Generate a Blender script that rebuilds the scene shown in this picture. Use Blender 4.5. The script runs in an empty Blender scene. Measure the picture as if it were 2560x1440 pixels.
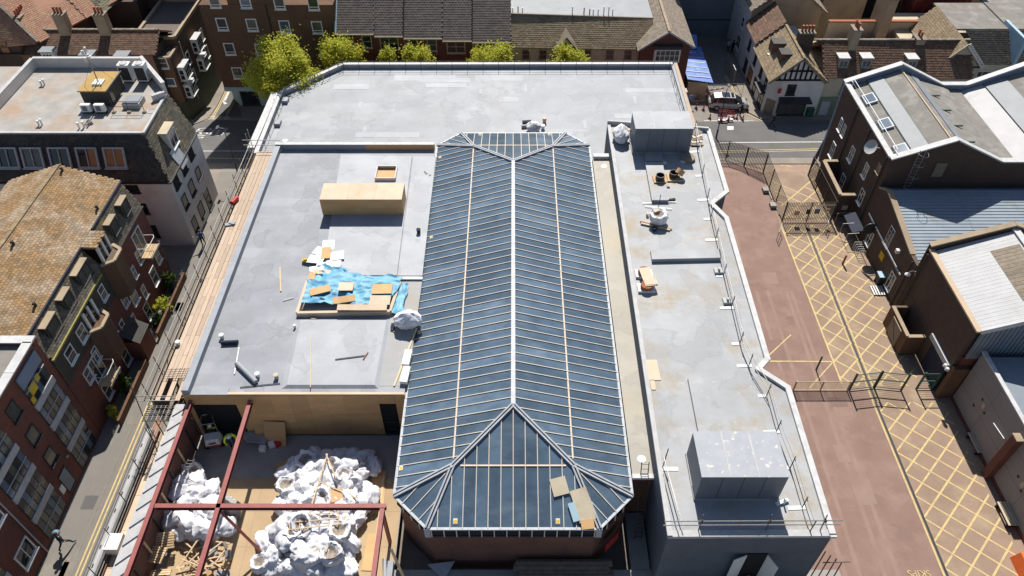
import bpy, bmesh, math, random
from mathutils import Matrix, Vector, noise
R = math.radians
random.seed(7)
# ---------------------------------------------------------------- camera, sky, sun, exposure
scn = bpy.context.scene
C = scn.collection
CAMH = 46.0; FPX = 1869.0; PITCH = R(45.4)
cam = bpy.data.cameras.new('camera'); camo = bpy.data.objects.new('camera', cam); C.objects.link(camo)
camo.location = (0, 0, CAMH); camo.rotation_euler = (R(90) - PITCH, 0, 0)
cam.sensor_width = 36; cam.lens = FPX / 2560 * 36; cam.shift_x = -3 / 2560
cam.clip_start = .5; cam.clip_end = 2000
scn.camera = camo
SUN_EL = 47.5
wd = bpy.data.worlds.new('World'); scn.world = wd; wd.use_nodes = True
nt = wd.node_tree; bg = nt.nodes['Background']
sky = nt.nodes.new('ShaderNodeTexSky'); sky.sky_type = 'NISHITA'; sky.sun_disc = False
sky.sun_elevation = R(SUN_EL); sky.sun_rotation = 0.0; sky.air_density = 1.0; sky.dust_density = .6; sky.ozone_density = 1.2
nt.links.new(sky.outputs[0], bg.inputs[0]); bg.inputs[1].default_value = .066
sl = bpy.data.lights.new('sun', 'SUN'); so = bpy.data.objects.new('sun', sl); C.objects.link(so)
sl.energy = 5.0; sl.angle = R(.53); sl.color = (1, .95, .87)
so.location = (0, 60, 90); so.rotation_euler = (-(R(90 - SUN_EL)), 0, 0)   # light travels towards -Y and down
scn.view_settings.view_transform = 'Standard'; scn.view_settings.look = 'None'
scn.view_settings.gamma = 1; scn.view_settings.exposure = .48; scn.view_settings.use_curve_mapping = False

# ---------------------------------------------------------------- measuring helpers (photo pixel + real height -> place)
_c, _s = math.cos(PITCH), math.sin(PITCH)
def ray(x, y):
    a = (x - 1283) / FPX; b = (720 - y) / FPX
    return Vector((a, _c + b * _s, -_s + b * _c))
def P(x, y, z=0.0):
    d = ray(x, y); t = (z - CAMH) / d.z; return Vector((d.x * t, d.y * t, z))
def PX(x, y, X):
    d = ray(x, y); t = X / d.x; return Vector((X, d.y * t, CAMH + d.z * t))
def PY(x, y, Y):
    d = ray(x, y); t = Y / d.y; return Vector((d.x * t, Y, CAMH + d.z * t))
def gz(y, x=20):                             # the town falls away behind the yard, more steeply on the lane side
    if y < 62: return 0.0
    if x < -15: return -.25 * (min(y, 83) - 62) - .03 * max(0, y - 83)
    if y < 78: return -3.0 * (y - 62) / 16
    return -3.0 - .03 * (y - 78)
def G(x, y):
    z = 0.0
    for _ in range(16):
        p = P(x, y, z); z = gz(p.y, p.x)
    return P(x, y, z)

# ---------------------------------------------------------------- object helpers
W = {}
def _place(o, parent, M):
    if parent is not None:
        o.parent = parent; o.matrix_basis = W[parent].inverted() @ M
    else: o.matrix_basis = M
    W[o] = M
def tag(o, label=None, cat=None, group=None, kind=None):
    if label: o['label'] = label
    if cat: o['category'] = cat
    if group: o['group'] = group
    if kind: o['kind'] = kind
    return o
def thing(name, label, cat, loc, group=None, rz=0):
    o = bpy.data.objects.new(name, None); C.objects.link(o); o.empty_display_size = .3
    _place(o, None, Matrix.Translation(Vector(loc)) @ Matrix.Rotation(rz, 4, 'Z'))
    return tag(o, label, cat, group)
def link(name, me, mat=None, parent=None, M=None, **kw):
    o = bpy.data.objects.new(name, me); C.objects.link(o)
    if mat is not None and len(me.materials) == 0: me.materials.append(mat)
    _place(o, parent, M if M is not None else Matrix())
    return tag(o, **kw)
def frame(c, n, up=None):                    # matrix: x = along wall (right when seen from outside), y = outward, z = up the wall
    n = Vector(n).normalized(); up = Vector(up or (0, 0, 1)); u = (up - n * up.dot(n)).normalized()
    x = n.cross(u) * -1                      # right-handed: x cross y = z
    x = n.cross(u)
    M = Matrix(((x.x, n.x, u.x, c[0]), (x.y, n.y, u.y, c[1]), (x.z, n.z, u.z, c[2]), (0, 0, 0, 1)))
    return M
class MB:
    def __init__(s): s.v = []; s.f = []; s.mi = []; s.cur = 0
    def add(s, vs, fs):
        b = len(s.v); s.v += [Vector(p) for p in vs]
        for f in fs: s.f.append([b + i for i in f]); s.mi.append(s.cur)
        return s
    def poly(s, pts): return s.add(pts, [list(range(len(pts)))])
    def box(s, x0, x1, y0, y1, z0, z1, M=None):
        vs = [Vector((x, y, z)) for z in (z0, z1) for y in (y0, y1) for x in (x0, x1)]
        if M is not None: vs = [M @ v for v in vs]
        return s.add(vs, [(0, 2, 3, 1), (4, 5, 7, 6), (0, 1, 5, 4), (2, 6, 7, 3), (0, 4, 6, 2), (1, 3, 7, 5)])
    def cbox(s, c, sx, sy, sz, rz=0, M=None):
        A = Matrix.Translation(Vector(c)) @ Matrix.Rotation(rz, 4, 'Z')
        if M is not None: A = A @ M
        return s.box(-sx / 2, sx / 2, -sy / 2, sy / 2, -sz / 2, sz / 2, A)
    def beam(s, p, q, w, h, up=(0, 0, 1)):   # rectangular bar from p to q
        p = Vector(p); q = Vector(q); d = q - p; L = d.length
        if L < 1e-5: return s
        d /= L; up = Vector(up)
        if abs(d.dot(up)) > .98: up = Vector((0, 1, 0))
        x = d.cross(up).normalized(); u = x.cross(d)
        vs = []
        for t in (p, q):
            for a, b in ((-1, -1), (1, -1), (1, 1), (-1, 1)): vs.append(t + x * (a * w / 2) + u * (b * h / 2))
        return s.add(vs, [(3, 2, 1, 0), (4, 5, 6, 7), (0, 1, 5, 4), (1, 2, 6, 5), (2, 3, 7, 6), (3, 0, 4, 7)])
    def prism(s, pts, z0, z1):               # pts 2D, counter clockwise
        n = len(pts)
        if sum(pts[i][0] * pts[(i + 1) % n][1] - pts[(i + 1) % n][0] * pts[i][1] for i in range(n)) < 0: pts = pts[::-1]
        vs = [(p[0], p[1], z0) for p in pts] + [(p[0], p[1], z1) for p in pts]
        fs = [list(range(n))[::-1], [n + i for i in range(n)]] + [(i, (i + 1) % n, n + (i + 1) % n, n + i) for i in range(n)]
        return s.add(vs, fs)
    def slab(s, pts, t, d=None):             # 3D polygon thickened by t against direction d (its own normal by default)
        pts = [Vector(p) for p in pts]; n = len(pts)
        nn = Vector((0, 0, 0))
        for i in range(n): nn += pts[i].cross(pts[(i + 1) % n])
        if d is None: d = nn.normalized()
        else: d = Vector(d).normalized()
        if nn.dot(d) < 0: pts = pts[::-1]
        vs = pts + [p - d * t for p in pts]
        return s.add(vs, [list(range(n)), [n + i for i in range(n)][::-1]] + [(i, n + i, n + (i + 1) % n, (i + 1) % n) for i in range(n)])
    def tube(s, p, q, r, n=6, r2=None, cap=True):
        p = Vector(p); q = Vector(q); d = (q - p)
        if d.length < 1e-6: return s
        d.normalize(); a = Vector((0, 0, 1)) if abs(d.z) < .9 else Vector((1, 0, 0))
        x = d.cross(a).normalized(); y = d.cross(x); r2 = r if r2 is None else r2
        vs = [t + (x * math.cos(6.28318 * i / n) + y * math.sin(6.28318 * i / n)) * rr for t, rr in ((p, r), (q, r2)) for i in range(n)]
        fs = [(i, n + i, n + (i + 1) % n, (i + 1) % n) for i in range(n)]
        if cap: fs += [list(range(n)), [n + i for i in range(n)][::-1]]
        return s.add(vs, fs)
    def path(s, pts, r, n=6):
        for a, b in zip(pts, pts[1:]): s.tube(a, b, r, n)
        return s
    def lathe(s, c, prof, n=12):             # prof: (radius, z)
        vs = [(c[0] + r * math.cos(6.28318 * i / n), c[1] + r * math.sin(6.28318 * i / n), c[2] + z) for r, z in prof for i in range(n)]
        fs = []
        for k in range(len(prof) - 1): fs += [(k * n + i, k * n + (i + 1) % n, (k + 1) * n + (i + 1) % n, (k + 1) * n + i) for i in range(n)]
        fs += [list(range(n))[::-1], [(len(prof) - 1) * n + i for i in range(n)]]
        return s.add(vs, fs)
    def build(s, name, mat=None, parent=None, smooth=False, **kw):
        if not s.v: return None
        xs = [v.x for v in s.v]; ys = [v.y for v in s.v]; zs = [v.z for v in s.v]
        o = Vector(((min(xs) + max(xs)) / 2, (min(ys) + max(ys)) / 2, min(zs)))
        me = bpy.data.meshes.new(name); me.from_pydata([v - o for v in s.v], [], s.f)
        mats = mat if isinstance(mat, (list, tuple)) else [mat]
        for m in mats: me.materials.append(m)
        if len(mats) > 1: me.polygons.foreach_set('material_index', s.mi)
        if smooth: me.polygons.foreach_set('use_smooth', [True] * len(me.polygons))
        me.validate(); me.update()
        return link(name, me, None, parent, Matrix.Translation(o), **kw)
def one(name, mat, parent=None, fn=None, **kw):
    m = MB(); fn(m); return m.build(name, mat, parent, **kw)
def copy_tree(o, M, parent=None, **kw):
    c = o.copy(); C.objects.link(c)
    if parent is None: c.parent = None; c.matrix_basis = M; W[c] = M
    else: c.parent = parent; c.matrix_basis = o.matrix_basis.copy(); W[c] = W[parent] @ c.matrix_basis
    for ch in list(o.children): copy_tree(ch, None, c)
    return tag(c, **kw)

# ---------------------------------------------------------------- materials
def _bsdf(name):
    m = bpy.data.materials.new(name); m.use_nodes = True
    return m, m.node_tree, m.node_tree.nodes['Principled BSDF']
def _mix(nt, f, a, b, typ='MIX'):
    n = nt.nodes.new('ShaderNodeMix'); n.data_type = 'RGBA'; n.blend_type = typ
    for i, v in ((0, f), (6, a), (7, b)):
        if hasattr(v, 'links') or hasattr(v, 'is_linked'): nt.links.new(v, n.inputs[i])
        elif i == 0: n.inputs[0].default_value = v
        else: n.inputs[i].default_value = (*v, 1)
    return n.outputs[2]
def _noise(nt, scale, detail=4, rough=.6, vec=None, lo=.35, hi=.65, stretch=None):
    t = nt.nodes.new('ShaderNodeTexNoise'); t.inputs['Scale'].default_value = scale; t.inputs['Detail'].default_value = detail
    t.inputs['Roughness'].default_value = rough
    g = vec
    if g is None: g = nt.nodes.new('ShaderNodeNewGeometry').outputs['Position']
    if stretch:
        mp = nt.nodes.new('ShaderNodeMapping'); mp.inputs['Scale'].default_value = stretch; nt.links.new(g, mp.inputs[0]); g = mp.outputs[0]
    nt.links.new(g, t.inputs['Vector'])
    r = nt.nodes.new('ShaderNodeMapRange'); r.inputs[1].default_value = lo; r.inputs[2].default_value = hi
    nt.links.new(t.outputs[0], r.inputs[0])
    return r.outputs[0]
def _rand(nt):                               # differs from piece to piece, joined or not
    a = nt.nodes.new('ShaderNodeObjectInfo').outputs['Random']; b = nt.nodes.new('ShaderNodeNewGeometry').outputs['Random Per Island']
    n = nt.nodes.new('ShaderNodeMath'); n.operation = 'ADD'; nt.links.new(a, n.inputs[0]); nt.links.new(b, n.inputs[1])
    f = nt.nodes.new('ShaderNodeMath'); f.operation = 'FRACT'; nt.links.new(n.outputs[0], f.inputs[0])
    return f.outputs[0]
def _bump(nt, bs, h, strength, dist=.02):
    b = nt.nodes.new('ShaderNodeBump'); b.inputs['Strength'].default_value = strength; b.inputs['Distance'].default_value = dist
    nt.links.new(h, b.inputs['Height']); nt.links.new(b.outputs[0], bs.inputs['Normal'])
def mat(name, c1, c2=None, scale=1.5, rough=.8, bump=.15, bscale=25, c3=None, s3=.3, lo3=.55, hi3=.75, rand=0, metal=0, spec=.4, stretch=None, f3=.8, trans=0):
    m, nt, bs = _bsdf(name)
    c2 = c2 or tuple(v * .8 for v in c1)
    col = _mix(nt, _noise(nt, scale, 5, stretch=stretch), c1, c2)
    if c3:
        n3 = _noise(nt, s3, 5, .65, lo=lo3, hi=hi3, stretch=stretch)
        k = nt.nodes.new('ShaderNodeMath'); k.operation = 'MULTIPLY'; k.inputs[1].default_value = f3; nt.links.new(n3, k.inputs[0])
        col = _mix(nt, k.outputs[0], col, c3)
    if rand:
        rr = nt.nodes.new('ShaderNodeMapRange'); rr.inputs[3].default_value = 1 - rand; rr.inputs[4].default_value = 1 + rand
        nt.links.new(_rand(nt), rr.inputs[0])
        hs = nt.nodes.new('ShaderNodeHueSaturation'); nt.links.new(rr.outputs[0], hs.inputs['Value']); nt.links.new(col, hs.inputs['Color']); col = hs.outputs[0]
    nt.links.new(col, bs.inputs['Base Color'])
    bs.inputs['Roughness'].default_value = rough; bs.inputs['Metallic'].default_value = metal; bs.inputs['Specular IOR Level'].default_value = spec
    if bump: _bump(nt, bs, _noise(nt, bscale, 4, lo=0, hi=1), bump)
    return m
def brickmat(name, c1, c2, mortar, bw=.22, rh=.075, grime=(.05, .04, .035), gf=.5, rough=.9):
    m, nt, bs = _bsdf(name)
    g = nt.nodes.new('ShaderNodeNewGeometry').outputs['Position']
    sp = nt.nodes.new('ShaderNodeSeparateXYZ'); nt.links.new(g, sp.inputs[0])
    ad = nt.nodes.new('ShaderNodeMath'); ad.operation = 'ADD'; nt.links.new(sp.outputs[0], ad.inputs[0]); nt.links.new(sp.outputs[1], ad.inputs[1])
    cb = nt.nodes.new('ShaderNodeCombineXYZ'); nt.links.new(ad.outputs[0], cb.inputs[0]); nt.links.new(sp.outputs[2], cb.inputs[1])
    b = nt.nodes.new('ShaderNodeTexBrick'); nt.links.new(cb.outputs[0], b.inputs['Vector'])
    b.inputs['Color1'].default_value = (*c1, 1); b.inputs['Color2'].default_value = (*c2, 1); b.inputs['Mortar'].default_value = (*mortar, 1)
    b.inputs['Scale'].default_value = 1; b.inputs['Brick Width'].default_value = bw; b.inputs['Row Height'].default_value = rh; b.inputs['Mortar Size'].default_value = .008
    n = _noise(nt, .5, 5, .65, lo=.4, hi=.75)
    k = nt.nodes.new('ShaderNodeMath'); k.operation = 'MULTIPLY'; k.inputs[1].default_value = gf; nt.links.new(n, k.inputs[0])
    col = _mix(nt, k.outputs[0], b.outputs[0], grime)
    nt.links.new(col, bs.inputs['Base Color']); bs.inputs['Roughness'].default_value = rough; bs.inputs['Specular IOR Level'].default_value = .25
    _bump(nt, bs, b.outputs['Fac'], -.4, .01)
    return m
def glassmat(name, tint, rough=.06, spec=.6, smear=None, rand=0):
    m, nt, bs = _bsdf(name)
    col = _mix(nt, _noise(nt, .8, 3), tint, tuple(v * .72 for v in tint))
    if smear:
        col = _mix(nt, _noise(nt, .5, 6, .7, lo=.5, hi=.85, stretch=(.35, 1, 1)), col, tuple((a + b) / 2 for a, b in zip(tint, smear))); col = _mix(nt, _noise(nt, 2.6, 6, .8, lo=.66, hi=.8), col, smear)
    if rand:
        rr = nt.nodes.new('ShaderNodeMapRange'); rr.inputs[3].default_value = 1 - rand; rr.inputs[4].default_value = 1 + rand; nt.links.new(_rand(nt), rr.inputs[0])
        hs = nt.nodes.new('ShaderNodeHueSaturation'); nt.links.new(rr.outputs[0], hs.inputs['Value']); nt.links.new(col, hs.inputs['Color']); col = hs.outputs[0]
    nt.links.new(col, bs.inputs['Base Color']); bs.inputs['Roughness'].default_value = rough; bs.inputs['Specular IOR Level'].default_value = spec
    return m
def membrane(name, c1, c2, c3, stain=.5, sheet=(6, 1.05)):   # roof felt laid in sheets, faint tone steps from roll to roll
    m, nt, bs = _bsdf(name)
    g = nt.nodes.new('ShaderNodeNewGeometry').outputs['Position']
    b = nt.nodes.new('ShaderNodeTexBrick'); nt.links.new(g, b.inputs['Vector']); b.inputs['Scale'].default_value = 1
    b.inputs['Brick Width'].default_value = sheet[0]; b.inputs['Row Height'].default_value = sheet[1]; b.inputs['Mortar Size'].default_value = .012
    b.inputs['Color1'].default_value = (*c1, 1); b.inputs['Color2'].default_value = (*c2, 1); b.inputs['Mortar'].default_value = (*[v * .9 for v in c1], 1)
    b.offset_frequency = 2; b.squash = .7
    col = _mix(nt, _noise(nt, .35, 4), b.outputs[0], tuple(v * .88 for v in c2))
    n = _noise(nt, .28, 6, .72, lo=.50, hi=.70)
    k = nt.nodes.new('ShaderNodeMath'); k.operation = 'MULTIPLY'; k.inputs[1].default_value = stain; nt.links.new(n, k.inputs[0])
    col = _mix(nt, k.outputs[0], col, c3)
    col = _mix(nt, _noise(nt, 2.2, 6, .75, lo=.62, hi=.72), col, tuple(min(1, v * 1.22) for v in c1))
    col = _mix(nt, _noise(nt, .9, 7, .8, lo=.60, hi=.74), col, tuple(v * .72 for v in c1))
    rg = nt.nodes.new('ShaderNodeTexNoise'); rg.inputs['Scale'].default_value = .33; rg.inputs['Detail'].default_value = 5; nt.links.new(g, rg.inputs['Vector'])
    cr = nt.nodes.new('ShaderNodeValToRGB'); nt.links.new(rg.outputs[0], cr.inputs[0]); e = cr.color_ramp.elements   # tide marks left by dried puddles
    e[0].position = .545; e[0].color = (0, 0, 0, 1); e[1].position = .60; e[1].color = (.28, .28, .28, 1)
    for p_, v_ in ((.575, .65), (.585, .2)): k_ = e.new(p_); k_.color = (v_, v_, v_, 1)
    col = _mix(nt, cr.outputs[0], col, tuple(v * .72 for v in c2))
    nt.links.new(col, bs.inputs['Base Color']); bs.inputs['Roughness'].default_value = .62; bs.inputs['Specular IOR Level'].default_value = .35
    _bump(nt, bs, _noise(nt, 1.2, 5, lo=0, hi=1), .25, .02)
    return m
M = {}
M['roof'] = membrane('roof membrane', (.315, .33, .36), (.255, .27, .30), (.215, .215, .22), .75)
M['roof_far'] = membrane('far roof membrane', (.355, .37, .39), (.295, .31, .335), (.265, .265, .27), .7, (7, 1.6))
M['roof_pale'] = membrane('pale raised membrane', (.405, .42, .45), (.36, .375, .405), (.31, .31, .32), .6, (5, 1.6))
M['roof_block'] = membrane('stained membrane', (.385, .395, .41), (.335, .345, .36), (.30, .235, .14), .95, (5, 1.05))
M['roof_dull'] = membrane('gutter membrane', (.33, .335, .34), (.30, .305, .31), (.30, .25, .18), .6, (4, 1.2))
M['roof_beige'] = membrane('silted membrane', (.40, .375, .32), (.37, .35, .30), (.40, .33, .20), .7, (4, 1.4))
M['grey_paint'] = mat('grey upstand paint', (.30, .32, .35), (.25, .27, .30), 1.2, .6, .1, 8, (.20, .21, .23), .5)
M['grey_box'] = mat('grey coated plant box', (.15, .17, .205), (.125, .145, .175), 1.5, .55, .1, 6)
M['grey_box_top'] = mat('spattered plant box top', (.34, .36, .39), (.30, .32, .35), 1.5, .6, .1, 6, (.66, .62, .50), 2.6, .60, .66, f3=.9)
M['white_coping'] = mat('white coping', (.54, .54, .54), (.44, .44, .44), 2, .65, .1, c3=(.33, .32, .31), s3=1.1)
M['grey_coping'] = mat('grey coping', (.46, .46, .46), (.38, .38, .38), 2, .7, .1)
M['ply'] = mat('plywood', (.58, .36, .17), (.50, .30, .14), .8, .75, .08, 12, (.42, .29, .16), .7, rand=.08, stretch=(1, 1, 3))
M['ply_pale'] = mat('pale plywood', (.60, .475, .355), (.54, .42, .30), .8, .75, .08, 12, (.52, .38, .22), .9, rand=.05)
M['timber'] = mat('sawn timber', (.62, .46, .28), (.54, .38, .22), 3, .8, .1, 20, rand=.18, stretch=(6, 1, 1))
M['board'] = mat('scaffold board timber', (.52, .41, .315), (.44, .335, .25), 2.5, .85, .15, 18, (.40, .28, .18), 1.2, rand=.12, stretch=(7, .7, 1))
M['old_timber'] = mat('weathered timber', (.26, .21, .15), (.19, .15, .11), 3, .9, .2, 20, rand=.2)
M['glass'] = glassmat('tinted rooflight glass', (.085, .13, .18), .16, 1.0, (.25, .31, .37), .22)
M['win'] = glassmat('window glass', (.025, .032, .038), .07, .55)
M['win_warm'] = mat('blind behind window', (.42, .20, .09), (.36, .16, .07), 2, .35, 0)
M['win_pale'] = glassmat('curtained window glass', (.10, .10, .09), .1, .5)
M['win_blue'] = glassmat('blue window glass', (.10, .15, .21), .08, .6)
M['white'] = mat('white paint', (.74, .74, .72), (.66, .66, .64), 3, .5, .05)
M['cream_bar'] = mat('cream glazing bar', (.62, .57, .50), (.55, .50, .43), 3, .5, .05)
M['purlin'] = mat('pale tan purlin', (.55, .46, .36), (.48, .39, .30), 3, .6, .05)
M['tan_bar'] = mat('tan purlin', (.50, .38, .26), (.44, .33, .22), 3, .6, .05)
M['lead'] = mat('lead capping', (.42, .44, .47), (.33, .35, .38), 2.5, .55, .15, 12, (.24, .26, .28), 1.2)
M['dark'] = mat('dark interior', (.012, .013, .015), (.008, .008, .01), 2, .9, 0)
M['dark_metal'] = mat('dark metal', (.035, .037, .040), (.025, .026, .028), 4, .5, .05)
M['galv'] = mat('galvanised tube', (.36, .36, .36), (.27, .26, .25), 4, .45, .05, metal=.6)
M['rust_tube'] = mat('rusty scaffold tube', (.16, .11, .085), (.09, .07, .06), 5, .6, .1)
M['red_steel'] = mat('red oxide steel', (.30, .085, .075), (.25, .07, .06), 2, .55, .08, 10, (.19, .055, .045), .8)
M['brick_brown'] = brickmat('brown brick', (.16, .085, .048), (.125, .066, .038), (.15, .11, .08))
M['brick_red'] = brickmat('red brick', (.20, .062, .042), (.16, .050, .035), (.16, .10, .08))
M['brick_dark'] = brickmat('dark sooty brick', (.115, .072, .050), (.085, .055, .040), (.11, .085, .07))
M['brick_hall'] = brickmat('hall brick', (.20, .085, .06), (.16, .07, .05), (.17, .12, .10))
M['render_white'] = mat('white render', (.66, .62, .58), (.60, .56, .53), .8, .85, .1, 12, (.50, .45, .40), .4)
M['render_cream'] = mat('cream render', (.52, .45, .33), (.46, .39, .28), .8, .85, .1, 12, (.38, .31, .22), .4)
M['render_tan'] = mat('tan render', (.36, .28, .19), (.30, .235, .16), .8, .85, .1, 12, (.24, .18, .12), .4)
M['orange_tile'] = mat('lichen orange tile', (.27, .16, .066), (.21, .135, .068), 1.1, .85, .25, 30, (.34, .285, .22), .45, .45, .66, rand=.25, f3=.75)
M['slate_lichen'] = mat('slate with lichen', (.115, .10, .075), (.085, .075, .06), 2, .8, .25, 25, (.26, .17, .05), .9, .56, .72, rand=.3)
M['slate_dark'] = mat('dark slate', (.060, .055, .048), (.045, .042, .038), 2, .75, .2, 25, (.15, .10, .04), .8, .58, .75, rand=.28)
M['tile_brown'] = mat('brown clay tile', (.17, .095, .06), (.13, .075, .05), 2, .85, .25, 25, (.10, .085, .045), .8, rand=.25)
M['tile_pink'] = mat('pinkish clay tile', (.34, .175, .115), (.29, .16, .10), 2, .85, .25, 25, (.32, .26, .12), .6, rand=.15)
M['tile_grey'] = mat('grey concrete tile', (.165, .135, .115), (.135, .11, .095), 2, .9, .25, 25, (.09, .075, .065), .7, rand=.14)
M['tile_stone'] = mat('stone grey tile', (.24, .20, .155), (.20, .165, .13), 2, .9, .25, 25, (.13, .105, .08), .7, rand=.2)
M['tile_moss'] = mat('mossy stone tile', (.27, .205, .13), (.22, .165, .10), 2, .9, .25, 25, (.14, .115, .06), .8, rand=.2)
M['tile_green'] = mat('greenish tile', (.30, .29, .19), (.25, .24, .16), 2, .9, .25, 25, rand=.15)
M['pot'] = mat('terracotta pot', (.34, .12, .06), (.28, .09, .05), 4, .85, .1)
M['asphalt'] = mat('asphalt', (.115, .112, .11), (.095, .093, .092), .5, .9, .2, 40, (.15, .145, .14), .25)
M['lane'] = mat('worn lane asphalt', (.20, .185, .165), (.17, .158, .143), .5, .9, .2, 40, (.27, .245, .205), .5, .52, .72)
M['pave'] = mat('pavement slabs', (.235, .205, .17), (.20, .175, .145), .7, .9, .2, 30, (.28, .25, .21), .5)
M['yard'] = mat('red brown yard tarmac', (.25, .16, .128), (.215, .138, .112), .45, .92, .3, 45, (.30, .205, .168), .6, .48, .75)
M['yard_tan'] = mat('dusty hatched yard tarmac', (.30, .212, .155), (.255, .18, .132), .4, .92, .25, 45, (.40, .31, .21), .35, .5, .72)
M['yellow'] = mat('worn yellow paint', (.60, .46, .21), (.50, .38, .18), 3, .8, .1, c3=(.30, .22, .15), s3=1.3, lo3=.52, hi3=.72)
M['white_line'] = mat('worn white paint', (.62, .62, .60), (.5, .5, .48), 4, .8, .1, c3=(.25, .24, .23), s3=1.6, lo3=.6, hi3=.75)
M['deck'] = mat('plywood site deck', (.44, .32, .19), (.39, .28, .165), .5, .85, .12, 15, (.36, .26, .16), .45)
M['concrete'] = mat('dusty concrete', (.33, .31, .285), (.28, .265, .245), .6, .9, .15, 20, (.42, .39, .35), .4)
M['bag'] = mat('white woven bag', (.74, .74, .77), (.60, .60, .64), 3, .7, .8, 7, (.44, .42, .41), 1.1, .54, .74, rand=.12)
M['rubble'] = mat('rubble', (.36, .31, .26), (.20, .16, .13), 6, .9, .3, 20)
M['blue_tarp'] = mat('blue tarpaulin', (.12, .23, .56), (.09, .18, .48), 2, .45, .4, 5, (.45, .52, .66), 1.3, .55, .7)
M['blue_sheet'] = mat('pale blue polythene', (.12, .36, .52), (.09, .29, .45), 2, .55, .3, 4, (.20, .43, .58), 1.0, .5, .75)
M['hivis'] = mat('hi-vis yellow', (.72, .95, .02), (.66, .88, .02), 3, .7, .1)
M['orange'] = mat('hi-vis orange', (.80, .16, .03), (.7, .13, .03), 3, .6, .1)
M['skin'] = mat('skin', (.52, .29, .20), (.48, .26, .18), 5, .6, .05)
M['navy'] = mat('navy cloth', (.025, .032, .055), (.02, .025, .045), 4, .85, .15, 20)
M['teal'] = mat('teal cloth', (.13, .24, .30), (.10, .19, .25), 4, .6, .15, 20)
M['red'] = mat('red paint', (.50, .03, .03), (.42, .025, .025), 4, .5, .05)
M['hair'] = mat('dark hair', (.03, .02, .015), (.02, .015, .012), 6, .7, .1)
M['bluegrey_sheet'] = mat('blue grey roof sheet', (.26, .31, .36), (.22, .265, .31), .8, .6, .15, 10, (.20, .21, .17), .5, .55, .75)
M['white_sheet'] = mat('white roof sheet', (.42, .42, .425), (.37, .37, .375), .8, .6, .1, 8, (.30, .295, .285), .5)
M['grey_sheet'] = mat('grey metal roof sheet', (.235, .25, .27), (.20, .215, .235), .8, .6, .1, 6, (.17, .18, .19), .6)
M['stone_roof'] = mat('weathered felt roof', (.22, .205, .185), (.18, .168, .15), .9, .9, .2, 20, (.30, .285, .26), .7, .5, .66)
M['panel'] = mat('grey wall panel', (.26, .245, .235), (.235, .22, .21), .4, .8, .08, 15)
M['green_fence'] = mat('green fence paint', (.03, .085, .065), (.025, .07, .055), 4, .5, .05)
M['blue_paint'] = mat('pale blue paint', (.36, .50, .56), (.32, .45, .52), 1, .7, .08)
M['blue_parapet'] = mat('blue grey parapet render', (.20, .25, .33), (.17, .215, .29), 1, .8, .1)
M['corr_wall'] = mat('grey blue cladding', (.22, .25, .29), (.19, .22, .255), .8, .5, .1, 6)
M['moss'] = mat('mossy gutter', (.30, .26, .08), (.22, .20, .07), 3, .9, .3)
# ---------------------------------------------------------------- ground, roads, yard
def sheet(name, pts, z, m, **kw):
    b = MB(); b.poly([(p[0], p[1], z) for p in pts]); o = b.build(name, m); tag(o, kind='structure'); return o
b = MB()
ys = [-120, 10, 40, 62, 66, 70, 74, 78, 110, 700]
ys = [-120, 10, 40, 62, 66, 70, 74, 78, 83, 110, 700]
for xa, xb in ((-600, -16), (-16, -12), (-12, 600)):
    for y0, y1 in zip(ys, ys[1:]):
        za, zb_ = (-20, -20) if xb < -15 else (-20, 20) if xb < -5 else (20, 20)
        b.poly([(xa, y0, gz(y0, za) - .01), (xb, y0, gz(y0, zb_) - .01), (xb, y1, gz(y1, zb_) - .01), (xa, y1, gz(y1, za) - .01)])
tag(b.build('ground', M['pave']), kind='structure')
def gp(x, y): g = G(x, y); return (g.x, g.y)
def gsheet(name, poly, m, lift, kind='structure', parent=None):
    # polygon (x,y) laid on the sloping ground, split at its bends
    b = MB(); cuts = [-200, 62, 78, 83, 400]
    for y0, y1 in zip(cuts, cuts[1:]):
        q = clip(clip(poly, (0, 1), y0), (0, -1), -y1)
        if len(q) > 2: b.poly([(p[0], p[1], gz(p[1], p[0]) + lift) for p in q])
    if not b.v: return None
    o = b.build(name, m, parent)
    if kind: tag(o, kind=kind)
    return o
def clip(poly, n, d):                         # keep n.p >= d
    out = []
    for i in range(len(poly)):
        a = poly[i]; c = poly[(i + 1) % len(poly)]
        da = n[0] * a[0] + n[1] * a[1] - d; dc = n[0] * c[0] + n[1] * c[1] - d
        if da >= -1e-9: out.append(a)
        if (da > 1e-9 and dc < -1e-9) or (da < -1e-9 and dc > 1e-9):
            t = da / (da - dc); out.append((a[0] + (c[0] - a[0]) * t, a[1] + (c[1] - a[1]) * t))
    return out
# lane on the left of the site, the street it joins, the side street, the street on the right
gsheet('lane', [(-29.9, -5), (-25.6, -5), (-25.6, 64.2), (-29.9, 64.2)], M['lane'], .012)
gsheet('road', [(-120, 64.3), (-25.2, 64.3), (-25.2, gp(560, 301)[1]), (-120, gp(560, 301)[1])], M['asphalt'], .02)
gsheet('side_street', [gp(540, 292), gp(606, 292), gp(595, 262), gp(617, 215), gp(570, 215), gp(548, 262)], M['asphalt'], .028)
gsheet('road', [(18.5, 64.4), (160, 64.4), (160, 75.0), (18.5, 75.0)], M['asphalt'], .02)
gsheet('side_street', [(20.6, 74.9), (27.4, 74.9), (27.6, 96), (20.8, 96)], M['lane'], .028)
gsheet('yard', [(14, -5), (26.92, -5), (26.92, 34.4), (25.2, 34.4), (25.2, 63.6), (14, 64.4)], M['yard'], .012)
gsheet('yard_strip', [(26.92, -5), (40, -5), (40, 34.4), (26.92, 34.4)], M['yard_tan'], .012)
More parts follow.
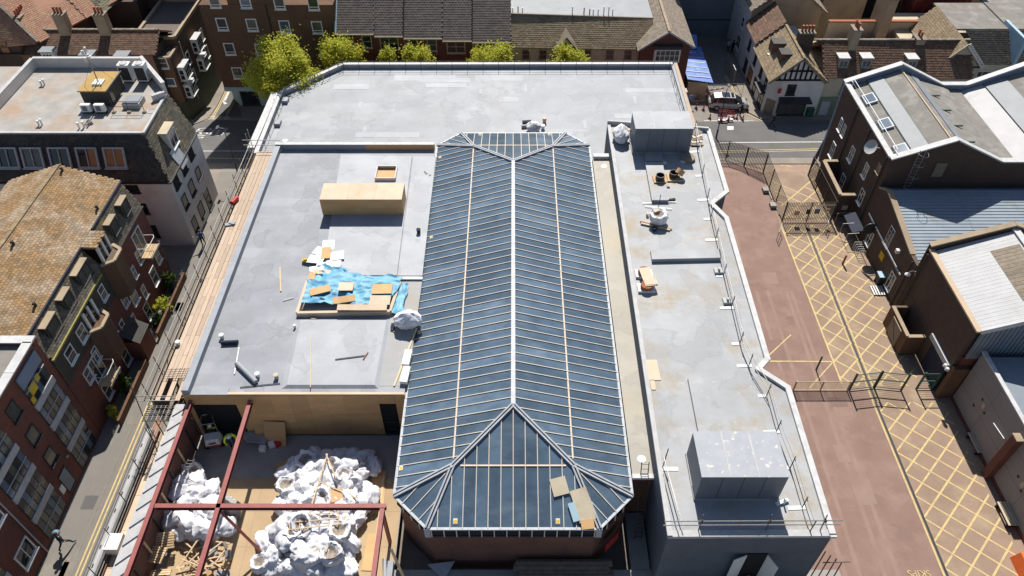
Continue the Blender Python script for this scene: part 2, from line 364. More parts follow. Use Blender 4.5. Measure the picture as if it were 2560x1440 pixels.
gsheet('yard_strip', [(25.2, 34.4), (40, 34.4), (40, 63.7), (25.2, 63.7)], M['yard_tan'], .012)
M['yard_patch'] = mat('yard repair tarmac', (.225, .145, .12), (.19, .125, .102), .6, .92, .25, 40); M['tyre'] = mat('tyre rubbed tarmac', (.285, .195, .16), (.25, .165, .135), .8, .9, .2, 40)
rt = random.Random(17)
for i in range(7):
    x = rt.uniform(19.5, 24); y = rt.uniform(20, 52); w = rt.uniform(.5, 1.3); h = rt.uniform(.8, 3)
    gsheet('yard_repair', [(x, y), (x + w, y + rt.uniform(-.1, .1)), (x + w, y + h), (x, y + h)], M['yard_patch' if i % 2 else 'tyre'], .0165)
for i in range(4):
    x = 20.6 + i * .95 + .6 * (i > 1); b_ = rt.uniform(-.3, .3)
    gsheet('tyre_track', [(x, 12), (x + .28, 12), (x + .28 + b_, 45), (x + b_, 45)], M['tyre'], .0145)
# painted hatching of the yard: two diagonal families clipped to their boxes
def paint(name, polys, m, lift, parent=None):
    b = MB()
    for p in polys:
        if len(p) > 2: b.poly([(q[0], q[1], gz(q[1], q[0]) + lift) for q in p])
    return tag(b.build(name, m, parent), kind='structure')
def strip(p, q, w):
    dx, dy = q[0] - p[0], q[1] - p[1]; L = math.hypot(dx, dy); nx, ny = -dy / L * w / 2, dx / L * w / 2
    return [(p[0] + nx, p[1] + ny), (p[0] - nx, p[1] - ny), (q[0] - nx, q[1] - ny), (q[0] + nx, q[1] + ny)]
def boxclip(poly, x0, x1, y0, y1):
    for n, d in (((1, 0), x0), ((-1, 0), -x1), ((0, 1), y0), ((0, -1), -y1)):
        if len(poly) > 2: poly = clip(poly, n, d)
    return poly
rp = random.Random(3)
for x0, x1, y0, y1 in ((27.22, 32.3, 14, 33.3), (25.25, 31.2, 34.8, 53.7), (25.9, 30.4, 54.4, 63.55)):
    fa = []; fb = []
    for k in range(-40, 60):
        yk = 32.38 + 1.69 * k
        fa.append(boxclip(strip((27.2 - 20, yk - 20), (27.2 + 20, yk + 20), .125), x0, x1, y0, y1))
        fb.append(boxclip(strip((27.2 - 20, yk + 20 * .87), (27.2 + 20, yk - 20 * .87), .11), x0, x1, y0, y1))
    paint('yellow_hatching', fa, M['yellow'], .018); paint('yellow_hatching', fb, M['yellow'], .022)
paint('yellow_line', [strip((25.2, 35), (25.2, 53.6), .13), strip((19.6, 37.25), (25.1, 37.2), .13)], M['yellow'], .026)
paint('yellow_line', [strip((19.6, 37.2), (22.6, 40), .1), strip((22.6, 34.6), (25.1, 37.1), .1)], M['yellow'], .030)
paint('drain_channel', [strip((27.2, 10), (27.2, 33.3), .16), strip((27.25, 33.3), (27.55, 53.8), .16)], M['dark_metal'], .030)
paint('drain_edging', [strip((26.99, 10), (26.99, 33.3), .12), strip((27.46, 33.3), (27.78, 53.8), .12), strip((27.02, 33.3), (27.32, 53.8), .09)], M['yellow'], .034)
# kerb, brick strip and double yellow lines of the lane
paint('double_yellow_lines', [strip((-27.45, -5), (-27.3, 61), .11), strip((-27.18, -5), (-27.03, 61), .11)], M['yellow'], .026)
paint('pale_kerb_line', [strip((-27.95, -5), (-27.8, 61), .1)], M['pave'], .030)
gsheet('brick_strip', [(-26.35, -5), (-25.75, -5), (-25.75, 40), (-26.35, 40)], M['tile_pink'], .024)
gsheet('tarmac_strip', [(-26.95, -5), (-26.35, -5), (-26.35, 45), (-26.95, 45)], M['asphalt'], .018)
for i in range(9):                            # patched reinstatements in the lane
    x = rp.uniform(-29.3, -28.1); y = rp.uniform(18, 46); w = rp.uniform(.4, .9); h = rp.uniform(.5, 1.6)
    gsheet('lane_patch', [(x, y), (x + w, y), (x + w, y + h), (x, y + h)], M['pave'] if i % 2 else M['asphalt'], .016)
# markings where the lane meets the street on the left
def W2(pts): return [gp(*p) for p in pts]
paint('give_way_line', [strip(gp(508 + 17 * i, 293 + s * 5), gp(520 + 17 * i, 293 + s * 5), .22) for i in range(4) for s in (0, 1)], M['white_line'], .036)
paint('centre_line', [strip(gp(440, 378), gp(640, 378), .14)], M['white_line'], .028)
paint('kerb_line', [strip(gp(440, 395), gp(640, 397), .12)], M['yellow'], .028)
paint('kerb_line', [strip(gp(480, 306), gp(530, 295), .1), strip(gp(530, 295), gp(548, 262), .1), strip(gp(548, 262), gp(566, 225), .1),
                    strip(gp(484, 308), gp(533, 297), .1), strip(gp(533, 297), gp(552, 262), .1), strip(gp(552, 262), gp(570, 225), .1),
                    strip(gp(583, 252), gp(566, 285), .1), strip(gp(566, 285), gp(575, 300), .1), strip(gp(575, 300), gp(660, 302), .1),
                    strip(gp(587, 254), gp(570, 285), .1)], M['yellow'], .044)
paint('turn_arrow', [strip(gp(572, 230), gp(562, 252), .3), [gp(556, 250), gp(569, 260), gp(560, 262)]], M['white_line'], .044)
gsheet('pavement', [gp(440, 330), gp(520, 298), gp(545, 262), gp(563, 225), gp(525, 200), gp(480, 260), gp(430, 300)], M['pave'], .10)
def text_mark(s, M4, size, m, name, parent=None, kind='structure', z=.0):
    cu = bpy.data.curves.new(name, 'FONT'); cu.body = s; cu.size = size; cu.extrude = .001; cu.align_x = 'CENTER'; cu.align_y = 'CENTER'
    o = bpy.data.objects.new(name, cu); C.objects.link(o)
    dg = bpy.context.evaluated_depsgraph_get(); me = bpy.data.meshes.new_from_object(o.evaluated_get(dg))
    bpy.data.objects.remove(o); bpy.data.curves.remove(cu)
    me.materials.clear()
    return link(name, me, m, parent, M4, kind=kind)
def ground_text(s, px, py, size, rot, sx, m):
    g = G(px, py); sl = math.atan(-.25) if g.y > 62 and g.x < 0 else 0
    text_mark(s, Matrix.Translation(g + Vector((0, 0, .045))) @ Matrix.Rotation(sl, 4, 'X') @ Matrix.Rotation(rot, 4, 'Z') @ Matrix.Diagonal((sx, 1, 1, 1)), size, m, 'road_lettering')
ground_text('KEEP', 544, 330, 2.4, R(-90), .52, M['white_line'])
ground_text('CLEAR', 500, 334, 2.4, R(-90), .52, M['white_line'])
ground_text('SKIPS', 2297, 1434, .62, R(180), 1, M['yellow'])
# right-hand street markings
paint('centre_line', [strip(gp(1800, 357), gp(2075, 355), .16)], M['white_line'], .028)
paint('edge_line', [strip(gp(1760, 302), gp(1885, 303), .14)], M['white_line'], .036)
paint('kerb_line', [strip(gp(1790, 378), gp(2070, 372), .11), strip(gp(1790, 382), gp(2070, 376), .11)], M['yellow'], .032)
paint('kerb_line', [strip(gp(1812, 190), gp(1862, 285), .1), strip(gp(1816, 190), gp(1866, 285), .1), strip(gp(1862, 285), gp(1905, 303), .1)], M['yellow'], .040)
gsheet('pavement', [gp(1822, 170), gp(1872, 283), gp(1905, 300), gp(2110, 302), gp(2110, 285), gp(1905, 285), gp(1850, 165)], M['pave'], .10)
gsheet('pavement', [(20.6, 63.8), (33, 63.8), (33, 65.2), (20.6, 65.2)], M['pave'], .06)
gsheet('road_patch', W2([(1818, 316), (1834, 316), (1834, 325), (1818, 325)]), M['white_line'], .028)

# ---------------------------------------------------------------- shared builders
_winc = {}
def window(parent, Mx, w, h, nx=1, nz=1, fm='white', gm='win', fw=.07, sill=True, name='window', proud=.05):
    key = (round(w, 2), round(h, 2), nx, nz, fm, fw, sill, proud)
    if key not in _winc:
        b = MB(); D0, D1 = -.03, proud
        b.box(-w / 2, w / 2, D0, D1, -h / 2, -h / 2 + fw); b.box(-w / 2, w / 2, D0, D1, h / 2 - fw, h / 2)
        b.box(-w / 2, -w / 2 + fw, D0, D1 - .004, -h / 2 + fw, h / 2 - fw); b.box(w / 2 - fw, w / 2, D0, D1 - .004, -h / 2 + fw, h / 2 - fw)
        for i in range(1, nx): x = -w / 2 + w * i / nx; b.box(x - .03, x + .03, D0, D1 - .012, -h / 2 + fw, h / 2 - fw)
        for i in range(1, nz): z = -h / 2 + h * i / nz; b.box(-w / 2 + fw, w / 2 - fw, D0, D1 - .018, z - .03, z + .03)
        if sill: b.box(-w / 2 - .06, w / 2 + .06, D0, D1 + .1, -h / 2 - .09, -h / 2 - .004)
        me = bpy.data.meshes.new('window_frame'); me.from_pydata(b.v, [], b.f); me.materials.append(M[fm]); me.update()
        p = MB(); p.box(-w / 2 + fw * .6, w / 2 - fw * .6, -.02, .012, -h / 2 + fw * .6, h / 2 - fw * .6)
        pm = bpy.data.meshes.new('window_pane'); pm.from_pydata(p.v, [], p.f); pm.update()
        _winc[key] = (me, pm)
    me, pm = _winc[key]
    o = link(name, me, None, parent, Mx)
    k2 = key + (gm,)
    if k2 not in _winc:
        q = pm.copy(); q.materials.append(M[gm]); _winc[k2] = q
    link('pane', _winc[k2], None, o, Mx)
    return o
def inpoly(p, poly):
    r = False; n = len(poly)
    for i in range(n):
        a = poly[i]; c = poly[(i + 1) % n]
        if (a[1] > p[1]) != (c[1] > p[1]) and p[0] < (c[0] - a[0]) * (p[1] - a[1]) / (c[1] - a[1]) + a[0]: r = not r
    return r
def tiles(parent, pts, m, tw, ch, n_own=0, base=True, name='tile', seed=0, up=None, th=.03, gap=.012, tilt=.05):
    """cover the planar 3D polygon pts (first edge = eave) with overlapping tiles; the n_own nearest ones are objects, the rest one joined part"""
    pts = [Vector(p) for p in pts]; u = (pts[1] - pts[0]).normalized(); nn = Vector((0, 0, 0))
    for i in range(len(pts)): nn += pts[i].cross(pts[(i + 1) % len(pts)])
    nn.normalize()
    if nn.z < 0: nn = -nn
    v = nn.cross(u)
    if v.z < 0: u = -u; v = nn.cross(u)
    o = pts[0]; uv = [((p - o).dot(u), (p - o).dot(v)) for p in pts]
    if base:
        b = MB(); b.slab([p - nn * .02 for p in pts], .12, nn); b.build('roof_deck', m, parent)
    rr = random.Random(seed + int(abs(o.x * 13 + o.y * 7)))
    umin = min(q[0] for q in uv); umax = max(q[0] for q in uv); vmin = min(q[1] for q in uv); vmax = max(q[1] for q in uv)
    cells = []; j = 0; y = vmin
    while y < vmax:
        x = umin - (tw / 2 if j % 2 else 0)
        while x < umax:
            cx, cy = x + tw / 2, y + ch / 2
            if inpoly((cx, cy), uv): cells.append((cx, cy))
            x += tw
        y += ch; j += 1
    L = ch * 1.25
    base_v = [Vector(p) for p in ((-tw / 2 + gap, -ch / 2, 0), (tw / 2 - gap, -ch / 2, 0), (tw / 2 - gap, L - ch / 2, -.01), (-tw / 2 + gap, L - ch / 2, -.01))]
    tv = base_v + [Vector((p.x, p.y, p.z + th)) for p in base_v]
    tf = [(0, 3, 2, 1), (4, 5, 6, 7), (0, 1, 5, 4), (1, 2, 6, 5), (2, 3, 7, 6), (3, 0, 4, 7)]
    cp = Vector((0, 0, CAMH))
    cells.sort(key=lambda c: (o + u * c[0] + v * c[1] - cp).length)
    def mx(c):
        a = tilt + rr.uniform(-.015, .02); bb = rr.uniform(-.02, .02)
        B = Matrix(((u.x, v.x, nn.x, 0), (u.y, v.y, nn.y, 0), (u.z, v.z, nn.z, 0), (0, 0, 0, 1)))
        B.translation = o + u * c[0] + v * c[1] + nn * (.012 + rr.uniform(0, .008))
        return B @ Matrix.Rotation(-a, 4, 'X') @ Matrix.Rotation(bb, 4, 'Z')
    if n_own:
        me = bpy.data.meshes.new(name); me.from_pydata(tv, [], tf); me.materials.append(m); me.update()
        for c in cells[:n_own]: link(name, me, None, parent, mx(c))
    rest = cells[n_own:]
    if rest:
        b = MB()
        for c in rest:
            X = mx(c); b.add([X @ q for q in tv], tf)
        tag(b.build(name + '_field', m, parent), kind='stuff')
def ridge(parent, p, q, m, w=.28, h=.12, name='ridge'):
    p, q = Vector(p), Vector(q); n = max(1, int((q - p).length / .45)); b = MB()
    for i in range(n):
        a = p.lerp(q, i / n); c = p.lerp(q, (i + .97) / n); d = Vector((0, 0, .04 + .012 * (i % 2)))
        b.beam(a + d, c + d, w, h)
    return b.build(name, m, parent)
def walls(parent, pts, z0, z1, m, name='wall'):
    b = MB(); b.prism(pts, z0, z1); return b.build(name, m, parent)
def coping(parent, pts, z, w, h, m, closed=False, name='coping'):
    q = list(pts) + ([pts[0]] if closed else [])
    b = MB()
    for i, (a, c) in enumerate(zip(q, q[1:])): b.beam((a[0], a[1], z + .002 * (i % 2)), (c[0], c[1], z + .002 * (i % 2)), w, h)
    return b.build(name, m, parent)
def chimney(parent, c, sx, sy, z0, z1, m, pots=3, pm='pot', rz=0):
    b = MB(); b.cbox((c[0], c[1], (z0 + z1) / 2), sx, sy, z1 - z0, rz); o = b.build('chimney', M[m], parent)
    b = MB(); b.cbox((c[0], c[1], z1 + .06), sx + .16, sy + .16, .12, rz); b.build('chimney_cap', M['tile_stone'], o)
    for i in range(pots):
        t = (i + .5) / pots - .5; x, y = (t * sx * .9, 0) if sx > sy else (0, t * sy * .9)
        Rm = Matrix.Rotation(rz, 3, 'Z') @ Vector((x, y, 0))
        b = MB(); b.lathe((c[0] + Rm.x, c[1] + Rm.y, z1 + .12), [(.15, 0), (.13, .35), (.12, .6), (.15, .62), (.15, .7), (.10, .7)], 10)
        b.build('chimney_pot', M[pm], o, smooth=False)
    return o
# ---------------------------------------------------------------- the glazed hall
ZD = 1.2                                      # level of the site deck
SX, Y0, YC0, CX, Y1, YC1, RA, RB, ZE, ZR = 7.1, 20.36, 22.45, 4.98, 60.6, 58.6, 27.5, 53.1, 5.6, 7.75
hall = thing('glazed_hall', 'long hall with a hipped dark glass roof on cream bars above red brick walls', 'building', (0, 40, ZD))
oct_ = [(-SX, YC0), (-CX, Y0), (CX, Y0), (SX, YC0), (SX, YC1), (CX, Y1), (-CX, Y1), (-SX, YC1)]
def inset(pts, d):
    cx = sum(p[0] for p in pts) / len(pts); cy = sum(p[1] for p in pts) / len(pts)
    return [(p[0] - math.copysign(min(d, abs(p[0] - cx)), p[0] - cx), p[1] - math.copysign(d, p[1] - cy)) for p in pts]
walls(hall, inset(oct_, .18), 0, ZE - 1.15, M['brick_hall'])
walls(hall, inset(oct_, -.05), ZE - 1.15, ZE - 1.0, M['dark_metal'], 'ledge')
walls(hall, inset(oct_, .08), ZE - 1.0, ZE - .06, M['win'], 'clerestory')
for i in range(14):
    x = -4.75 + i * .73; one('mullion', M['cream_bar'], hall, lambda b: b.box(x - .03, x + .03, Y0 - .02, Y0 + .06, ZE - 1.0, ZE - .02))
for s in (-1, 1):
    one('corner_post', M['lead'], hall, lambda b: b.cbox((s * CX, Y0 + .03, ZE - .5), .34, .14, 1.0, 0))
    for i in range(1, 4):
        t = i / 4; one('mullion', M['cream_bar'], hall, lambda b: b.cbox((s * (SX + (CX - SX) * t), YC0 + (Y0 - YC0) * t, ZE - .5), .06, .06, .98))
SPL = 3.6; ZS = ZE + (SX - SPL) / SX * (ZR - ZE)
sf = RA - SPL / SX * (RA - Y0); sb = RB + SPL / SX * (Y1 - RB)
roofglass = one('rooflight', M['dark_metal'], hall, lambda b: b.poly([(-SX + .1, YC0, ZE - .08), (SX - .1, YC0, ZE - .08), (SX - .1, YC1, ZE - .08), (-SX + .1, YC1, ZE - .08)]))
def facet(poly, zf, ed, org, step, tiers, tier_bar=True, skip_first=False):
    """glass facet: poly 2D convex, ed = unit vector along the eave, org = start; panes and bars"""
    up = (-ed[1], ed[0])
    cen = (sum(p[0] for p in poly) / len(poly), sum(p[1] for p in poly) / len(poly))
    if (cen[0] - org[0]) * up[0] + (cen[1] - org[1]) * up[1] < 0: up = (-up[0], -up[1])
    A = sum(poly[i][0] * poly[(i + 1) % len(poly)][1] - poly[(i + 1) % len(poly)][0] * poly[i][1] for i in range(len(poly)))
    us = [(p[0] - org[0]) * ed[0] + (p[1] - org[1]) * ed[1] for p in poly]; vs = [(p[0] - org[0]) * up[0] + (p[1] - org[1]) * up[1] for p in poly]
    k0 = math.floor(min(us) / step) - 1; k1 = math.ceil(max(us) / step) + 1
    tl = [-.01] + tiers + [max(vs) + .01]
    z = lambda p: zf(p[0], p[1])
    for k in range(k0, k1):
        for t0, t1 in zip(tl, tl[1:]):
            q = poly
            for n, d in ((ed, k * step), ((-ed[0], -ed[1]), -(k + 1) * step)):
                q = clip(q, n, d + n[0] * org[0] + n[1] * org[1]) if len(q) > 2 else q
            for n, d in ((up, t0), ((-up[0], -up[1]), -t1)):
                q = clip(q, n, d + n[0] * org[0] + n[1] * org[1]) if len(q) > 2 else q
            if len(q) < 3: continue
            ar = abs(sum(q[i][0] * q[(i + 1) % len(q)][1] - q[(i + 1) % len(q)][0] * q[i][1] for i in range(len(q)))) / 2
            if ar < .02: continue
            jit = random.uniform(-.004, .004)
            b = MB(); b.slab([(p[0], p[1], z(p) + jit * (i % 2)) for i, p in enumerate(q)], .02, (0, 0, 1)); b.build('pane', M['glass'], roofglass)
    for k in range(k0, k1 + 1):
        # bar: clip a hair-thin strip and take its ends
        a0 = (org[0] + ed[0] * k * step, org[1] + ed[1] * k * step)
        s = strip((a0[0] - up[0] * .5, a0[1] - up[1] * .5), (a0[0] + up[0] * 12, a0[1] + up[1] * 12), .002)
        for i in range(len(poly)):
            p, q2 = poly[i], poly[(i + 1) % len(poly)]
            n = (-(q2[1] - p[1]), q2[0] - p[0]);
            if A < 0: n = (-n[0], -n[1])
            if len(s) > 2: s = clip(s, n, n[0] * p[0] + n[1] * p[1])
        if len(s) < 3: continue
        tv = sorted(s, key=lambda p: (p[0] - org[0]) * up[0] + (p[1] - org[1]) * up[1]); lo, hi = tv[0], tv[-1]
        if math.hypot(lo[0] - hi[0], lo[1] - hi[1]) < .15: continue
        b = MB(); b.beam((lo[0], lo[1], z(lo) + .03), (hi[0], hi[1], z(hi) + .03), .048, .05); b.build('glazing_bar', M['cream_bar'], roofglass)
    if tier_bar:
        for t in tiers:
            a0 = (org[0] + up[0] * t, org[1] + up[1] * t)
            s = strip((a0[0] - ed[0] * 60, a0[1] - ed[1] * 60), (a0[0] + ed[0] * 60, a0[1] + ed[1] * 60), .002)
            for i in range(len(poly)):
                p, q2 = poly[i], poly[(i + 1) % len(poly)]; n = (-(q2[1] - p[1]), q2[0] - p[0])
                if A < 0: n = (-n[0], -n[1])
                if len(s) > 2: s = clip(s, n, n[0] * p[0] + n[1] * p[1])
            if len(s) < 3: continue
            tv = sorted(s, key=lambda p: p[0] * ed[0] + p[1] * ed[1]); lo, hi = tv[0], tv[-1]
            d = Vector((hi[0] - lo[0], hi[1] - lo[1])).normalized() * .45
            b = MB(); b.beam((lo[0] + d.x, lo[1] + d.y, z(lo) + .015), (hi[0] - d.x, hi[1] - d.y, z(hi) + .015), .10, .05); b.build('purlin', M['purlin'], roofglass)
def zL(x, y): return ZE + (SX + x) / SX * (ZR - ZE)
def zRr(x, y): return ZE + (SX - x) / SX * (ZR - ZE)
def zF(x, y): return ZE + (y - Y0) / (RA - Y0) * (ZR - ZE)
def zB(x, y): return ZE + (Y1 - y) / (Y1 - RB) * (ZR - ZE)
facet([(-SX, YC0), (-SPL, sf), (0, RA), (0, RB), (-SPL, sb), (-SX, YC1)], zL, (0, 1), (-SX, YC0 - .2), .73, [SX - SPL])
facet([(SX, YC0), (SX, YC1), (SPL, sb), (0, RB), (0, RA), (SPL, sf)], zRr, (0, 1), (SX, YC0 - .2), .73, [SX - SPL])
facet([(-CX, Y0), (CX, Y0), (SPL, sf), (0, RA), (-SPL, sf)], zF, (1, 0), (0, Y0), .73, [SX - SPL])
facet([(-CX, Y1), (-SPL, sb), (0, RB), (SPL, sb), (CX, Y1)], zB, (1, 0), (0, Y1), .73, [SX - SPL])
for sx_ in (-1, 1):
    for ya, yb, ys_ in ((YC0, Y0, sf), (YC1, Y1, sb)):
        A_, B_, S_ = (sx_ * SX, ya), (sx_ * CX, yb), (sx_ * SPL, ys_)
        e = Vector((B_[0] - A_[0], B_[1] - A_[1])).normalized(); L_ = math.hypot(B_[0] - A_[0], B_[1] - A_[1])
        hh = abs((S_[0] - A_[0]) * -e.y + (S_[1] - A_[1]) * e.x)
        zz = lambda x, y, A_=A_, e=e, hh=hh: ZE + abs((x - A_[0]) * -e.y + (y - A_[1]) * e.x) / hh * (ZS - ZE)
        facet([A_, B_, S_], zz, (e.x, e.y), A_, L_ / 4, [])
b = MB(); b.beam((0, RA, ZR + .06), (0, RB, ZR + .06), .28, .12); b.build('ridge_capping', M['lead'], roofglass)
for sx_ in (-1, 1):
    for ap, ys_, ya, yb in ((RA, sf, YC0, Y0), (RB, sb, YC1, Y1)):
        for p, q in (((0, ap, ZR), (sx_ * SPL, ys_, ZS)), ((sx_ * SPL, ys_, ZS), (sx_ * SX, ya, ZE)), ((sx_ * SPL, ys_, ZS), (sx_ * CX, yb, ZE))):
            p, q = Vector(p), Vector(q); d = (q - p).normalized(); s = Vector((-d.y, d.x, 0)).normalized() * .095; u = Vector((0, 0, .07))
            b = MB(); b.beam(p + s + u, q + s + u, .10, .12); b.beam(p - s + u, q - s + u, .10, .12); b.build('hip_capping', M['lead'], roofglass)
            b = MB(); b.beam(p + u * .4, q + u * .4, .11, .08); b.build('hip_groove', M['dark_metal'], roofglass)
b = MB(); coping(roofglass, oct_, ZE - .02, .16, .1, M['lead'], True, 'eaves_trim')
# yellow warning stickers on the glass
for px, py, z in ((1002, 1168, 5.75), (1138, 1300, 5.85), (1395, 1300, 5.85), (1048, 830, 5.75), (1078, 592, 5.75), (1100, 392, 5.75), (1200, 336, 5.75), (1373, 335, 5.75)):
    p = P(px, py, z + .05); z_ = (zL(p.x, p.y) if p.x < -5.2 else zF(p.x, p.y) if p.y < 30 else zB(p.x, p.y)) + .035
    tl = Matrix.Rotation(math.atan((ZR - ZE) / 7.1), 4, 'X') if p.x > -5.2 else Matrix.Rotation(-math.atan((ZR - ZE) / 7.1), 4, 'Y')
    b = MB(); b.cbox((p.x, p.y, z_), .24, .32, .012, 0, tl); o = b.build('warning_sticker', M['white'], roofglass)
    b = MB(); b.cbox((p.x, p.y - .02, z_ + .009), .19, .2, .008, 0, tl); b.build('warning_sticker', mat('sticker yellow', (.75, .48, .04)) if 'sty' not in M else M['sty'], roofglass)
# ---------------------------------------------------------------- flat-roofed wings
ZL_, ZF_, ZB_, ZK = 5.8, 3.8, 5.72, 7.2
XL = -21.8; YL0, YL1 = 29.7, 57.7
lw = thing('flat_roof_wing', 'grey membrane flat roof beside the glass roof with a plywood end wall', 'building', (-14.5, 43, 0))
walls(lw, [(XL, YL0 + .12), (-7.3, YL0 + .12), (-7.3, YL1), (XL, YL1)], 0, ZL_ - .05, M['grey_paint'])
one('roof_membrane', M['roof'], lw, lambda b: b.box(XL, -7.2, YL0, YL1, ZL_ - .05, ZL_))
pl = [P(852, 386, ZL_ + .14), P(1030, 390, ZL_ + .14), P(992, 688, ZL_ + .14), P(806, 688, ZL_ + .14)]
one('raised_roof_panel', M['roof_pale'], lw, lambda b: b.prism([(p.x, p.y) for p in pl], ZL_ - .02, ZL_ + .14))
pl = [P(752, 800, ZL_ + .16), P(966, 800, ZL_ + .16), P(936, 962, ZL_ + .16), P(718, 962, ZL_ + .16)]
b = MB(); top = [Vector(p) for p in pl]; bot = [P(738, 798, ZL_), P(976, 798, ZL_), P(946, 972, ZL_), P(704, 972, ZL_)]
b.poly(top[::-1])
for i in range(4): b.poly([bot[i], bot[(i + 1) % 4], top[(i + 1) % 4], top[i]][::-1])
b.build('raised_roof_panel', M['roof_pale'], lw)
ch = [P(1034, 392, ZL_), P(1090, 392, ZL_), P(1056, 690, ZL_), P(994, 690, ZL_)]
one('side_roof_panel', M['roof_pale'], lw, lambda b: b.prism([(p.x, p.y) for p in ch], ZL_ - .02, ZL_ + .05))
b = MB(); p, q = P(990, 696, ZL_ + .1), P(1056, 696, ZL_ + .1); b.beam(p, q, .25, .12); b.build('edge_trim', M['white'], lw)
ch = [P(992, 700, ZL_), P(1056, 700, ZL_), P(1018, 965, ZL_), P(942, 965, ZL_)]
one('dull_roof_strip', M['roof_dull'], lw, lambda b: b.prism([(p.x, p.y) for p in ch], ZL_ - .02, ZL_ + .012))
# parapets
one('parapet', M['grey_paint'], lw, lambda b: b.box(XL - .05, XL + .42, YL0, YL1, ZL_ - .02, ZL_ + .5))
one('parapet', M['grey_paint'], lw, lambda b: b.box(XL + .43, -13.6, YL1 - .12, YL1 + .18, ZL_ - .3, ZL_ + .55))
one('parapet', M['ply'], lw, lambda b: b.box(-13.6, -7.25, YL1 - .12, YL1 + .18, ZL_ - .3, ZL_ + .55))
one('parapet_capping', M['white_coping'], lw, lambda b: b.box(XL - .1, -7.25, YL1 - .16, YL1 + .22, ZL_ + .555, ZL_ + .6))
one('parapet_kerb', M['ply_pale'], lw, lambda b: b.box(XL + 2.9, -7.2, YL0 - .02, YL0 + .16, ZL_, ZL_ + .1))
one('parapet_kerb', M['grey_paint'], lw, lambda b: b.box(XL + .43, XL + 2.9, YL0 - .02, YL0 + .5, ZL_, ZL_ + .06))
# plywood end wall in sheets, with the wide opening and the door
dx0, dx1, dz1 = PY(478, 1010, YL0).x, PY(590, 1010, YL0).x, PY(520, 1011, YL0).z
ex0, ex1 = PY(948, 1010, YL0).x, PY(990, 1010, YL0).x; ez1 = PY(960, 1009, YL0).z
xs = [XL - .1, dx0, dx1]
while xs[-1] < ex0 - 1.5: xs.append(xs[-1] + 1.22)
xs[-1] = ex0; xs += [ex1, -7.15]
for x0, x1 in zip(xs, xs[1:]):
    op = dz1 if abs(x0 - dx0) < .01 else ez1 if abs(x0 - ex0) < .01 else None
    zs = [(op, ZL_ + .04)] if op else [(ZD, ZD + 2.44), (ZD + 2.45, ZL_ + .04)]
    for z0, z1 in zs: one('plywood_sheet', M['ply'], lw, lambda b: b.box(x0 + .004, x1 - .004, YL0 - .02, YL0 + .1, z0, z1 - .004))
one('doorway', M['dark'], lw, lambda b: b.box(dx0, dx1, YL0 + .05, YL0 + .12, ZD, dz1))
one('doorway', M['dark'], lw, lambda b: b.box(ex0, ex1, YL0 + .05, YL0 + .12, ZD, ez1))
for k in range(2): one('door_rail', M['dark_metal'], lw, lambda b: b.box(ex0, ex1, YL0 - .03, YL0 + .04, ZD + .6 + k * .9, ZD + .68 + k * .9))
for px, py in ((1075, 434), (1066, 437), (785, 802)):
    pass
# far wing
FW = [(-24.55, 59.2), (-24.6, 70.3), (-19.0, 76.2), (17.75, 76.3), (17.75, 58.2), (-7, 58.2), (-7, 58.0), (-24, 58.0)]
fw = thing('far_flat_roof_wing', 'wide pale grey flat roof with a chamfered corner and edge railing beyond the glass roof', 'building', (0, 68, -3))
walls(fw, FW, -4, ZF_ - .04, M['brick_hall'])
one('roof_membrane', M['roof_far'], fw, lambda b: b.prism(FW, ZF_ - .04, ZF_))
ed = [(-24.55, 59.2), (-24.6, 70.3), (-19.0, 76.2), (17.75, 76.3)]
for i, (a, c) in enumerate(zip(ed, ed[1:])):
    b = MB(); b.beam((a[0], a[1], ZF_ + .2), (c[0], c[1], ZF_ + .2 + .003 * i), .36, .5); b.build('parapet', M['grey_paint'], fw)
    b = MB(); b.beam((a[0], a[1], ZF_ + .48 + .003 * i), (c[0], c[1], ZF_ + .48 + .003 * i), .42, .06); b.build('coping', M['white_coping'], fw)
b = MB(); b.beam((17.9, 76.3, ZF_ + .1), (17.9, 59, ZF_ + .1), .5, .5); b.build('parapet', M['grey_paint'], fw)
b = MB(); b.beam((18.1, 76.5, ZF_ + .40), (18.1, 59, ZF_ + .40), .38, .06); b.build('coping', M['board'], fw)
# pale patches of newer felt
rq = random.Random(5)
for i in range(18):
    x = rq.uniform(-20, 14); y = rq.uniform(62.5, 74); w, h = (rq.uniform(2, 7), rq.uniform(.8, 1.3)) if i % 3 else (.3, rq.uniform(1, 1.8))
    one('felt_patch', M['roof_pale'], fw, lambda b: b.box(x, x + w, y, y + h, ZF_ - .01, ZF_ + .004 + .0006 * i))
rail = thing('edge_railing', 'thin dark freestanding edge railing along the chamfered far parapet', 'railing', (0, 74, ZF_))
rl = [(-24.0, 60.5), (-24.05, 70.1), (-18.8, 75.6), (17.3, 75.7), (17.3, 61)]
for a, c in zip(rl, rl[1:]):
    L_ = math.hypot(c[0] - a[0], c[1] - a[1]); n = max(1, round(L_ / 1.75))
    for h in (.55, 1.1):
        b = MB(); b.tube((a[0], a[1], ZF_ + h), (c[0], c[1], ZF_ + h), .022, 5); b.build('rail', M['galv'], rail)
    for i in range(n):
        x, y = a[0] + (c[0] - a[0]) * i / n, a[1] + (c[1] - a[1]) * i / n
        b = MB(); b.tube((x, y, ZF_), (x, y, ZF_ + 1.1), .022, 5)
        b.build('post', M['dark_metal'], rail)
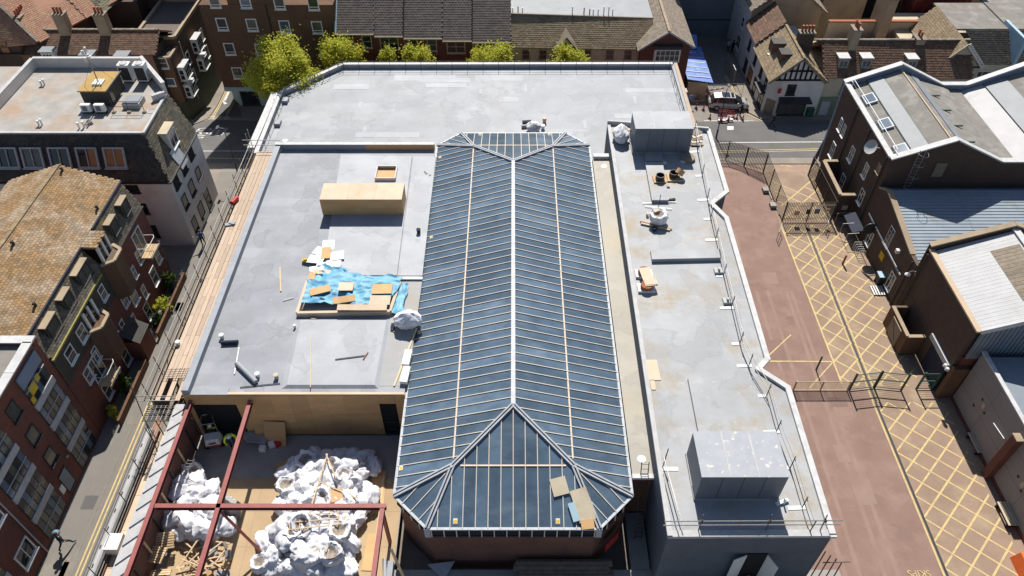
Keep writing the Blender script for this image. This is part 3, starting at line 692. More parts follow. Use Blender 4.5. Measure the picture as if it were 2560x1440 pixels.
# silted gutter roof and the block on the right
bw = thing('gutter_roof_strip', 'narrow silt-stained beige roof strip between the glass roof and the right block', 'roof', (7.8, 40, 0))
one('wall', M['brick_hall'], bw, lambda b: b.box(7.23, 8.9, 23.8, 56.3, 0, ZB_ - .05))
one('roof_membrane', M['roof_beige'], bw, lambda b: b.box(7.23, 8.9, 23.7, 56.4, ZB_ - .05, ZB_))
one('end_coping', M['white_coping'], bw, lambda b: (b.box(7.2, 8.75, 23.5, 23.8, ZB_ - .1, ZB_ + .12), b.box(7.3, 8.8, 56.2, 56.7, ZB_ - .2, ZB_ + .3)))
for px, py in ((1510, 416), (1604, 1148)):
    p = P(px, py, ZB_); one('roof_outlet', M['white'], bw, lambda b: b.lathe((p.x, p.y, ZB_ - .01), [(.28, 0), (.28, .03), (.1, .05)], 14))
KP = [P(1669, 1343, ZK), P(2080, 1340, ZK), P(1917, 900, ZK), P(1890, 880, ZK), P(1815, 550, ZK), P(1778, 512, ZK), P(1816, 482, ZK), P(1770, 328, ZK), P(1518, 310, ZK)]
KP = [(p.x, p.y) for p in KP]
xr = 17.6
KP = [(8.45, 19.05), (17.45, 19.1), (16.65, 31.5), (16.3, 32.3), (17.0, 45.9), (16.15, 47.8), (17.75, 49.4), (17.85, 58.4), (8.75, 59.6)]
KP = [(P(1669, 1343, ZK).x, 19.05), (P(2080, 1340, ZK).x, 19.1)] + [(P(a, c, ZK).x, P(a, c, ZK).y) for a, c in ((1968, 972), (1895, 925), (1917, 900), (1815, 548), (1778, 512), (1816, 482), (1770, 328))] + [(P(1518, 310, ZK).x, P(1518, 310, ZK).y)]
kb = thing('plant_roof_block', 'stepped grey flat-roofed block with white edge coping and two plant boxes beside the yard', 'building', (13, 40, 0))
walls(kb, KP, -1, ZK - .05, mat('block wall render', (.11, .125, .155), (.09, .105, .13), 1, .8, .1))
one('roof_membrane', M['roof_block'], kb, lambda b: b.prism(KP, ZK - .05, ZK))
for i in range(1, 8):
    a, c = Vector((*KP[i], ZK + .1 + .002 * i)), Vector((*KP[i + 1], ZK + .1 + .002 * i)); d = (c - a).normalized() * .12
    b = MB(); b.beam(a - d, c + d, .36, .2); b.build('coping', M['white_coping'], kb)
a, c = Vector((*KP[9], ZK + .05)), Vector((*KP[0], ZK + .05)); b = MB(); b.beam(a + Vector((.12, 0, 0)), c + Vector((.12, 0, 0)), .28, .2); b.build('coping', M['grey_coping'], kb)
a, c = Vector((*KP[0], ZK + .03)), Vector((*KP[1], ZK + .03)); b = MB(); b.beam(a + Vector((0, .16, 0)), c + Vector((0, .16, 0)), .42, .14); b.build('coping', M['grey_coping'], kb)
a, c = Vector((*KP[8], ZK + .2)), Vector((*KP[9], ZK + .2)); b = MB(); b.beam(a, c, .2, .4); b.build('coping', M['grey_coping'], kb)
def plantbox(fl, fr, ht, dep, top, lab, mt):
    a, c = P(*fl, ZK), P(*fr, ZK); y0 = (a.y + c.y) / 2
    t = thing('plant_box', lab, 'plant box', ((a.x + c.x) / 2, y0, ZK))
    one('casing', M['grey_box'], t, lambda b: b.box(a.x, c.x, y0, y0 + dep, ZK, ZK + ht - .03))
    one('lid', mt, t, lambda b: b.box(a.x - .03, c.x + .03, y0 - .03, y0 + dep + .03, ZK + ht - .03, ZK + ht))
    for s in (.33, .66): one('lid_joint', M['grey_coping'], t, lambda b: b.box(a.x + (c.x - a.x) * s - .04, a.x + (c.x - a.x) * s + .04, y0 - .035, y0 + dep + .035, ZK + ht, ZK + ht + .012))
    for k in range(1, 4): x = a.x + (c.x - a.x) * k / 4; one('panel_joint', M['dark_metal'], t, lambda b: b.box(x - .012, x + .012, y0 - .012, y0 + .01, ZK + .12, ZK + ht - .05))
    one('base_flashing', M['roof_dull'], t, lambda b: b.box(a.x - .06, c.x + .06, y0 - .06, y0 + dep + .06, ZK, ZK + .16))
    return t
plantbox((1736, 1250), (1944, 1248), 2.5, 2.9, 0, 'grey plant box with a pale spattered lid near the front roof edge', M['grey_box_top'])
plantbox((1581, 384), (1722, 384), 2.6, 2.7, 0, 'plain grey plant box at the far end of the right roof', M['roof_pale'])
# duct covers and upstands lying on the block roof
for nm, pts, h in (('duct_cover', ((1613, 405), (1657, 405), (1672, 500), (1630, 500)), .3), ('duct_cover', ((1627, 625), (1800, 622), (1803, 644), (1630, 648)), .32), ('duct_cover', ((1720, 945), (1776, 945), (1802, 1110), (1752, 1110)), .25), ('duct_cover', ((1617, 345), (1652, 345), (1657, 403), (1613, 403)), .22)):
    q = [P(*p, ZK + h) for p in pts]; one(nm, M['roof_block'], kb, lambda b: b.prism([(p.x, p.y) for p in q], ZK - .01, ZK + h))
for px, py in ((1803, 1113), (1708, 404), (1660, 407)):
    p = P(px, py, ZK); one('roof_outlet', M['white'], kb, lambda b: b.lathe((p.x, p.y, ZK), [(.25, 0), (.25, .03), (.1, .05)], 14))
# open double door in the end wall
dw = [PY(x, 1386, 19.0) for x in (1868, 1920)]
one('doorway', M['dark'], kb, lambda b: b.box(dw[0].x, dw[1].x, 19.02, 19.08, ZD, dw[0].z))
for s, (hx, a) in enumerate(((dw[0].x, R(200)), (dw[1].x, R(-62)))):
    b = MB(); b.cbox((hx + .42 * math.cos(a), 19.0 + .42 * math.sin(a) - .03, (ZD + dw[0].z) / 2), .84, .05, dw[0].z - ZD - .05, a); o = b.build('door', M['white'], kb)
    b = MB(); b.cbox((hx + .66 * math.cos(a), 18.97 + .66 * math.sin(a) - .05, ZD + 1), .12, .1, .05, a); b.build('handle', M['dark_metal'], o)
# deck of the open site and the paved gap in front of the hall
tag(one('site_deck', M['concrete'], None, lambda b: b.box(-22.0, -7.3, 6, 29.6, ZD - .3, ZD)), kind='structure')
tag(one('site_deck', M['concrete'], None, lambda b: b.box(-7.28, 20, 6, 19.9, ZD - .3, ZD - .004)), kind='structure')
tag(one('site_deck', M['concrete'], None, lambda b: b.box(7.25, 8.4, 19.92, 23.7, ZD - .3, ZD - .008)), kind='structure')
for i in range(6):
    for j in range(4):
        x = -21.4 + i * 2.34; y = 26.2 - (j + 1) * 2.42 * 1
        one('deck_sheet', M['deck'], None, lambda b: b.box(x + .005, x + 2.335, y + .005, y + 2.415, ZD - .01, ZD + .018), kind='structure')
def PL(px, py, p0, n):                        # pixel on a plane
    d = ray(px, py); o = Vector((0, 0, CAMH)); n = Vector(n); t = (Vector(p0) - o).dot(n) / d.dot(n); return o + d * t
# ---------------------------------------------------------------- white block with slate mansard
wm = thing('mansard_block', 'white rendered corner block with dark slate mansard and rust-stained flat roof', 'building', (-37, 57, 0))
ring0 = [(-50, 50.85), (-29.1, 50.85), (-29.1, 58.4), (-33.6, 63.6), (-50, 63.6)]
walls(wm, ring0, -1.2, 7.2, M['render_white'])
ZM = 11.0
ring1 = [(-50, 52.4), (-30.5, 52.4), (-30.6, 58.6), (-34.2, 63.4), (-50, 63.4)]
one('mansard_core', M['slate_dark'], wm, lambda b: (b.poly([(*ring0[0], 7.2), (*ring0[1], 7.2), (*ring1[1], ZM), (*ring1[0], ZM)]), b.poly([(*ring0[1], 7.2), (*ring0[2], 7.2), (*ring1[2], ZM), (*ring1[1], ZM)]), b.poly([(*ring0[2], 7.2), (*ring0[3], 7.2), (*ring1[3], ZM), (*ring1[2], ZM)])))
tiles(wm, [(-45.5, 50.85, 7.2), (-29.1, 50.85, 7.2), (-30.5, 52.4, ZM), (-45.5, 52.4, ZM)], M['slate_dark'], .34, .24, 0, False, 'slate')
tiles(wm, [(-29.1, 50.85, 7.2), (-29.1, 58.4, 7.2), (-30.6, 58.6, ZM), (-30.5, 52.4, ZM)], M['slate_lichen'], .34, .24, 150, False, 'slate')
one('eaves_gutter', M['dark_metal'], wm, lambda b: (b.beam((-45, 50.75, 7.18), (-29, 50.75, 7.18), .16, .12), b.beam((-29.0, 50.75, 7.17), (-29.0, 58.4, 7.17), .16, .12)))
M['rust_roof'] = mat('rust stained roof', (.36, .345, .32), (.28, .265, .245), .8, .75, .15, 10, (.33, .185, .085), .38, .46, .68, f3=.65)
one('flat_roof', M['rust_roof'], wm, lambda b: b.prism([(-50, 52.45), (-30.55, 52.45), (-30.65, 58.6), (-34.2, 63.4), (-50, 63.4)], ZM - .1, ZM))
b = MB(); b.beam((-50, 52.45, ZM + .06), (-30.4, 52.45, ZM + .06), .18, .14); b.build('roof_edge', M['white_coping'], wm)
b = MB(); b.beam((-30.5, 52.4, ZM + .07), (-30.6, 58.5, ZM + .07), .22, .16); b.build('roof_edge', M['grey_coping'], wm)
for i, (a, c, h) in enumerate((((-30.6, 58.6), (-34.2, 63.3), 1.05), ((-34.2, 63.3), (-44.2, 63.3), .9), ((-44.2, 63.2), (-44.3, 52.6), .9), ((-30.5, 58.1), (-31.4, 57.4), .5))):
    b = MB(); b.beam((*a, ZM + h / 2), (*c, ZM + h / 2), .22, h); b.build('parapet', M['render_white'], wm)
    b = MB(); b.beam((*a, ZM + h + .04 + .003 * i), (*c, ZM + h + .04 + .003 * i), .34, .07); b.build('coping', M['grey_coping'], wm)
nf = Vector((0, -3.8, 1.55)).normalized()
for i, px in enumerate((22, 84, 152, 221, 289)):
    c = PL(px, 393, (0, 50.85, 7.2), nf)
    w = window(wm, frame(c + nf * .1, nf), 1.75, 1.75, 2, 1, 'grey_coping', ('win', 'win_pale', 'win', 'win', 'win_warm')[i], .13, proud=.16)
    if i == 3:
        b = MB(); b.box(.1, .72, .02, .035, -.72, .72, frame(c + nf * .1, nf) @ Matrix.Scale(-1, 4, (1, 0, 0))); b.build('blind', M['win_warm'], w)
nr = Vector((3.8, 0, 1.4)).normalized()
c = PL(425, 348, (-29.1, 54, 7.2), nr)
dm = one('dormer', M['render_white'], wm, lambda b: b.cbox((c.x - .15, c.y, c.z + .1), .9, 1.7, 1.9))
one('dormer_roof', M['render_cream'], dm, lambda b: b.cbox((c.x - .25, c.y, c.z + 1.1), 1.3, 1.9, .14))
window(dm, frame((c.x + .31, c.y, c.z + .1), (1, 0, 0)), 1.4, 1.5, 2, 1, 'white', 'win')
c2 = PL(445, 392, (-29.1, 54, 7.2), nr)
one('lead_apron', M['lead'], wm, lambda b: b.box(-.75, .75, .05, .09, -.9, .9, frame(c2 + nr * .02, nr)))
for px, py, w, h in ((475, 380, 1.1, 1.3), (458, 416, 1.1, 1.3), (495, 433, 1.0, 1.2), (439, 452, 1.1, 1.3), (479, 469, 1.1, 1.4), (462, 503, 1.0, 1.3), (503, 525, 1.1, 1.5), (487, 560, 1.0, 1.4), (521, 500, 1.1, 2.2)):
    q = PX(px, py, -29.1); q.z = max(q.z, h / 2 + .15); window(wm, frame((-29.09, q.y, q.z), (1, 0, 0)), w, h, 1, 1, 'dark_metal', 'win', .06)
for z, h in ((6.5, .8), (4.35, 1.1), (1.75, 1.35)):
    for X in (-32.6, -36, -39): window(wm, frame((X, 50.84, z), (0, -1, 0)), 1.3, h, 1, 1, 'dark_metal', 'win', .06)
# roof plant of that block
pr = thing('stair_housing', 'dark cladded stair housing with a mossy orange felt roof on the stained roof', 'roof housing', (-35.9, 58, ZM))
one('housing_wall', M['slate_dark'], pr, lambda b: b.box(-36.95, -34.65, 56.6, 59.6, ZM, ZM + 1.45))
one('housing_roof', mat('mossy felt', (.42, .27, .08), (.36, .24, .09), 1.2, .9, .2), pr, lambda b: b.box(-37.05, -34.5, 56.45, 59.75, ZM + 1.45, ZM + 1.55))
one('roof_trim', M['dark_metal'], pr, lambda b: b.box(-34.55, -34.45, 56.4, 59.8, ZM + 1.4, ZM + 1.62))
window(pr, frame((-34.64, 57.2, ZM + .7), (1, 0, 0)), .75, 1.35, 1, 1, 'dark_metal', 'win_pale', .06, False, 'door')
mast = thing('aerial_mast', 'guyed steel aerial mast on ballast blocks above the stair housing', 'aerial', (-35.7, 57.8, ZM + 1.55))
mz = ZM + 1.55
b = MB(); b.tube((-35.7, 57.8, mz), (-35.7, 57.8, mz + 3.2), .05, 8); b.build('pole', M['galv'], mast)
for i in range(4):
    b = MB(); b.cbox((-36.0 + .22 * i, 57.75, mz + .08), .17, .9, .16); b.build('ballast_block', M['white'], mast)
for a in range(4):
    b = MB(); b.tube((-35.7, 57.8, mz + 1.9), (-35.7 + 1.15 * math.cos(a * 1.57 + .6), 57.8 + 1.2 * math.sin(a * 1.57 + .6), mz), .012, 4); b.build('guy_wire', M['dark_metal'], mast)
for i in range(4):
    b = MB(); b.cbox((-35.7 + .18 * (i % 2 * 2 - 1), 57.7, mz + 2.2 + .32 * i), .16, .12, .42); b.build('antenna_panel', M['white'], mast)
b = MB(); b.lathe((-35.45, 57.6, mz + 2.5), [(.02, 0), (.2, .05), (.24, .12)], 12); b.build('dish', M['grey_coping'], mast)
for i, px in enumerate((322, 360)):
    q = P(px, 208, ZM); t = thing('condenser_unit', 'tall twin-fan condenser on the white block roof, ' + ('beside the stair housing' if i == 0 else 'against the slanting parapet'), 'air conditioner', (q.x, q.y, ZM), 'tall condensers on the white block')
    one('cabinet', M['white'], t, lambda b: b.box(q.x - .5, q.x + .5, q.y, q.y + .75, ZM + .15, ZM + 1.75))
    one('coil_grille', M['dark_metal'], t, lambda b: b.box(q.x - .42, q.x + .42, q.y - .02, q.y + .01, ZM + .3, ZM + 1.5))
    one('fan_guard', M['grey_coping'], t, lambda b: b.lathe((q.x, q.y + .38, ZM + 1.75), [(.34, 0), (.34, .06), (.1, .08)], 16))
    one('stand', M['dark_metal'], t, lambda b: b.box(q.x - .5, q.x + .5, q.y + .1, q.y + .7, ZM, ZM + .15))
for i, px in enumerate((220, 254)):
    q = P(px, 285, ZM); t = thing('condenser_unit', 'small white outdoor condenser in front of the stair housing', 'air conditioner', (q.x, q.y, ZM), 'small condensers on the white block')
    one('cabinet', M['white'], t, lambda b: b.box(q.x - .42, q.x + .42, q.y, q.y + .34, ZM + .2, ZM + .85))
    one('fan_grille', M['grey_box'], t, lambda b: b.box(q.x - .3, q.x + .12, q.y - .02, q.y + .01, ZM + .3, ZM + .75))
    one('bracket', M['dark_metal'], t, lambda b: b.box(q.x - .45, q.x + .45, q.y + .05, q.y + .3, ZM, ZM + .2))
q = P(330, 272, ZM)
t = thing('roof_hatch', 'raised square roof light with a bright domed top beside the condensers', 'roof light', (q.x, q.y, ZM))
one('upstand', M['grey_coping'], t, lambda b: b.box(q.x - .75, q.x + .75, q.y, q.y + 1.3, ZM, ZM + .5))
one('dome', M['grey_sheet'], t, lambda b: (b.box(q.x - .68, q.x + .68, q.y + .07, q.y + 1.23, ZM + .5, ZM + .58)))
hr = thing('guard_rail', 'low dark weighted guard rail around the square roof light', 'railing', (q.x, q.y - 1, ZM))
for x in (-1.3, 0, 1.3):
    one('rail_post', M['dark_metal'], hr, lambda b: (b.tube((q.x + x, q.y - .55, ZM), (q.x + x, q.y - .55, ZM + 1.05), .022, 5)))
    one('rail_foot', M['old_timber'], hr, lambda b: b.cbox((q.x + x, q.y - .6, ZM + .06), .32, .24, .12))
for h in (.55, 1.05): one('rail', M['dark_metal'], hr, lambda b: b.tube((q.x - 1.3, q.y - .55, ZM + h), (q.x + 1.3, q.y - .55, ZM + h), .022, 5))
q3 = P(380, 278, ZM); one('hose_ring', M['white'], None, lambda b: b.path([(q3.x + .4 * math.cos(a / 3), q3.y + .4 * math.sin(a / 3), ZM + .04) for a in range(20)], .02, 5), label='coil of pale hose lying on the stained roof by the mansard edge', cat='hose')
for i, (px, py) in enumerate(((112, 212), (106, 312), (199, 321), (211, 318))):
    q = P(px, py, ZM); lab = ('pair of small white vent pipes on the stained roof by the back parapet', 'pair of white vent pipes on the rust-stained patch near the front edge', 'squat white vent cowl in front of the small condensers', 'tall capped white vent in front of the small condensers')[i]
    t = thing('vent_pipe', lab, 'vent', (q.x, q.y, ZM), 'vent pipes on the white block')
    for k in range(2 if i < 2 else 1):
        one('pipe', M['white'], t, lambda b: b.lathe((q.x - .22 * k, q.y - .1 * k, ZM), [(.07, 0), (.07, .45 - .1 * k), (.12, .46 - .1 * k), (.12, .56 - .1 * k), (.04, .6 - .1 * k)], 10))
# ---------------------------------------------------------------- brick flats under the lichened tile roof
tb = thing('tile_roof_flats', 'red brick flats under a big lichen-orange tile roof along the lane', 'building', (-35, 39, 0))
walls(tb, [(-40, 30.6), (-29.9, 30.6), (-29.9, 46.9), (-40, 46.9)], 0, 7.85, M['brick_red'])
XT, ZT, XR, ZRG = -30.75, 10.25, -34.9, 11.75
one('gable', M['brick_brown'], tb, lambda b: b.add([(-29.95, 46.85, 7.8), (XT, 46.85, ZT - .1), (XR, 46.85, ZRG - .15), (-39.2, 46.85, ZT - .1), (-40, 46.85, 7.8)], [(0, 1, 2, 3, 4)]))
tiles(tb, [(XT, 30.7, ZT), (XT, 47.0, ZT), (XR, 47.0, ZRG), (XR, 30.7, ZRG)], M['orange_tile'], .26, .22, 300, True, 'tile')
tiles(tb, [(-39.4, 30.7, ZT), (-39.4, 47.0, ZT), (XR, 47.0, ZRG), (XR, 30.7, ZRG)], M['orange_tile'], .26, .22, 0, True, 'tile')
ridge(tb, (XR, 30.7, ZRG), (XR, 47.0, ZRG), M['tile_moss'], .28, .12)
one('mansard_core', M['slate_lichen'], tb, lambda b: (b.poly([(-29.9, 41.2, 7.8), (-29.9, 46.9, 7.8), (XT - .02, 46.9, ZT - .05), (XT - .02, 41.2, ZT - .05)]), b.poly([(-29.9, 30.7, 8.25), (-29.9, 39.3, 8.25), (XT - .02, 39.3, ZT - .05), (XT - .02, 30.7, ZT - .05)])))
tiles(tb, [(-29.85, 41.4, 7.8), (-29.85, 46.9, 7.8), (XT + .02, 46.9, ZT - .1), (XT + .02, 41.4, ZT - .1)], M['slate_lichen'], .3, .22, 120, False, 'slate')
tiles(tb, [(-29.85, 30.7, 8.3), (-29.85, 39.2, 8.3), (XT + .02, 39.2, ZT - .1), (XT + .02, 30.7, ZT - .1)], M['slate_lichen'], .3, .22, 150, False, 'slate')
one('roof_gutter', M['navy'], tb, lambda b: (b.beam((XT + .06, 41.3, ZT - .02), (XT + .06, 47.0, ZT - .02), .14, .12), b.beam((XT + .06, 30.7, ZT - .02), (XT + .06, 39.3, ZT - .02), .14, .12)))
one('mossy_gutter', M['moss'], tb, lambda b: b.beam((-29.78, 30.6, 8.25), (-29.78, 38.6, 8.25), .17, .14))
one('eaves_board', M['slate_dark'], tb, lambda b: b.beam((-29.82, 41.3, 7.74), (-29.82, 46.95, 7.74), .1, .12))
one('tile_hanging', M['slate_dark'], tb, lambda b: b.box(-29.96, -29.86, 30.62, 40.9, 5.6, 8.2))
tiles(tb, [(XT - .3, 39.3, ZT - .02), (-29.7, 39.3, ZT - .06), (-29.7, 41.1, ZT - .06), (XT - .3, 41.1, ZT - .02)], M['orange_tile'], .3, .29, 0, True, 'tile')
def bay(y, z0, z1, lab):
    pts = [(-29.9, y - 1.15), (-29.1, y - .62), (-29.1, y + .62), (-29.9, y + 1.15)]
    o = walls(tb, pts, z0, z1, M['brick_brown'], 'bay')
    coping(o, [(p[0] + .02, p[1]) for p in pts], z1 + .05, .24, .12, M['render_tan'])
    for s in (-.7, 0, .7):
        b = MB(); b.box(-29.9, -29.72, y + s - .09, y + s + .09, z1 - .2, z1 + 1.55); b.build('door_post', M['white'], o)
    one('door_glass', M['win'], o, lambda b: b.box(-29.93, -29.83, y - .7, y + .7, z1 - .3, z1 + 1.5))
bay(40.3, 5.0, 8.55, ''); bay(35.7, 2.9, 6.4, '')
for y, w in ((45.2, .95), (42.9, .95), (37.6, 1.5), (35.0, .95), (32.6, 1.2)):
    for_z = 9.15 if y > 40 else 9.35
    x = -29.95 - (for_z - 7.85) * .35 + .3
    d = one('dormer', M['slate_dark'], tb, lambda b: b.cbox((x - .35, y, for_z - .05), .8, w + .3, 1.25))
    one('dormer_roof', M['render_tan'], d, lambda b: b.cbox((x - .12, y, for_z + .61), .5, w + .36, .08))
    window(d, frame((x + .06, y, for_z - .05), (1, 0, 0)), w, 1.05, 2 if w > 1.3 else 1, 1, 'dark_metal', 'win_pale', .07)
for y, z, w, h, nz in ((43.7, 5.3, .8, 1.2, 2), (41.3, 6.2, .8, 1.2, 3), (42.25, 4.95, .55, 1.1, 2), (44.4, 2.4, 1.0, 1.6, 2), (39.7, 4.45, .8, 1.1, 2), (40.9, 3.7, 1.0, 1.5, 2), (42.3, 2.7, .65, 1.2, 2), (39.55, 2.2, .6, 1.3, 2), (41.6, 1.15, .9, 1.6, 2), (39.4, .95, .6, 1.4, 2), (36.8, 4.25, .95, 1.3, 2), (34.2, 4.6, .7, 1.2, 2), (36.75, 1.3, .9, 1.6, 2), (35.0, 1.9, .6, 1.3, 2), (32.6, 4.3, .9, 1.2, 2), (33.3, 1.6, .9, 1.5, 2), (34.1, 7.0, 1.0, 1.2, 2), (37.9, 7.1, .8, 1.2, 2), (32.2, 7.0, 1.0, 1.2, 2), (38.1, 3.2, .6, 1.2, 2), (46.0, 3.2, .8, 1.3, 2)):
    X = -29.86 if z > 5.6 and y < 41 else -29.9
    window(tb, frame((X, y, z), (1, 0, 0)), w, h, 1, nz, 'white', 'win_pale' if (int(y * 7) % 3) else 'win', .07)
def balcony(y, z):
    t = thing('balcony', 'small slatted balcony with a curved rail on the brick flats, ' + ('by the white block' if y > 40 else 'lower down the lane'), 'balcony', (-29.4, y, z), 'balconies on the brick flats')
    for i in range(9):
        one('slat', M['timber'], t, lambda b: b.box(-29.88 + i * .1, -29.80 + i * .1, y - .85, y + .85, z, z + .05))
    one('edge_trim', M['render_cream'], t, lambda b: (b.box(-28.98, -28.9, y - .9, y + .9, z - .08, z + .1)))
    one('hand_rail', M['white'], t, lambda b: b.path([(-29.88, y - .85, z + 1.0), (-29.1, y - .85, z + 1.02), (-28.95, y - .6, z + 1.02), (-28.95, y + .6, z + 1.02), (-29.1, y + .85, z + 1.02), (-29.88, y + .85, z + 1.0)], .025, 6))
    for i in range(7):
        yy = y - .85 + i * .283; one('baluster', M['dark_metal'], t, lambda b: b.tube((-28.95, yy, z), (-28.95, yy, z + 1.0), .012, 4))
    window(t, frame((-29.89, y, z + 1.15), (1, 0, 0)), 1.5, 2.1, 2, 1, 'white', 'win', .1, False, 'french_door')
balcony(44.6, 5.0); balcony(33.6, 2.7)
for i, (px, py) in enumerate(((35, 612), (157, 428), (245, 523), (90, 765))):
    q = PL(px, py, (XT, 40, ZT), Vector((-(ZRG - ZT), 0, XT - XR)) * -1 if False else (ZRG - ZT, 0, XT - XR))
    one('roof_vent', M['dark_metal'], None, lambda b: (b.tube(q, q + Vector((0, 0, .35)), .09, 8), b.tube(q + Vector((0, 0, .32)), q + Vector((.1, -.25, .42)), .08, 8)), label=('dark bent soil vent high on the orange tile roof', 'dark roof vent by the ridge end near the white block', 'small dark vent above the two slate dormers', 'small dark vent low on the orange tiles')[i], cat='vent', group='vents on the orange tile roof')
# hipped entrance porch roof and front walls
one('porch_roof', M['slate_dark'], tb, lambda b: b.add([(-29.9, 37.2, 3.1), (-28.6, 37.2, 2.2), (-28.6, 39.2, 2.2), (-29.9, 39.2, 3.1)], [(0, 1, 2, 3)]))
one('porch_wall', M['brick_red'], tb, lambda b: b.box(-29.88, -28.7, 37.3, 39.1, 0, 2.2))
for y0, y1 in ((39.6, 46.6), (31.2, 36.9)):
    one('front_wall', M['brick_brown'], None, lambda b: b.box(-28.75, -28.55, y0, y1, 0, .7), label='low dark brick garden wall in front of the brick flats ' + ('by the white block' if y0 > 35 else 'by the porch'), cat='wall')
# ---------------------------------------------------------------- modern brick block
mo = thing('modern_brick_block', 'modern red brick block with grey banded window strips and white roof coping', 'building', (-34, 24, 0))
ZO = 10.35
walls(mo, [(-45, 8), (-29.9, 8), (-29.9, 30.55), (-45, 30.55)], 0, ZO, M['brick_red'])
one('roof_deck', M['stone_roof'], mo, lambda b: b.box(-45, -30.3, 8, 30.1, ZO, ZO + .05))
for i, (a, c) in enumerate((((-45, 30.3), (-29.75, 30.3)), ((-30.05, 30.1), (-30.05, 8)))):
    n = 9 if i else 6
    for k in range(n):
        p = Vector((*a, ZO + .35)).lerp(Vector((*c, ZO + .35)), k / n); q = Vector((*a, ZO + .35)).lerp(Vector((*c, ZO + .35)), (k + .985) / n)
        b = MB(); b.beam(p, q, .6, .1); b.build('coping_stone', M['white_coping'], mo)
    b = MB(); b.beam((*a, ZO + .15), (*c, ZO + .15), .4, .32); b.build('parapet', M['brick_red'], mo)
one('roof_box', M['dark_metal'], mo, lambda b: b.box(-33.2, -31.4, 26.6, 28.6, ZO, ZO + .9))
one('roof_box_lid', M['lead'], mo, lambda b: b.box(-33.25, -31.35, 26.55, 28.65, ZO + .9, ZO + .96))
def strip_windows(y0, y1, zt, top):
    one('strip_recess', M['dark_metal'], mo, lambda b: b.box(-29.94, -29.86, y0, y1, .25, zt))
    for k, z in enumerate((7.35, 5.15, 2.65)):
        one('spandrel', M['grey_coping'], mo, lambda b: b.box(-29.9, -29.78, y0 - .02, y1 + .02, z - .28, z + .28))
    zz = [(.4, 2.35), (2.95, 4.85), (5.45, 7.05), (7.65, zt - .1)]
    n = 5
    for z0, z1 in zz:
        for k in range(n):
            a = y0 + (y1 - y0) * k / n + .04; c = y0 + (y1 - y0) * (k + 1) / n - .04
            one('glazing_panel', M[('win', 'win_blue', 'win', 'win_pale')[(k * 3 + int(z0)) % 4]], mo, lambda b: b.box(-29.88, -29.84, a, c, z0, z1))
        one('transom', M['lead'], mo, lambda b: b.box(-29.86, -29.80, y0, y1, (z0 + z1) / 2 - .1, (z0 + z1) / 2 - .05))
strip_windows(27.5, 29.9, 10.2, True); strip_windows(22.3, 24.8, 10.0, False); strip_windows(16.5, 19, 10, False)
one('blue_panel', M['blue_parapet'], mo, lambda b: b.box(-29.86, -29.76, 27.5, 29.9, 9.2, 10.2))
M['ylw'] = mat('yellow panel', (.62, .42, .03))
for y, z, w, h in ((28.2, 8.55, .7, .75), (28.9, 8.7, .4, .5), (27.7, 8.0, .35, .5)):
    one('yellow_panel', M['ylw'], mo, lambda b: b.box(-29.86, -29.82, y - w / 2, y + w / 2, z - h / 2, z + h / 2))
for z in (9.0, 6.45, 4.0): window(mo, frame((-29.89, 26.15, z), (1, 0, 0)), .95, 1.25, 1, 1, 'dark_metal', 'win_pale', .05)
window(mo, frame((-29.89, 26.05, 1.35), (1, 0, 0)), 1.0, 1.9, 1, 1, 'dark_metal', 'win_blue', .06, False, 'door')
one('notice_plate', M['white'], mo, lambda b: b.box(-29.9, -29.85, 25.1, 25.5, 1.0, 1.7))
one('wall_light', M['render_cream'], mo, lambda b: b.box(-29.9, -29.8, 27.0, 27.2, 2.4, 2.5))
for y, z in ((20.6, 2.0), (20.6, 6.2)): window(mo, frame((-29.89, y, z), (1, 0, 0)), 1.5, 1.6, 2, 1, 'white', 'win', .1)
one('downpipe', M['lead'], mo, lambda b: b.tube((-29.82, 21.6, 0), (-29.82, 21.6, 9), .05, 6))
# ---------------------------------------------------------------- old terrace and corner house beyond the street
tl = thing('old_terrace', 'old brick terrace with mottled brown tile roof, dormers and chimneys behind the white block', 'building', (-47, 79, -3))
walls(tl, [(-62, 76.6), (-40, 76.6), (-40, 82), (-62, 82)], -6.5, 5.2, M['brick_dark'])
tiles(tl, [(-54, 76.4, 5.25), (-39.5, 76.4, 5.25), (-39.5, 79.2, 6.75), (-54, 79.2, 6.75)], M['tile_brown'], .3, .24, 0, True, 'tile')
tiles(tl, [(-39.5, 82, 5.25), (-54, 82, 5.25), (-54, 79.2, 6.75), (-39.5, 79.2, 6.75)], M['tile_pink'], .3, .24, 0, True, 'tile')
ridge(tl, (-54, 79.2, 6.78), (-39.6, 79.2, 6.78), M['tile_stone'], .3, .14)
one('tile_hung_wall', M['tile_brown'], tl, lambda b: b.box(-54.5, -40, 76.45, 76.55, 1.5, 5.2))
for px, py in ((125, 142), (225, 150), (311, 152)):
    q = PY(px, py, 76.1); d = one('dormer', M['white'], tl, lambda b: b.cbox((q.x, 76.3, q.z), 1.35, 1.0, 1.5))
    one('dormer_roof', M['grey_sheet'], d, lambda b: b.cbox((q.x, 76.2, q.z + .8), 1.6, 1.3, .1))
    window(d, frame((q.x, 75.79, q.z - .05), (0, -1, 0)), 1.1, 1.15, 3, 2, 'white', 'win', .08)
for px, sx in ((165, 1.2), (265, 1.2)): q = PY(px, 75, 79.0); chimney(tl, (q.x, 79.0), sx, 1.0, 5.6, 8.7, 'render_tan', 3)
one('parapet_ledge', M['render_cream'], tl, lambda b: b.box(-54, -42, 75.9, 76.4, .9, 1.15))
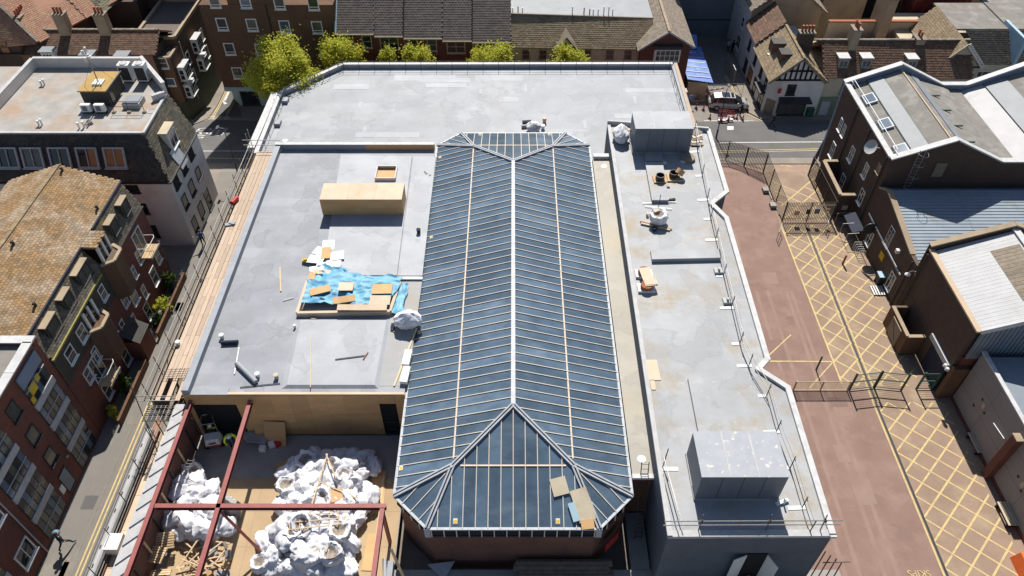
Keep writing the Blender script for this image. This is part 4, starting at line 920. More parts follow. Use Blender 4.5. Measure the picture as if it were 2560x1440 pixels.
# big pinkish roof on the left, half hidden
pk = thing('pink_roof_house', 'tall dark house with a broad pinkish tile roof and stone chimney', 'building', (-57, 80, -3))
walls(pk, [(-70, 77), (-54.6, 77), (-50, 84), (-50, 92), (-70, 92)], -6.5, 6, M['brick_dark'])
A_, B_ = P(42, 125, 6.6), P(0, 75, 7.4)
tiles(pk, [(-52.2, 77.2, 6.3), (-49.5, 83.0, 6.3), (-55.2, 87.5, 10.2), (-58.6, 81.5, 10.2)], M['tile_pink'], .3, .24, 0, True, 'tile')
tiles(pk, [(-66, 76.6, 5.0), (-52.4, 76.9, 6.3), (-58.6, 81.5, 10.2), (-66, 81.5, 10.2)], M['tile_pink'], .3, .24, 0, True, 'tile')
tiles(pk, [(-49.4, 83.0, 6.3), (-46, 92, 6.3), (-52, 94, 10.2), (-55.2, 87.5, 10.2)], M['tile_pink'], .3, .24, 0, True, 'tile')
ridge(pk, (-52.3, 77.1, 6.4), (-58.6, 81.5, 10.3), M['tile_stone'], .35, .16, 'hip')
q = PY(58, 60, 80); chimney(pk, (q.x, 80.3), .9, 2.2, 6.0, q.z + 1.0, 'render_tan', 4)
for px, py in ((25, 150), (10, 120)): q = PY(px, py, 76.9); window(pk, frame((q.x, 76.95, q.z), (0, -1, 0)), 1.0, 1.5, 1, 2, 'dark_metal', 'win_pale' if px > 20 else 'win_warm')
# greenish hipped roof and tall dark gable further back
gr = thing('green_hip_house', 'brick house with a small greenish hipped tile roof behind the terrace', 'building', (-48, 91, -3))
walls(gr, [(-51.5, 88), (-45.5, 88), (-45.5, 96), (-51.5, 96)], -7, 6.0, M['brick_dark'])
e = P(168, 37, 6.0); f = P(248, 38, 6.0); y_ = e.y
tiles(gr, [(e.x - .3, y_, 6.0), (f.x + .3, y_, 6.0), ((e.x + f.x) / 2 + .8, y_ + 4, 9.2), ((e.x + f.x) / 2 - .8, y_ + 4, 9.2)], M['tile_green'], .3, .24, 0, True, 'tile')
tiles(gr, [(f.x + .3, y_, 6.0), (f.x + 1.6, y_ + 8, 6.0), ((e.x + f.x) / 2 + .8, y_ + 4, 9.2)], M['tile_green'], .3, .24, 0, True, 'tile')
tiles(gr, [(e.x - .3, y_, 6.0), (e.x - 1.6, y_ + 8, 6.0), ((e.x + f.x) / 2 - .8, y_ + 4, 9.2)], M['tile_green'], .3, .24, 0, True, 'tile')
dk = thing('dark_gable_house', 'tall dark brick gable wall behind the old terrace', 'building', (-43, 93, -3))
walls(dk, [(-46, 90.5), (-38.9, 90.5), (-38.9, 99), (-46, 99)], -7, 12, M['brick_dark'])
window(dk, frame((-44, 90.45, 3.6), (0, -1, 0)), 1.3, 2.2, 1, 1, 'dark_metal', 'win', .1)
# corner house with bays
co = thing('corner_bay_house', 'brown brick corner house with white oriel bays and flat parapet roofs', 'building', (-41.5, 84, -3))
XC = -38.7
walls(co, [(-43.6, 77.6), (XC, 77.6), (XC, 80.5), (-43.6, 80.5)], -6.5, 4.1, M['brick_brown'])
walls(co, [(-43.6, 80.5), (XC, 80.5), (XC, 90.4), (-43.6, 90.4)], -7, 5.0, M['brick_brown'], 'rear_wall')
one('flat_roof', M['tile_grey'], co, lambda b: b.box(-43.3, XC - .3, 80.8, 90.1, 5.0, 5.04))
coping(co, [(-43.45, 80.6), (XC - .12, 80.6), (XC - .12, 90.3), (-43.45, 90.3)], 5.16, .34, .34, M['render_tan'], True)
one('flat_roof', M['tile_grey'], co, lambda b: b.box(-43.4, XC - .2, 77.8, 80.4, 4.1, 4.13))
coping(co, [(-43.5, 80.3), (-43.5, 77.7), (XC - .1, 77.7), (XC - .1, 80.3)], 4.2, .28, .22, M['render_tan'])
for y, z in ((79.3, 1.6), (79.3, -.6), (84.8, 2.2), (84.8, -.2)):
    d = one('oriel_bay', M['white'], co, lambda b: b.box(XC, XC + .75, y - .9, y + .9, z - .8, z + .9))
    window(d, frame((XC + .76, y, z + .05), (1, 0, 0)), 1.6, 1.3, 3, 2, 'white', 'win', .08)
    window(d, frame((XC + .38, y - .91, z + .05), (0, -1, 0)), .6, 1.3, 1, 2, 'white', 'win', .07)
    if z > 1: one('bay_roof', M['white_coping'], d, lambda b: b.box(XC - .1, XC + .85, y - 1, y + 1, z + .92, z + 1.05))
for y, z in ((82, 1.9), (82, -.4), (87.6, 2), (87.6, -.3)): window(co, frame((XC + .01, y, z), (1, 0, 0)), .9, 1.5, 1, 2, 'white', 'win')
q = PY(396, 158, 77.55); window(co, frame((q.x, 77.58, q.z), (0, -1, 0)), 2.1, 1.3, 2, 2, 'white', 'win_pale', .1)
q = PY(425, 205, 77.55); window(co, frame((q.x, 77.58, q.z), (0, -1, 0)), 1.2, 1.0, 1, 1, 'white', 'win_blue', .1)
one('shopfront', mat('olive shopfront', (.055, .07, .04), (.045, .055, .03)), co, lambda b: b.box(XC - 2, XC + .12, 77.5, 88, -6, -1.5))
one('downpipe', M['lead'], co, lambda b: b.tube((XC + .1, 80.9, -3), (XC + .1, 80.9, 4.5), .05, 6))
# ---------------------------------------------------------------- tall brown brick flats
YF = 83.0
fl = thing('brown_brick_flats', 'tall brown brick flats with small white windows over a pale blue shopfront', 'building', (-26, 85, -5))
xl, xr_ = PY(560, 218, YF).x, PY(840, 60, YF).x; zs0 = PY(600, 218, YF).z
walls(fl, [(xl, YF), (xr_, YF), (xr_, 92), (xl, 92)], zs0, 7.9, M['brick_brown'])
walls(fl, [(-32.6, YF + .05), (-26.8, YF + .05), (-26.8, 92), (-32.6, 92)], 7.9, 22, M['brick_brown'], 'unseen_shadow_tower')  # unseen tower added above the view, sized so its shadow falls on the road
walls(fl, [(xl + 1.4, YF + .02), (xr_, YF + .03), (xr_, 96), (xl + .1, 96), (xl + .1, YF + 1.6)], -6.5, zs0, M['blue_paint'], 'shop_wall')
one('fascia', M['blue_paint'], fl, lambda b: b.box(xl, xr_, YF - .12, YF + .02, zs0 - .5, zs0 + .03))
q = PY(625, 245, YF); window(fl, frame((q.x, YF - .02, q.z), (0, -1, 0)), 2.2, 1.9, 3, 1, 'dark_metal', 'win', .1, name='shop_window')
for k, (px, py) in enumerate(((555, 60), (630, 62), (712, 66), (793, 68), (574, 122), (652, 124), (729, 128), (594, 182), (812, 130), (536, 3), (613, 4), (698, 7), (783, 9))):
    q = PY(px, py, YF); window(fl, frame((q.x, YF - .01, q.z), (0, -1, 0)), 1.25, 1.5, 1, 1, 'white', ('win', 'win_pale', 'win_blue', 'win_pale')[k % 4], .12)
    one('opening_light', M['white'], fl, lambda b: b.box(q.x - .6, q.x + .6, YF - .09, YF - .04, q.z - .42, q.z - .34))
q = PY(680, 80, YF); one('downpipe', M['dark_metal'], fl, lambda b: b.tube((q.x, YF - .1, zs0), (q.x, YF - .1, 7.9), .06, 6))
# ---------------------------------------------------------------- stepped brick terrace behind the far roof
te = thing('stepped_terrace', 'red brick terrace under stepped grey concrete tile roofs behind the far parapet', 'building', (-10, 85, -3))
hx = [-20.56, -16.19, -12.82, -8.32, -4.82, -.3]; hz = [4.9, 4.6, 4.35, 4.05, 3.85]
for i in range(5):
    x0, x1, z = hx[i], hx[i + 1], hz[i]
    walls(te, [(x0, 82.3), (x1, 82.3), (x1, 95), (x0, 95)], -3.2, z - .1 + .002 * i, M['brick_red'])
    tiles(te, [(x0, 81.9, z), (x1 - .02, 81.9, z), (x1 - .02, 90, z + 6.2), (x0, 90, z + 6.2)], M['tile_grey'], .34, .30, 0, True, 'tile', seed=i)
    one('eaves_gutter', M['render_cream'], te, lambda b: b.beam((x0, 81.85, z - .03), (x1, 81.85, z - .03), .12, .12))
    if i in (1, 3): one('valley_gutter', M['dark'], te, lambda b: b.beam((x1, 81.9, z + .06), (x1, 90, z + 6.26), .14, .06))
    if i in (1, 3): one('downpipe', M['lead'], te, lambda b: b.tube((x1 + .1, 82.2, -3), (x1 + .1, 82.2, z - .1), .05, 6))
one('verge', M['blue_paint'], te, lambda b: b.beam((-20.62, 81.9, 4.95), (-20.62, 90, 11.1), .25, .3))
for px, py, w, nx in ((872, 103, 1.15, 1), (917, 104, 1.15, 1), (973, 108, 2.2, 2), (1032, 111, 1.15, 1), (1080, 112, 1.15, 1), (1140, 117, 2.2, 2), (1205, 118, 1.15, 1), (1250, 121, 1.15, 1)):
    q = PY(px, py, 82.25); window(te, frame((q.x, 82.28, q.z), (0, -1, 0)), w, 1.6, nx, 2, 'render_cream', 'win_pale' if px == 1080 else 'win', .1)
for X in (-17.5, -13, -9.5): window(te, frame((X, 82.28, .3), (0, -1, 0)), 1.2, 1.6, 1, 2, 'render_cream', 'win', .1)
# ---------------------------------------------------------------- cream building with slate roof and gablet
ce = thing('cream_slate_building', 'cream rendered building with mossy slate roof, a small gablet and grey flat roof', 'building', (8, 86, -3))
walls(ce, [(-.28, 82.2), (15.2, 82.2), (15.2, 98), (-.28, 98)], -3.3, 3.2, M['render_cream'])
tiles(ce, [(-.3, 81.8, 3.3), (15.6, 81.8, 3.0), (16.6, 85, 5.25), (-.3, 85, 5.85)], M['tile_moss'], .36, .26, 0, True, 'slate')
one('flat_roof', M['grey_sheet'], ce, lambda b: b.add([(-.3, 85, 5.85), (16.6, 85, 5.3), (16.6, 98, 5.3), (-.3, 98, 5.85)], [(0, 1, 2, 3)]))
one('roof_edge', M['old_timber'], ce, lambda b: b.beam((-.3, 85, 5.9), (16.6, 85, 5.33), .2, .16))
for px in (1282, 1295, 1306, 1430, 1459, 1473, 1482, 1494, 1508, 1520, 1530):
    q = PY(px, 38 + (px - 1280) * .04, 85.6); one('flue', M['dark_metal'] if px % 2 else M['white'], ce, lambda b: b.tube((q.x, 85.6, 5.4), (q.x, 85.6, 6.2 + (px % 3) * .15), .07, 6))
for px, py, gm in ((1315, 126, 'win'), (1357, 128, 'win'), (1468, 130, 'win'), (1525, 133, 'win_pale'), (1570, 134, 'win_pale')):
    q = PY(px, py, 82.2); window(ce, frame((q.x, 82.18, min(q.z, 2.2)), (0, -1, 0)), .95, 1.25, 1, 2, 'render_tan', gm, .09)
q = PY(1414, 118, 81.7); gx, gz_ = q.x, 3.15
g_ = one('gablet', M['render_cream'], ce, lambda b: b.add([(gx - 1.2, 81.6, gz_ - .1), (gx + 1.2, 81.6, gz_ - .1), (gx, 81.6, gz_ + 1.35)], [(0, 1, 2)]))
one('gablet_vent', M['dark'], g_, lambda b: b.add([(gx - .8, 81.58, gz_), (gx + .8, 81.58, gz_), (gx, 81.58, gz_ + .9)], [(0, 1, 2)]))
one('gablet_roof', M['tile_stone'], g_, lambda b: (b.slab([(gx - 1.5, 81.4, gz_ - .2), (gx, 81.4, gz_ + 1.55), (gx, 83.9, gz_ + 1.55), (gx - 1.3, 82.4, gz_ + .2)], .08), b.slab([(gx + 1.5, 81.4, gz_ - .2), (gx, 81.4, gz_ + 1.55), (gx, 83.9, gz_ + 1.55), (gx + 1.3, 82.4, gz_ + .2)], .08)))
# ---------------------------------------------------------------- red brick gable end
rg = thing('red_gable_house', 'red brick gable house with a white oriel window and stone tile roof', 'building', (18, 86, -3))
one('wall', M['brick_red'], rg, lambda b: b.add([(14.9, 81, -3.3), (20.6, 81, -3.3), (20.6, 81, 3.9), (17.85, 81, 5.6), (14.9, 81, 3.6), (14.9, 98, -3.3), (20.6, 98, -3.3), (20.6, 98, 3.9), (17.85, 98, 5.6), (14.9, 98, 3.6)], [(0, 1, 2, 3, 4), (1, 6, 7, 2), (0, 4, 9, 5)]))
tiles(rg, [(14.5, 80.8, 3.45), (14.5, 98, 3.45), (17.85, 98, 5.75), (17.85, 80.8, 5.75)], M['tile_stone'], .34, .28, 0, True, 'tile')
tiles(rg, [(21.1, 80.8, 3.85), (21.1, 98, 3.85), (17.85, 98, 5.75), (17.85, 80.8, 5.75)], M['tile_stone'], .34, .28, 0, True, 'tile')
ridge(rg, (17.85, 80.8, 5.78), (17.85, 98, 5.78), M['render_tan'], .3, .14)
for s, x, z in ((-1, 14.5, 3.4), (1, 21.1, 3.8)): one('bargeboard', M['grey_coping'], rg, lambda b: b.beam((x, 80.75, z), (17.85, 80.75, 5.72), .06, .2))
q = PY(1667, 135, 80.7); d = one('oriel', M['white'], rg, lambda b: b.box(q.x - 1.5, q.x + 1.5, 80.3, 81, q.z - .9, q.z + .8))
window(d, frame((q.x, 80.28, q.z), (0, -1, 0)), 2.8, 1.4, 5, 2, 'white', 'win_pale', .08); one('oriel_roof', M['slate_dark'], d, lambda b: b.box(q.x - 1.65, q.x + 1.65, 80.15, 81.05, q.z + .8, q.z + 1.1))
# ---------------------------------------------------------------- corrugated shed closing the side street
cs = thing('corrugated_shed', 'tall grey-blue corrugated metal shed closing the side street', 'shed', (26, 100, -3.6))
one('wall', M['corr_wall'], cs, lambda b: b.box(20.5, 30, 98.2, 110, -3.8, 12))
for k in range(62):
    X = 20.6 + k * .15; one('cladding_rib', M['corr_wall'], cs, lambda b: b.box(X, X + .07, 98.12, 98.2, -3.7, 12))
for z in (-1.2, 2.6, 6.4): one('cladding_joint', M['dark_metal'], cs, lambda b: b.box(20.5, 30, 98.08, 98.13, z, z + .12))
# ---------------------------------------------------------------- half-timbered corner pub
pb = thing('half_timbered_pub', 'white corner pub with half-timbered gable, mossy tile roof and dark shop windows', 'building', (32, 82, -3))
XP0, XP1, YP = 29.6, 35.6, 76.7
walls(pb, [(XP0 + 1.2, YP), (XP1, YP), (XP1, 90), (XP0, 90), (XP0, YP + 1)], -3.2, 2.05, M['render_white'])
AX, AZ, EZ = 32.35, 4.75, 2.0
one('gable', M['render_white'], pb, lambda b: b.add([(XP0 + .2, YP - .05, EZ), (XP1 - .1, YP - .05, EZ), (AX, YP - .05, AZ - .1)], [(0, 1, 2)]))
for k in range(9):
    x = XP0 + .7 + k * .58; zt = EZ + .05 + (AZ - EZ - .3) * (1 - abs(x - AX) / 3.05)
    if zt - EZ > .25: one('gable_timber', M['dark'], pb, lambda b: b.box(x - .1, x + .1, YP - .11, YP - .05, EZ + .05, zt))
for z, w in ((EZ + .02, 2.95), (EZ + 1.15, 1.7)): one('gable_beam', M['dark'], pb, lambda b: b.box(AX - w, AX + w, YP - .14, YP - .05, z - .1, z + .1))
for s in (-1, 1): one('bargeboard', M['old_timber'], pb, lambda b: b.beam((AX + s * 3.25, YP - .35, EZ - .25), (AX, YP - .35, AZ), .1, .3))
tiles(pb, [(XP0 - .45, YP - .35, EZ - .15), (XP0 - .45, 84.5, EZ - .15), (AX, 84.5, AZ), (AX, YP - .35, AZ)], M['tile_moss'], .4, .34, 0, True, 'tile')
tiles(pb, [(XP1 + .3, YP - .35, EZ - .15), (XP1 + .3, 81, EZ - .15), (AX, 84.5, AZ), (AX, YP - .35, AZ)], M['tile_moss'], .4, .34, 0, True, 'tile')
tiles(pb, [(XP0 - .3, 84.6, EZ + .3), (XP0 - .3, 90, EZ + .3), (AX, 90, AZ + .3), (AX, 84.6, AZ + .3)], M['tile_brown'], .4, .34, 0, True, 'tile')
ridge(pb, (AX, YP - .3, AZ + .03), (AX, 84.5, AZ + .03), M['tile_moss'], .3, .14)
for y, x in ((79.2, 31.3), (81.7, 31.0)):
    d = one('dormer', M['tile_brown'], pb, lambda b: b.cbox((x, y, EZ + 1.35), 1.6, 1.4, 1.6)); one('dormer_sill', M['white'], d, lambda b: b.cbox((x - .95, y - .4, EZ + .7), .3, .4, .12))
    one('dormer_tiles', M['slate_dark'], d, lambda b: b.cbox((x + .1, y - .1, EZ + 2.2), 1.9, 1.5, .12))
chimney(pb, (33.4, 80.4), 1.7, .9, 3.2, 5.9, 'brick_dark', 4)
window(pb, frame((32.0, YP - .01, .75), (0, -1, 0)), 1.05, 1.35, 1, 2, 'dark_metal', 'win', .08)
one('notice_board', M['red'], pb, lambda b: b.box(30.5, 30.9, YP - .06, YP, .3, .9))
window(pb, frame((32.6, YP - .06, -1.75), (0, -1, 0)), 3.3, 1.7, 3, 1, 'dark_metal', 'win_pale', .14, True, 'shop_window')
one('shop_canopy', M['dark_metal'], pb, lambda b: b.slab([(30.7, YP - .9, -.55), (34.6, YP - .9, -.55), (34.4, YP, -.2), (30.9, YP, -.2)], .12))
one('planter', M['green_fence'], pb, lambda b: b.box(34.5, 35.3, YP - .5, YP - .06, -2.9, -1.5))
one('corner_door', M['old_timber'], pb, lambda b: b.cbox((XP0 + .6, YP + .45, -1.9), 1.1, .1, 2.1, R(-40)))
one('plinth_stripe', M['white'], pb, lambda b: b.box(XP0 + 1.3, XP1, YP - .04, YP + .01, -2.9, -2.55))
for y, z, w, h, gm in ((78.6, .6, .9, 1.3, 'win'), (81, .6, .9, 1.3, 'win'), (84, .6, .9, 1.3, 'win'), (79, -1.8, 1.7, 1.8, 'win_pale'), (82, -1.8, 1.2, 1.9, 'win'), (84.5, -1.8, 1.7, 1.7, 'win_warm'), (87, -1.8, 1.2, 1.7, 'win'), (87.3, .8, .9, 1.3, 'win')):
    window(pb, frame((XP0 - .01, y, z), (-1, 0, 0)), w, h, 2 if w > 1.3 else 1, 2, 'dark_metal', gm, .1)
one('side_canopy', M['dark_metal'], pb, lambda b: b.cbox((XP0 - .35, 79.2, -.5), .7, 2.6, .2)); one('hanging_sign', M['tan_bar'], pb, lambda b: b.cbox((XP0 - .55, 79.2, -.55), .12, 2.2, .16))
# tiled terrace with the pale shop beside the pub
pt = thing('tiled_shop_terrace', 'terrace with ribbed brown tile roof, pale dormers and a green shopfront beside the pub', 'building', (42, 80, -3))
walls(pt, [(35.62, 77.0), (52, 77.0), (52, 86), (35.62, 86)], -3.2, 2.2, M['render_cream'])
tiles(pt, [(35.3, 76.7, 2.25), (52.3, 76.7, 2.1), (52.3, 80.3, 5.0), (35.3, 80.3, 5.0)], M['tile_brown'], .34, .3, 0, True, 'tile')
tiles(pt, [(52.3, 84, 2.1), (35.3, 84, 2.25), (35.3, 80.3, 5.0), (52.3, 80.3, 5.0)], M['tile_brown'], .34, .3, 0, True, 'tile')
ridge(pt, (34, 80.3, 5.0), (52.3, 80.3, 5.0), M['tile_stone'], .3, .16)
for px, py in ((2105, 150), (2162, 150), (2275, 152)):
    q = PL(px, py, (40, 76.7, 2.2), (0, -2.8, 3.6)); d = one('dormer', M['render_tan'], pt, lambda b: b.cbox((q.x, q.y, q.z - .1), 1.2, 1.3, 1.2)); one('dormer_roof', M['white_coping'], d, lambda b: b.cbox((q.x, q.y + .1, q.z + .55), 1.35, 1.6, .1))
    window(d, frame((q.x, q.y - .66, q.z - .1), (0, -1, 0)), 1.0, .8, 2, 1, 'lead', 'win_pale', .07)
q = PY(2135, 100, 79.6); chimney(pt, (q.x, 79.9), .9, 1.3, 3.5, 6.6, 'render_tan', 3)
window(pt, frame((38.3, 76.98, .9), (0, -1, 0)), 1.0, 1.7, 1, 3, 'old_timber', 'win_pale', .08)
one('green_shopfront', mat('sage shopfront', (.19, .22, .15), (.165, .19, .13)), pt, lambda b: b.box(35.9, 44, 76.85, 76.98, -3.1, -.35))
window(pt, frame((38.8, 76.83, -1.5), (0, -1, 0)), 1.9, 1.4, 1, 1, 'render_tan', 'win', .1); one('shop_door', M['lead'], pt, lambda b: b.box(36.1, 37.1, 76.8, 76.86, -3, -.9))
# ---------------------------------------------------------------- houses further back on the right
hb = thing('tan_gable_house', 'tan rendered gable house with grey tile roof behind the pub', 'building', (32, 96, -3.5))
walls(hb, [(29.9, 90.1), (38.5, 90.1), (38.5, 100), (29.9, 100)], -3.6, 4.0, M['render_tan'])
one('gable', M['render_tan'], hb, lambda b: b.add([(29.9, 90.1, 4.0), (38.5, 90.1, 4.0), (35, 90.1, 6.8)], [(0, 1, 2)]))
one('side_wall', M['render_white'], hb, lambda b: b.box(29.8, 29.95, 90.2, 104, -3.6, 4))
tiles(hb, [(29.6, 89.9, 3.9), (29.6, 101, 3.9), (33, 101, 6.6), (33, 89.9, 6.6)], M['tile_stone'], .34, .3, 0, True, 'tile'); tiles(hb, [(39.3, 89.9, 3.6), (39.3, 101, 3.6), (35, 101, 6.9), (35, 89.9, 6.9)], M['tile_stone'], .34, .3, 0, True, 'tile')
window(hb, frame((29.78, 92.5, 1.2), (-1, 0, 0)), 1.0, 1.4, 1, 2, 'white', 'win'); window(hb, frame((29.78, 92.5, -1.5), (-1, 0, 0)), 1.6, 1.8, 2, 2, 'white', 'win')
hc = thing('ochre_yard_house', 'ochre rendered low house with a grey roof around a dark yard', 'building', (43, 94, -3.5))
walls(hc, [(38.7, 87.5), (51, 87.5), (51, 88.1), (38.7, 88.1)], -3.6, 3.6, M['render_cream'], 'yard_wall')
one('wall_coping', M['pot'], hc, lambda b: b.beam((38.7, 87.7, 3.7), (51, 87.7, 3.7), .5, .16))
walls(hc, [(40, 94), (45.6, 94), (45.6, 99), (40, 99)], -3.6, 5.2, M['render_tan'])
tiles(hc, [(39.8, 93.8, 5.3), (45.8, 93.8, 5.3), (45.8, 97.6, 7.0), (39.8, 97.6, 7.0)], M['tile_stone'], .34, .3, 0, True, 'tile')
walls(hc, [(45.6, 96), (56, 96), (56, 101), (45.6, 101)], -3.6, 8.2, M['render_tan'], 'rear_wall'); one('yard_opening', M['dark'], hc, lambda b: b.box(46.5, 51, 95.9, 95.98, .2, 4.6))
rs = thing('red_scaffold_house', 'dark house front hung with deep red scaffold sheeting', 'building', (55, 97, -3.5))
walls(rs, [(51.2, 93), (58.5, 93), (58.5, 103), (51.2, 103)], -3.6, 9, mat('red netting', (.16, .025, .022), (.09, .02, .018), 1.5, .8, .4, 4, (.20, .12, .09), .8))
for i in range(6): one('scaffold_tube', M['red'], rs, lambda b: b.tube((51.3 + 1.4 * i, 92.9, -3), (51.3 + 1.4 * i, 92.9, 9), .05, 5))
for z in (1, 4, 7): one('scaffold_ledger', M['red'], rs, lambda b: b.tube((51.2, 92.85, z), (58.5, 92.85, z + .4), .05, 5))
ch_ = thing('cream_gable_house', 'cream gabled house with leaded bay windows and dark tile roof', 'building', (53, 83, -3))
YH = 79.0
walls(ch_, [(46.9, YH), (58.6, YH), (58.6, 92), (46.9, 92)], -3.2, 2.7, M['render_cream'])
a_, b_, c_ = PY(2347, 153, YH), PY(2420, 108, YH), PY(2450, 164, YH)
one('gable', M['render_cream'], ch_, lambda b: b.add([(a_.x, YH - .06, 2.6), (c_.x, YH - .06, 2.6), (b_.x, YH - .06, b_.z - .1)], [(0, 1, 2)]))
tiles(ch_, [(a_.x - .2, YH - .3, 2.6), (a_.x - .2, 88, 2.9), (b_.x, 88, b_.z + .2), (b_.x, YH - .3, b_.z)], M['tile_moss'], .3, .26, 0, True, 'tile')
tiles(ch_, [(c_.x + .2, YH - .3, 2.5), (c_.x + .2, 83, 2.5), (b_.x, 83, b_.z), (b_.x, YH - .3, b_.z)], M['slate_dark'], .3, .26, 0, True, 'tile')
one('bargeboard', M['render_white'], ch_, lambda b: b.beam((c_.x + .2, YH - .35, 2.5), (b_.x, YH - .35, b_.z), .1, .45)); one('bargeboard', M['render_cream'], ch_, lambda b: b.beam((a_.x - .2, YH - .35, 2.55), (b_.x, YH - .35, b_.z), .1, .2))
tiles(ch_, [(c_.x - .5, YH - .1, 2.75), (57.4, YH - .1, 2.75), (57.4, YH + 3.2, 5.4), (c_.x - 1.5, YH + 3.2, 5.4)], M['slate_dark'], .3, .26, 0, True, 'tile')
one('flat_roof', M['stone_roof'], ch_, lambda b: b.box(b_.x, 57.4, YH + 3.25, YH + 10, 5.2, 5.4)); one('party_wall', M['blue_paint'], ch_, lambda b: b.box(57.4, 57.75, YH - .4, YH + 4.5, -3, 5.9))
window(ch_, frame((b_.x + .1, YH - .08, 3.35), (0, -1, 0)), 1.7, .9, 3, 1, 'white', 'win', .08)
for x, w, n in ((a_.x + .2, 1.2, 2), (a_.x + 1.9, 1.9, 3), (a_.x + 3.5, 1.0, 2), (c_.x + 1.0, 1.9, 3)): window(ch_, frame((x, YH - .03, 1.1), (0, -1, 0)), w, 1.5, n, 2, 'render_white', 'win', .09)
one('string_gutter', M['dark_metal'], ch_, lambda b: b.beam((a_.x, YH - .15, 2.35), (c_.x, YH - .15, 2.35), .12, .1)); one('roof_light', M['blue_paint'], ch_, lambda b: b.cbox((a_.x + 1.1, YH + 2.6, 4.0), .9, .7, .1, 0, Matrix.Rotation(-.55, 4, 'Y')))
chimney(ch_, (46.5, 80.5), 1.0, 1.4, 1, 5.2, 'render_tan', 2); chimney(ch_, (44.9, 87.5), 1.0, 3.4, 1, 7.2, 'render_tan', 2)
hd = thing('grey_roof_house', 'cream house with broad grey-brown felt roof at the terrace end', 'building', (63, 85, -3))
walls(hd, [(57.8, YH + .1), (75, YH + .1), (75, 92), (57.8, 92)], -3.2, 2.7, M['render_cream']); tiles(hd, [(57.8, YH, 2.75), (75, YH, 2.75), (75, YH + 3.2, 5.2), (57.8, YH + 3.2, 5.2)], M['slate_dark'], .3, .26, 0, True, 'tile')
one('flat_roof', M['stone_roof'], hd, lambda b: b.box(57.8, 75, YH + 3.25, YH + 12, 5.0, 5.25)); window(hd, frame((60, YH + .06, .9), (0, -1, 0)), 2.2, 1.5, 4, 2, 'render_white', 'win', .09)
# background blocks closing the view beyond
for i, (x0, x1, y0, y1, z, m) in enumerate(((-80, -52, 96, 110, 9, 'brick_dark'), (-20, 20, 99, 115, 8, 'brick_red'), (56, 90, 101, 115, 8.5, 'render_tan'))):
    t = thing('background_house', ('dark brick house far behind the pink tile roof', 'brick building hidden behind the terrace roofs', 'tan house far behind the cream gable')[i], 'building', ((x0 + x1) / 2, y0, -4)); walls(t, [(x0, y0), (x1, y0), (x1, y1), (x0, y1)], -4, z, M[m])
    one('roof', M['tile_grey'], t, lambda b: b.add([(x0, y0, z), (x1, y0, z), (x1, (y0 + y1) / 2, z + 3), (x0, (y0 + y1) / 2, z + 3), (x1, y1, z), (x0, y1, z)], [(0, 1, 2, 3), (3, 2, 4, 5)]))
# ---------------------------------------------------------------- double-pitched works building on the right
rb = thing('double_gable_works', 'dark brick works with double-pitched grey metal roof and white parapet copings', 'building', (42, 58, 0))
ZV = 8.5
GX = [32.0, 36.8, 41.4, 43.9, 48.6, 53.5]; GZ = [8.6, 10.55, 8.35, 8.35, 10.55, 8.6]
def gable_wall(y, th, dz, m, name):
    b = MB(); n = len(GX); pr_ = [(x, z + dz) for x, z in zip(GX, GZ)]
    vs = [(x, y, z) for x, z in pr_] + [(x, y + th, z) for x, z in pr_] + [(x, y, -.1) for x in GX] + [(x, y + th, -.1) for x in GX]
    fs = []
    for i in range(n - 1):
        fs += [(2 * n + i, 2 * n + i + 1, i + 1, i), (n + i, n + i + 1, 3 * n + i + 1, 3 * n + i), (i, i + 1, n + i + 1, n + i)]
    fs += [(0, n, 3 * n, 2 * n), (n - 1, 3 * n - 1, 4 * n - 1, 2 * n - 1)]
    b.add(vs, fs); return b.build(name, m, rb)
gable_wall(52.1, .35, 0, M['brick_dark'], 'front_wall'); gable_wall(64.6, .35, 0, M['blue_parapet'], 'rear_parapet')
one('side_wall', M['brick_dark'], rb, lambda b: b.box(32.0, 32.35, 52.45, 64.6, -.5, 8.55))
for y in (52.28, 64.78):
    for i in range(5):
        b = MB(); b.beam((GX[i] - .05, y, GZ[i] + .06 + .003 * i), (GX[i + 1] + .05, y, GZ[i + 1] + .06 + .003 * i), .6, .12); b.build('coping', M['white_coping'], rb)
one('eaves_coping', M['white_coping'], rb, lambda b: b.beam((32.15, 52.4, 8.6), (32.15, 64.6, 8.6), .5, .12))
def slope(x0, x1, f, off, m, name, th=.08, y0=52.5, y1=64.55):
    q = [(x0, y0, f(x0) + off), (x1, y0, f(x1) + off), (x1, y1, f(x1) + off), (x0, y1, f(x0) + off)]; b = MB(); b.slab(q, th, (0, 0, 1)); return b.build(name, M[m], rb)
f1 = lambda x: 8.2 + (x - 32.3) * .40; f2 = lambda x: 8.2 + (36.8 - 32.3) * .4 - (x - 36.8) * .42
slope(32.4, 33.9, f1, -.02, 'stone_roof', 'felt_strip'); slope(33.95, 35.2, f1, .08, 'grey_sheet', 'metal_sheet'); slope(35.25, 36.8, f1, .03, 'stone_roof', 'felt_strip')
slope(36.8, 37.7, f2, .03, 'stone_roof', 'felt_strip'); slope(37.72, 38.5, f2, .09, 'grey_sheet', 'metal_sheet'); slope(38.52, 41.9, lambda x: 8.2 + 1.8 - (38.5 - 36.8) * .42 - (x - 38.5) * .33, -.03, 'stone_roof', 'felt_strip')
one('ridge_capping', M['tan_bar'], rb, lambda b: b.beam((36.8, 52.5, f1(36.8) + .08), (36.8, 64.5, f1(36.8) + .08), .12, .06))
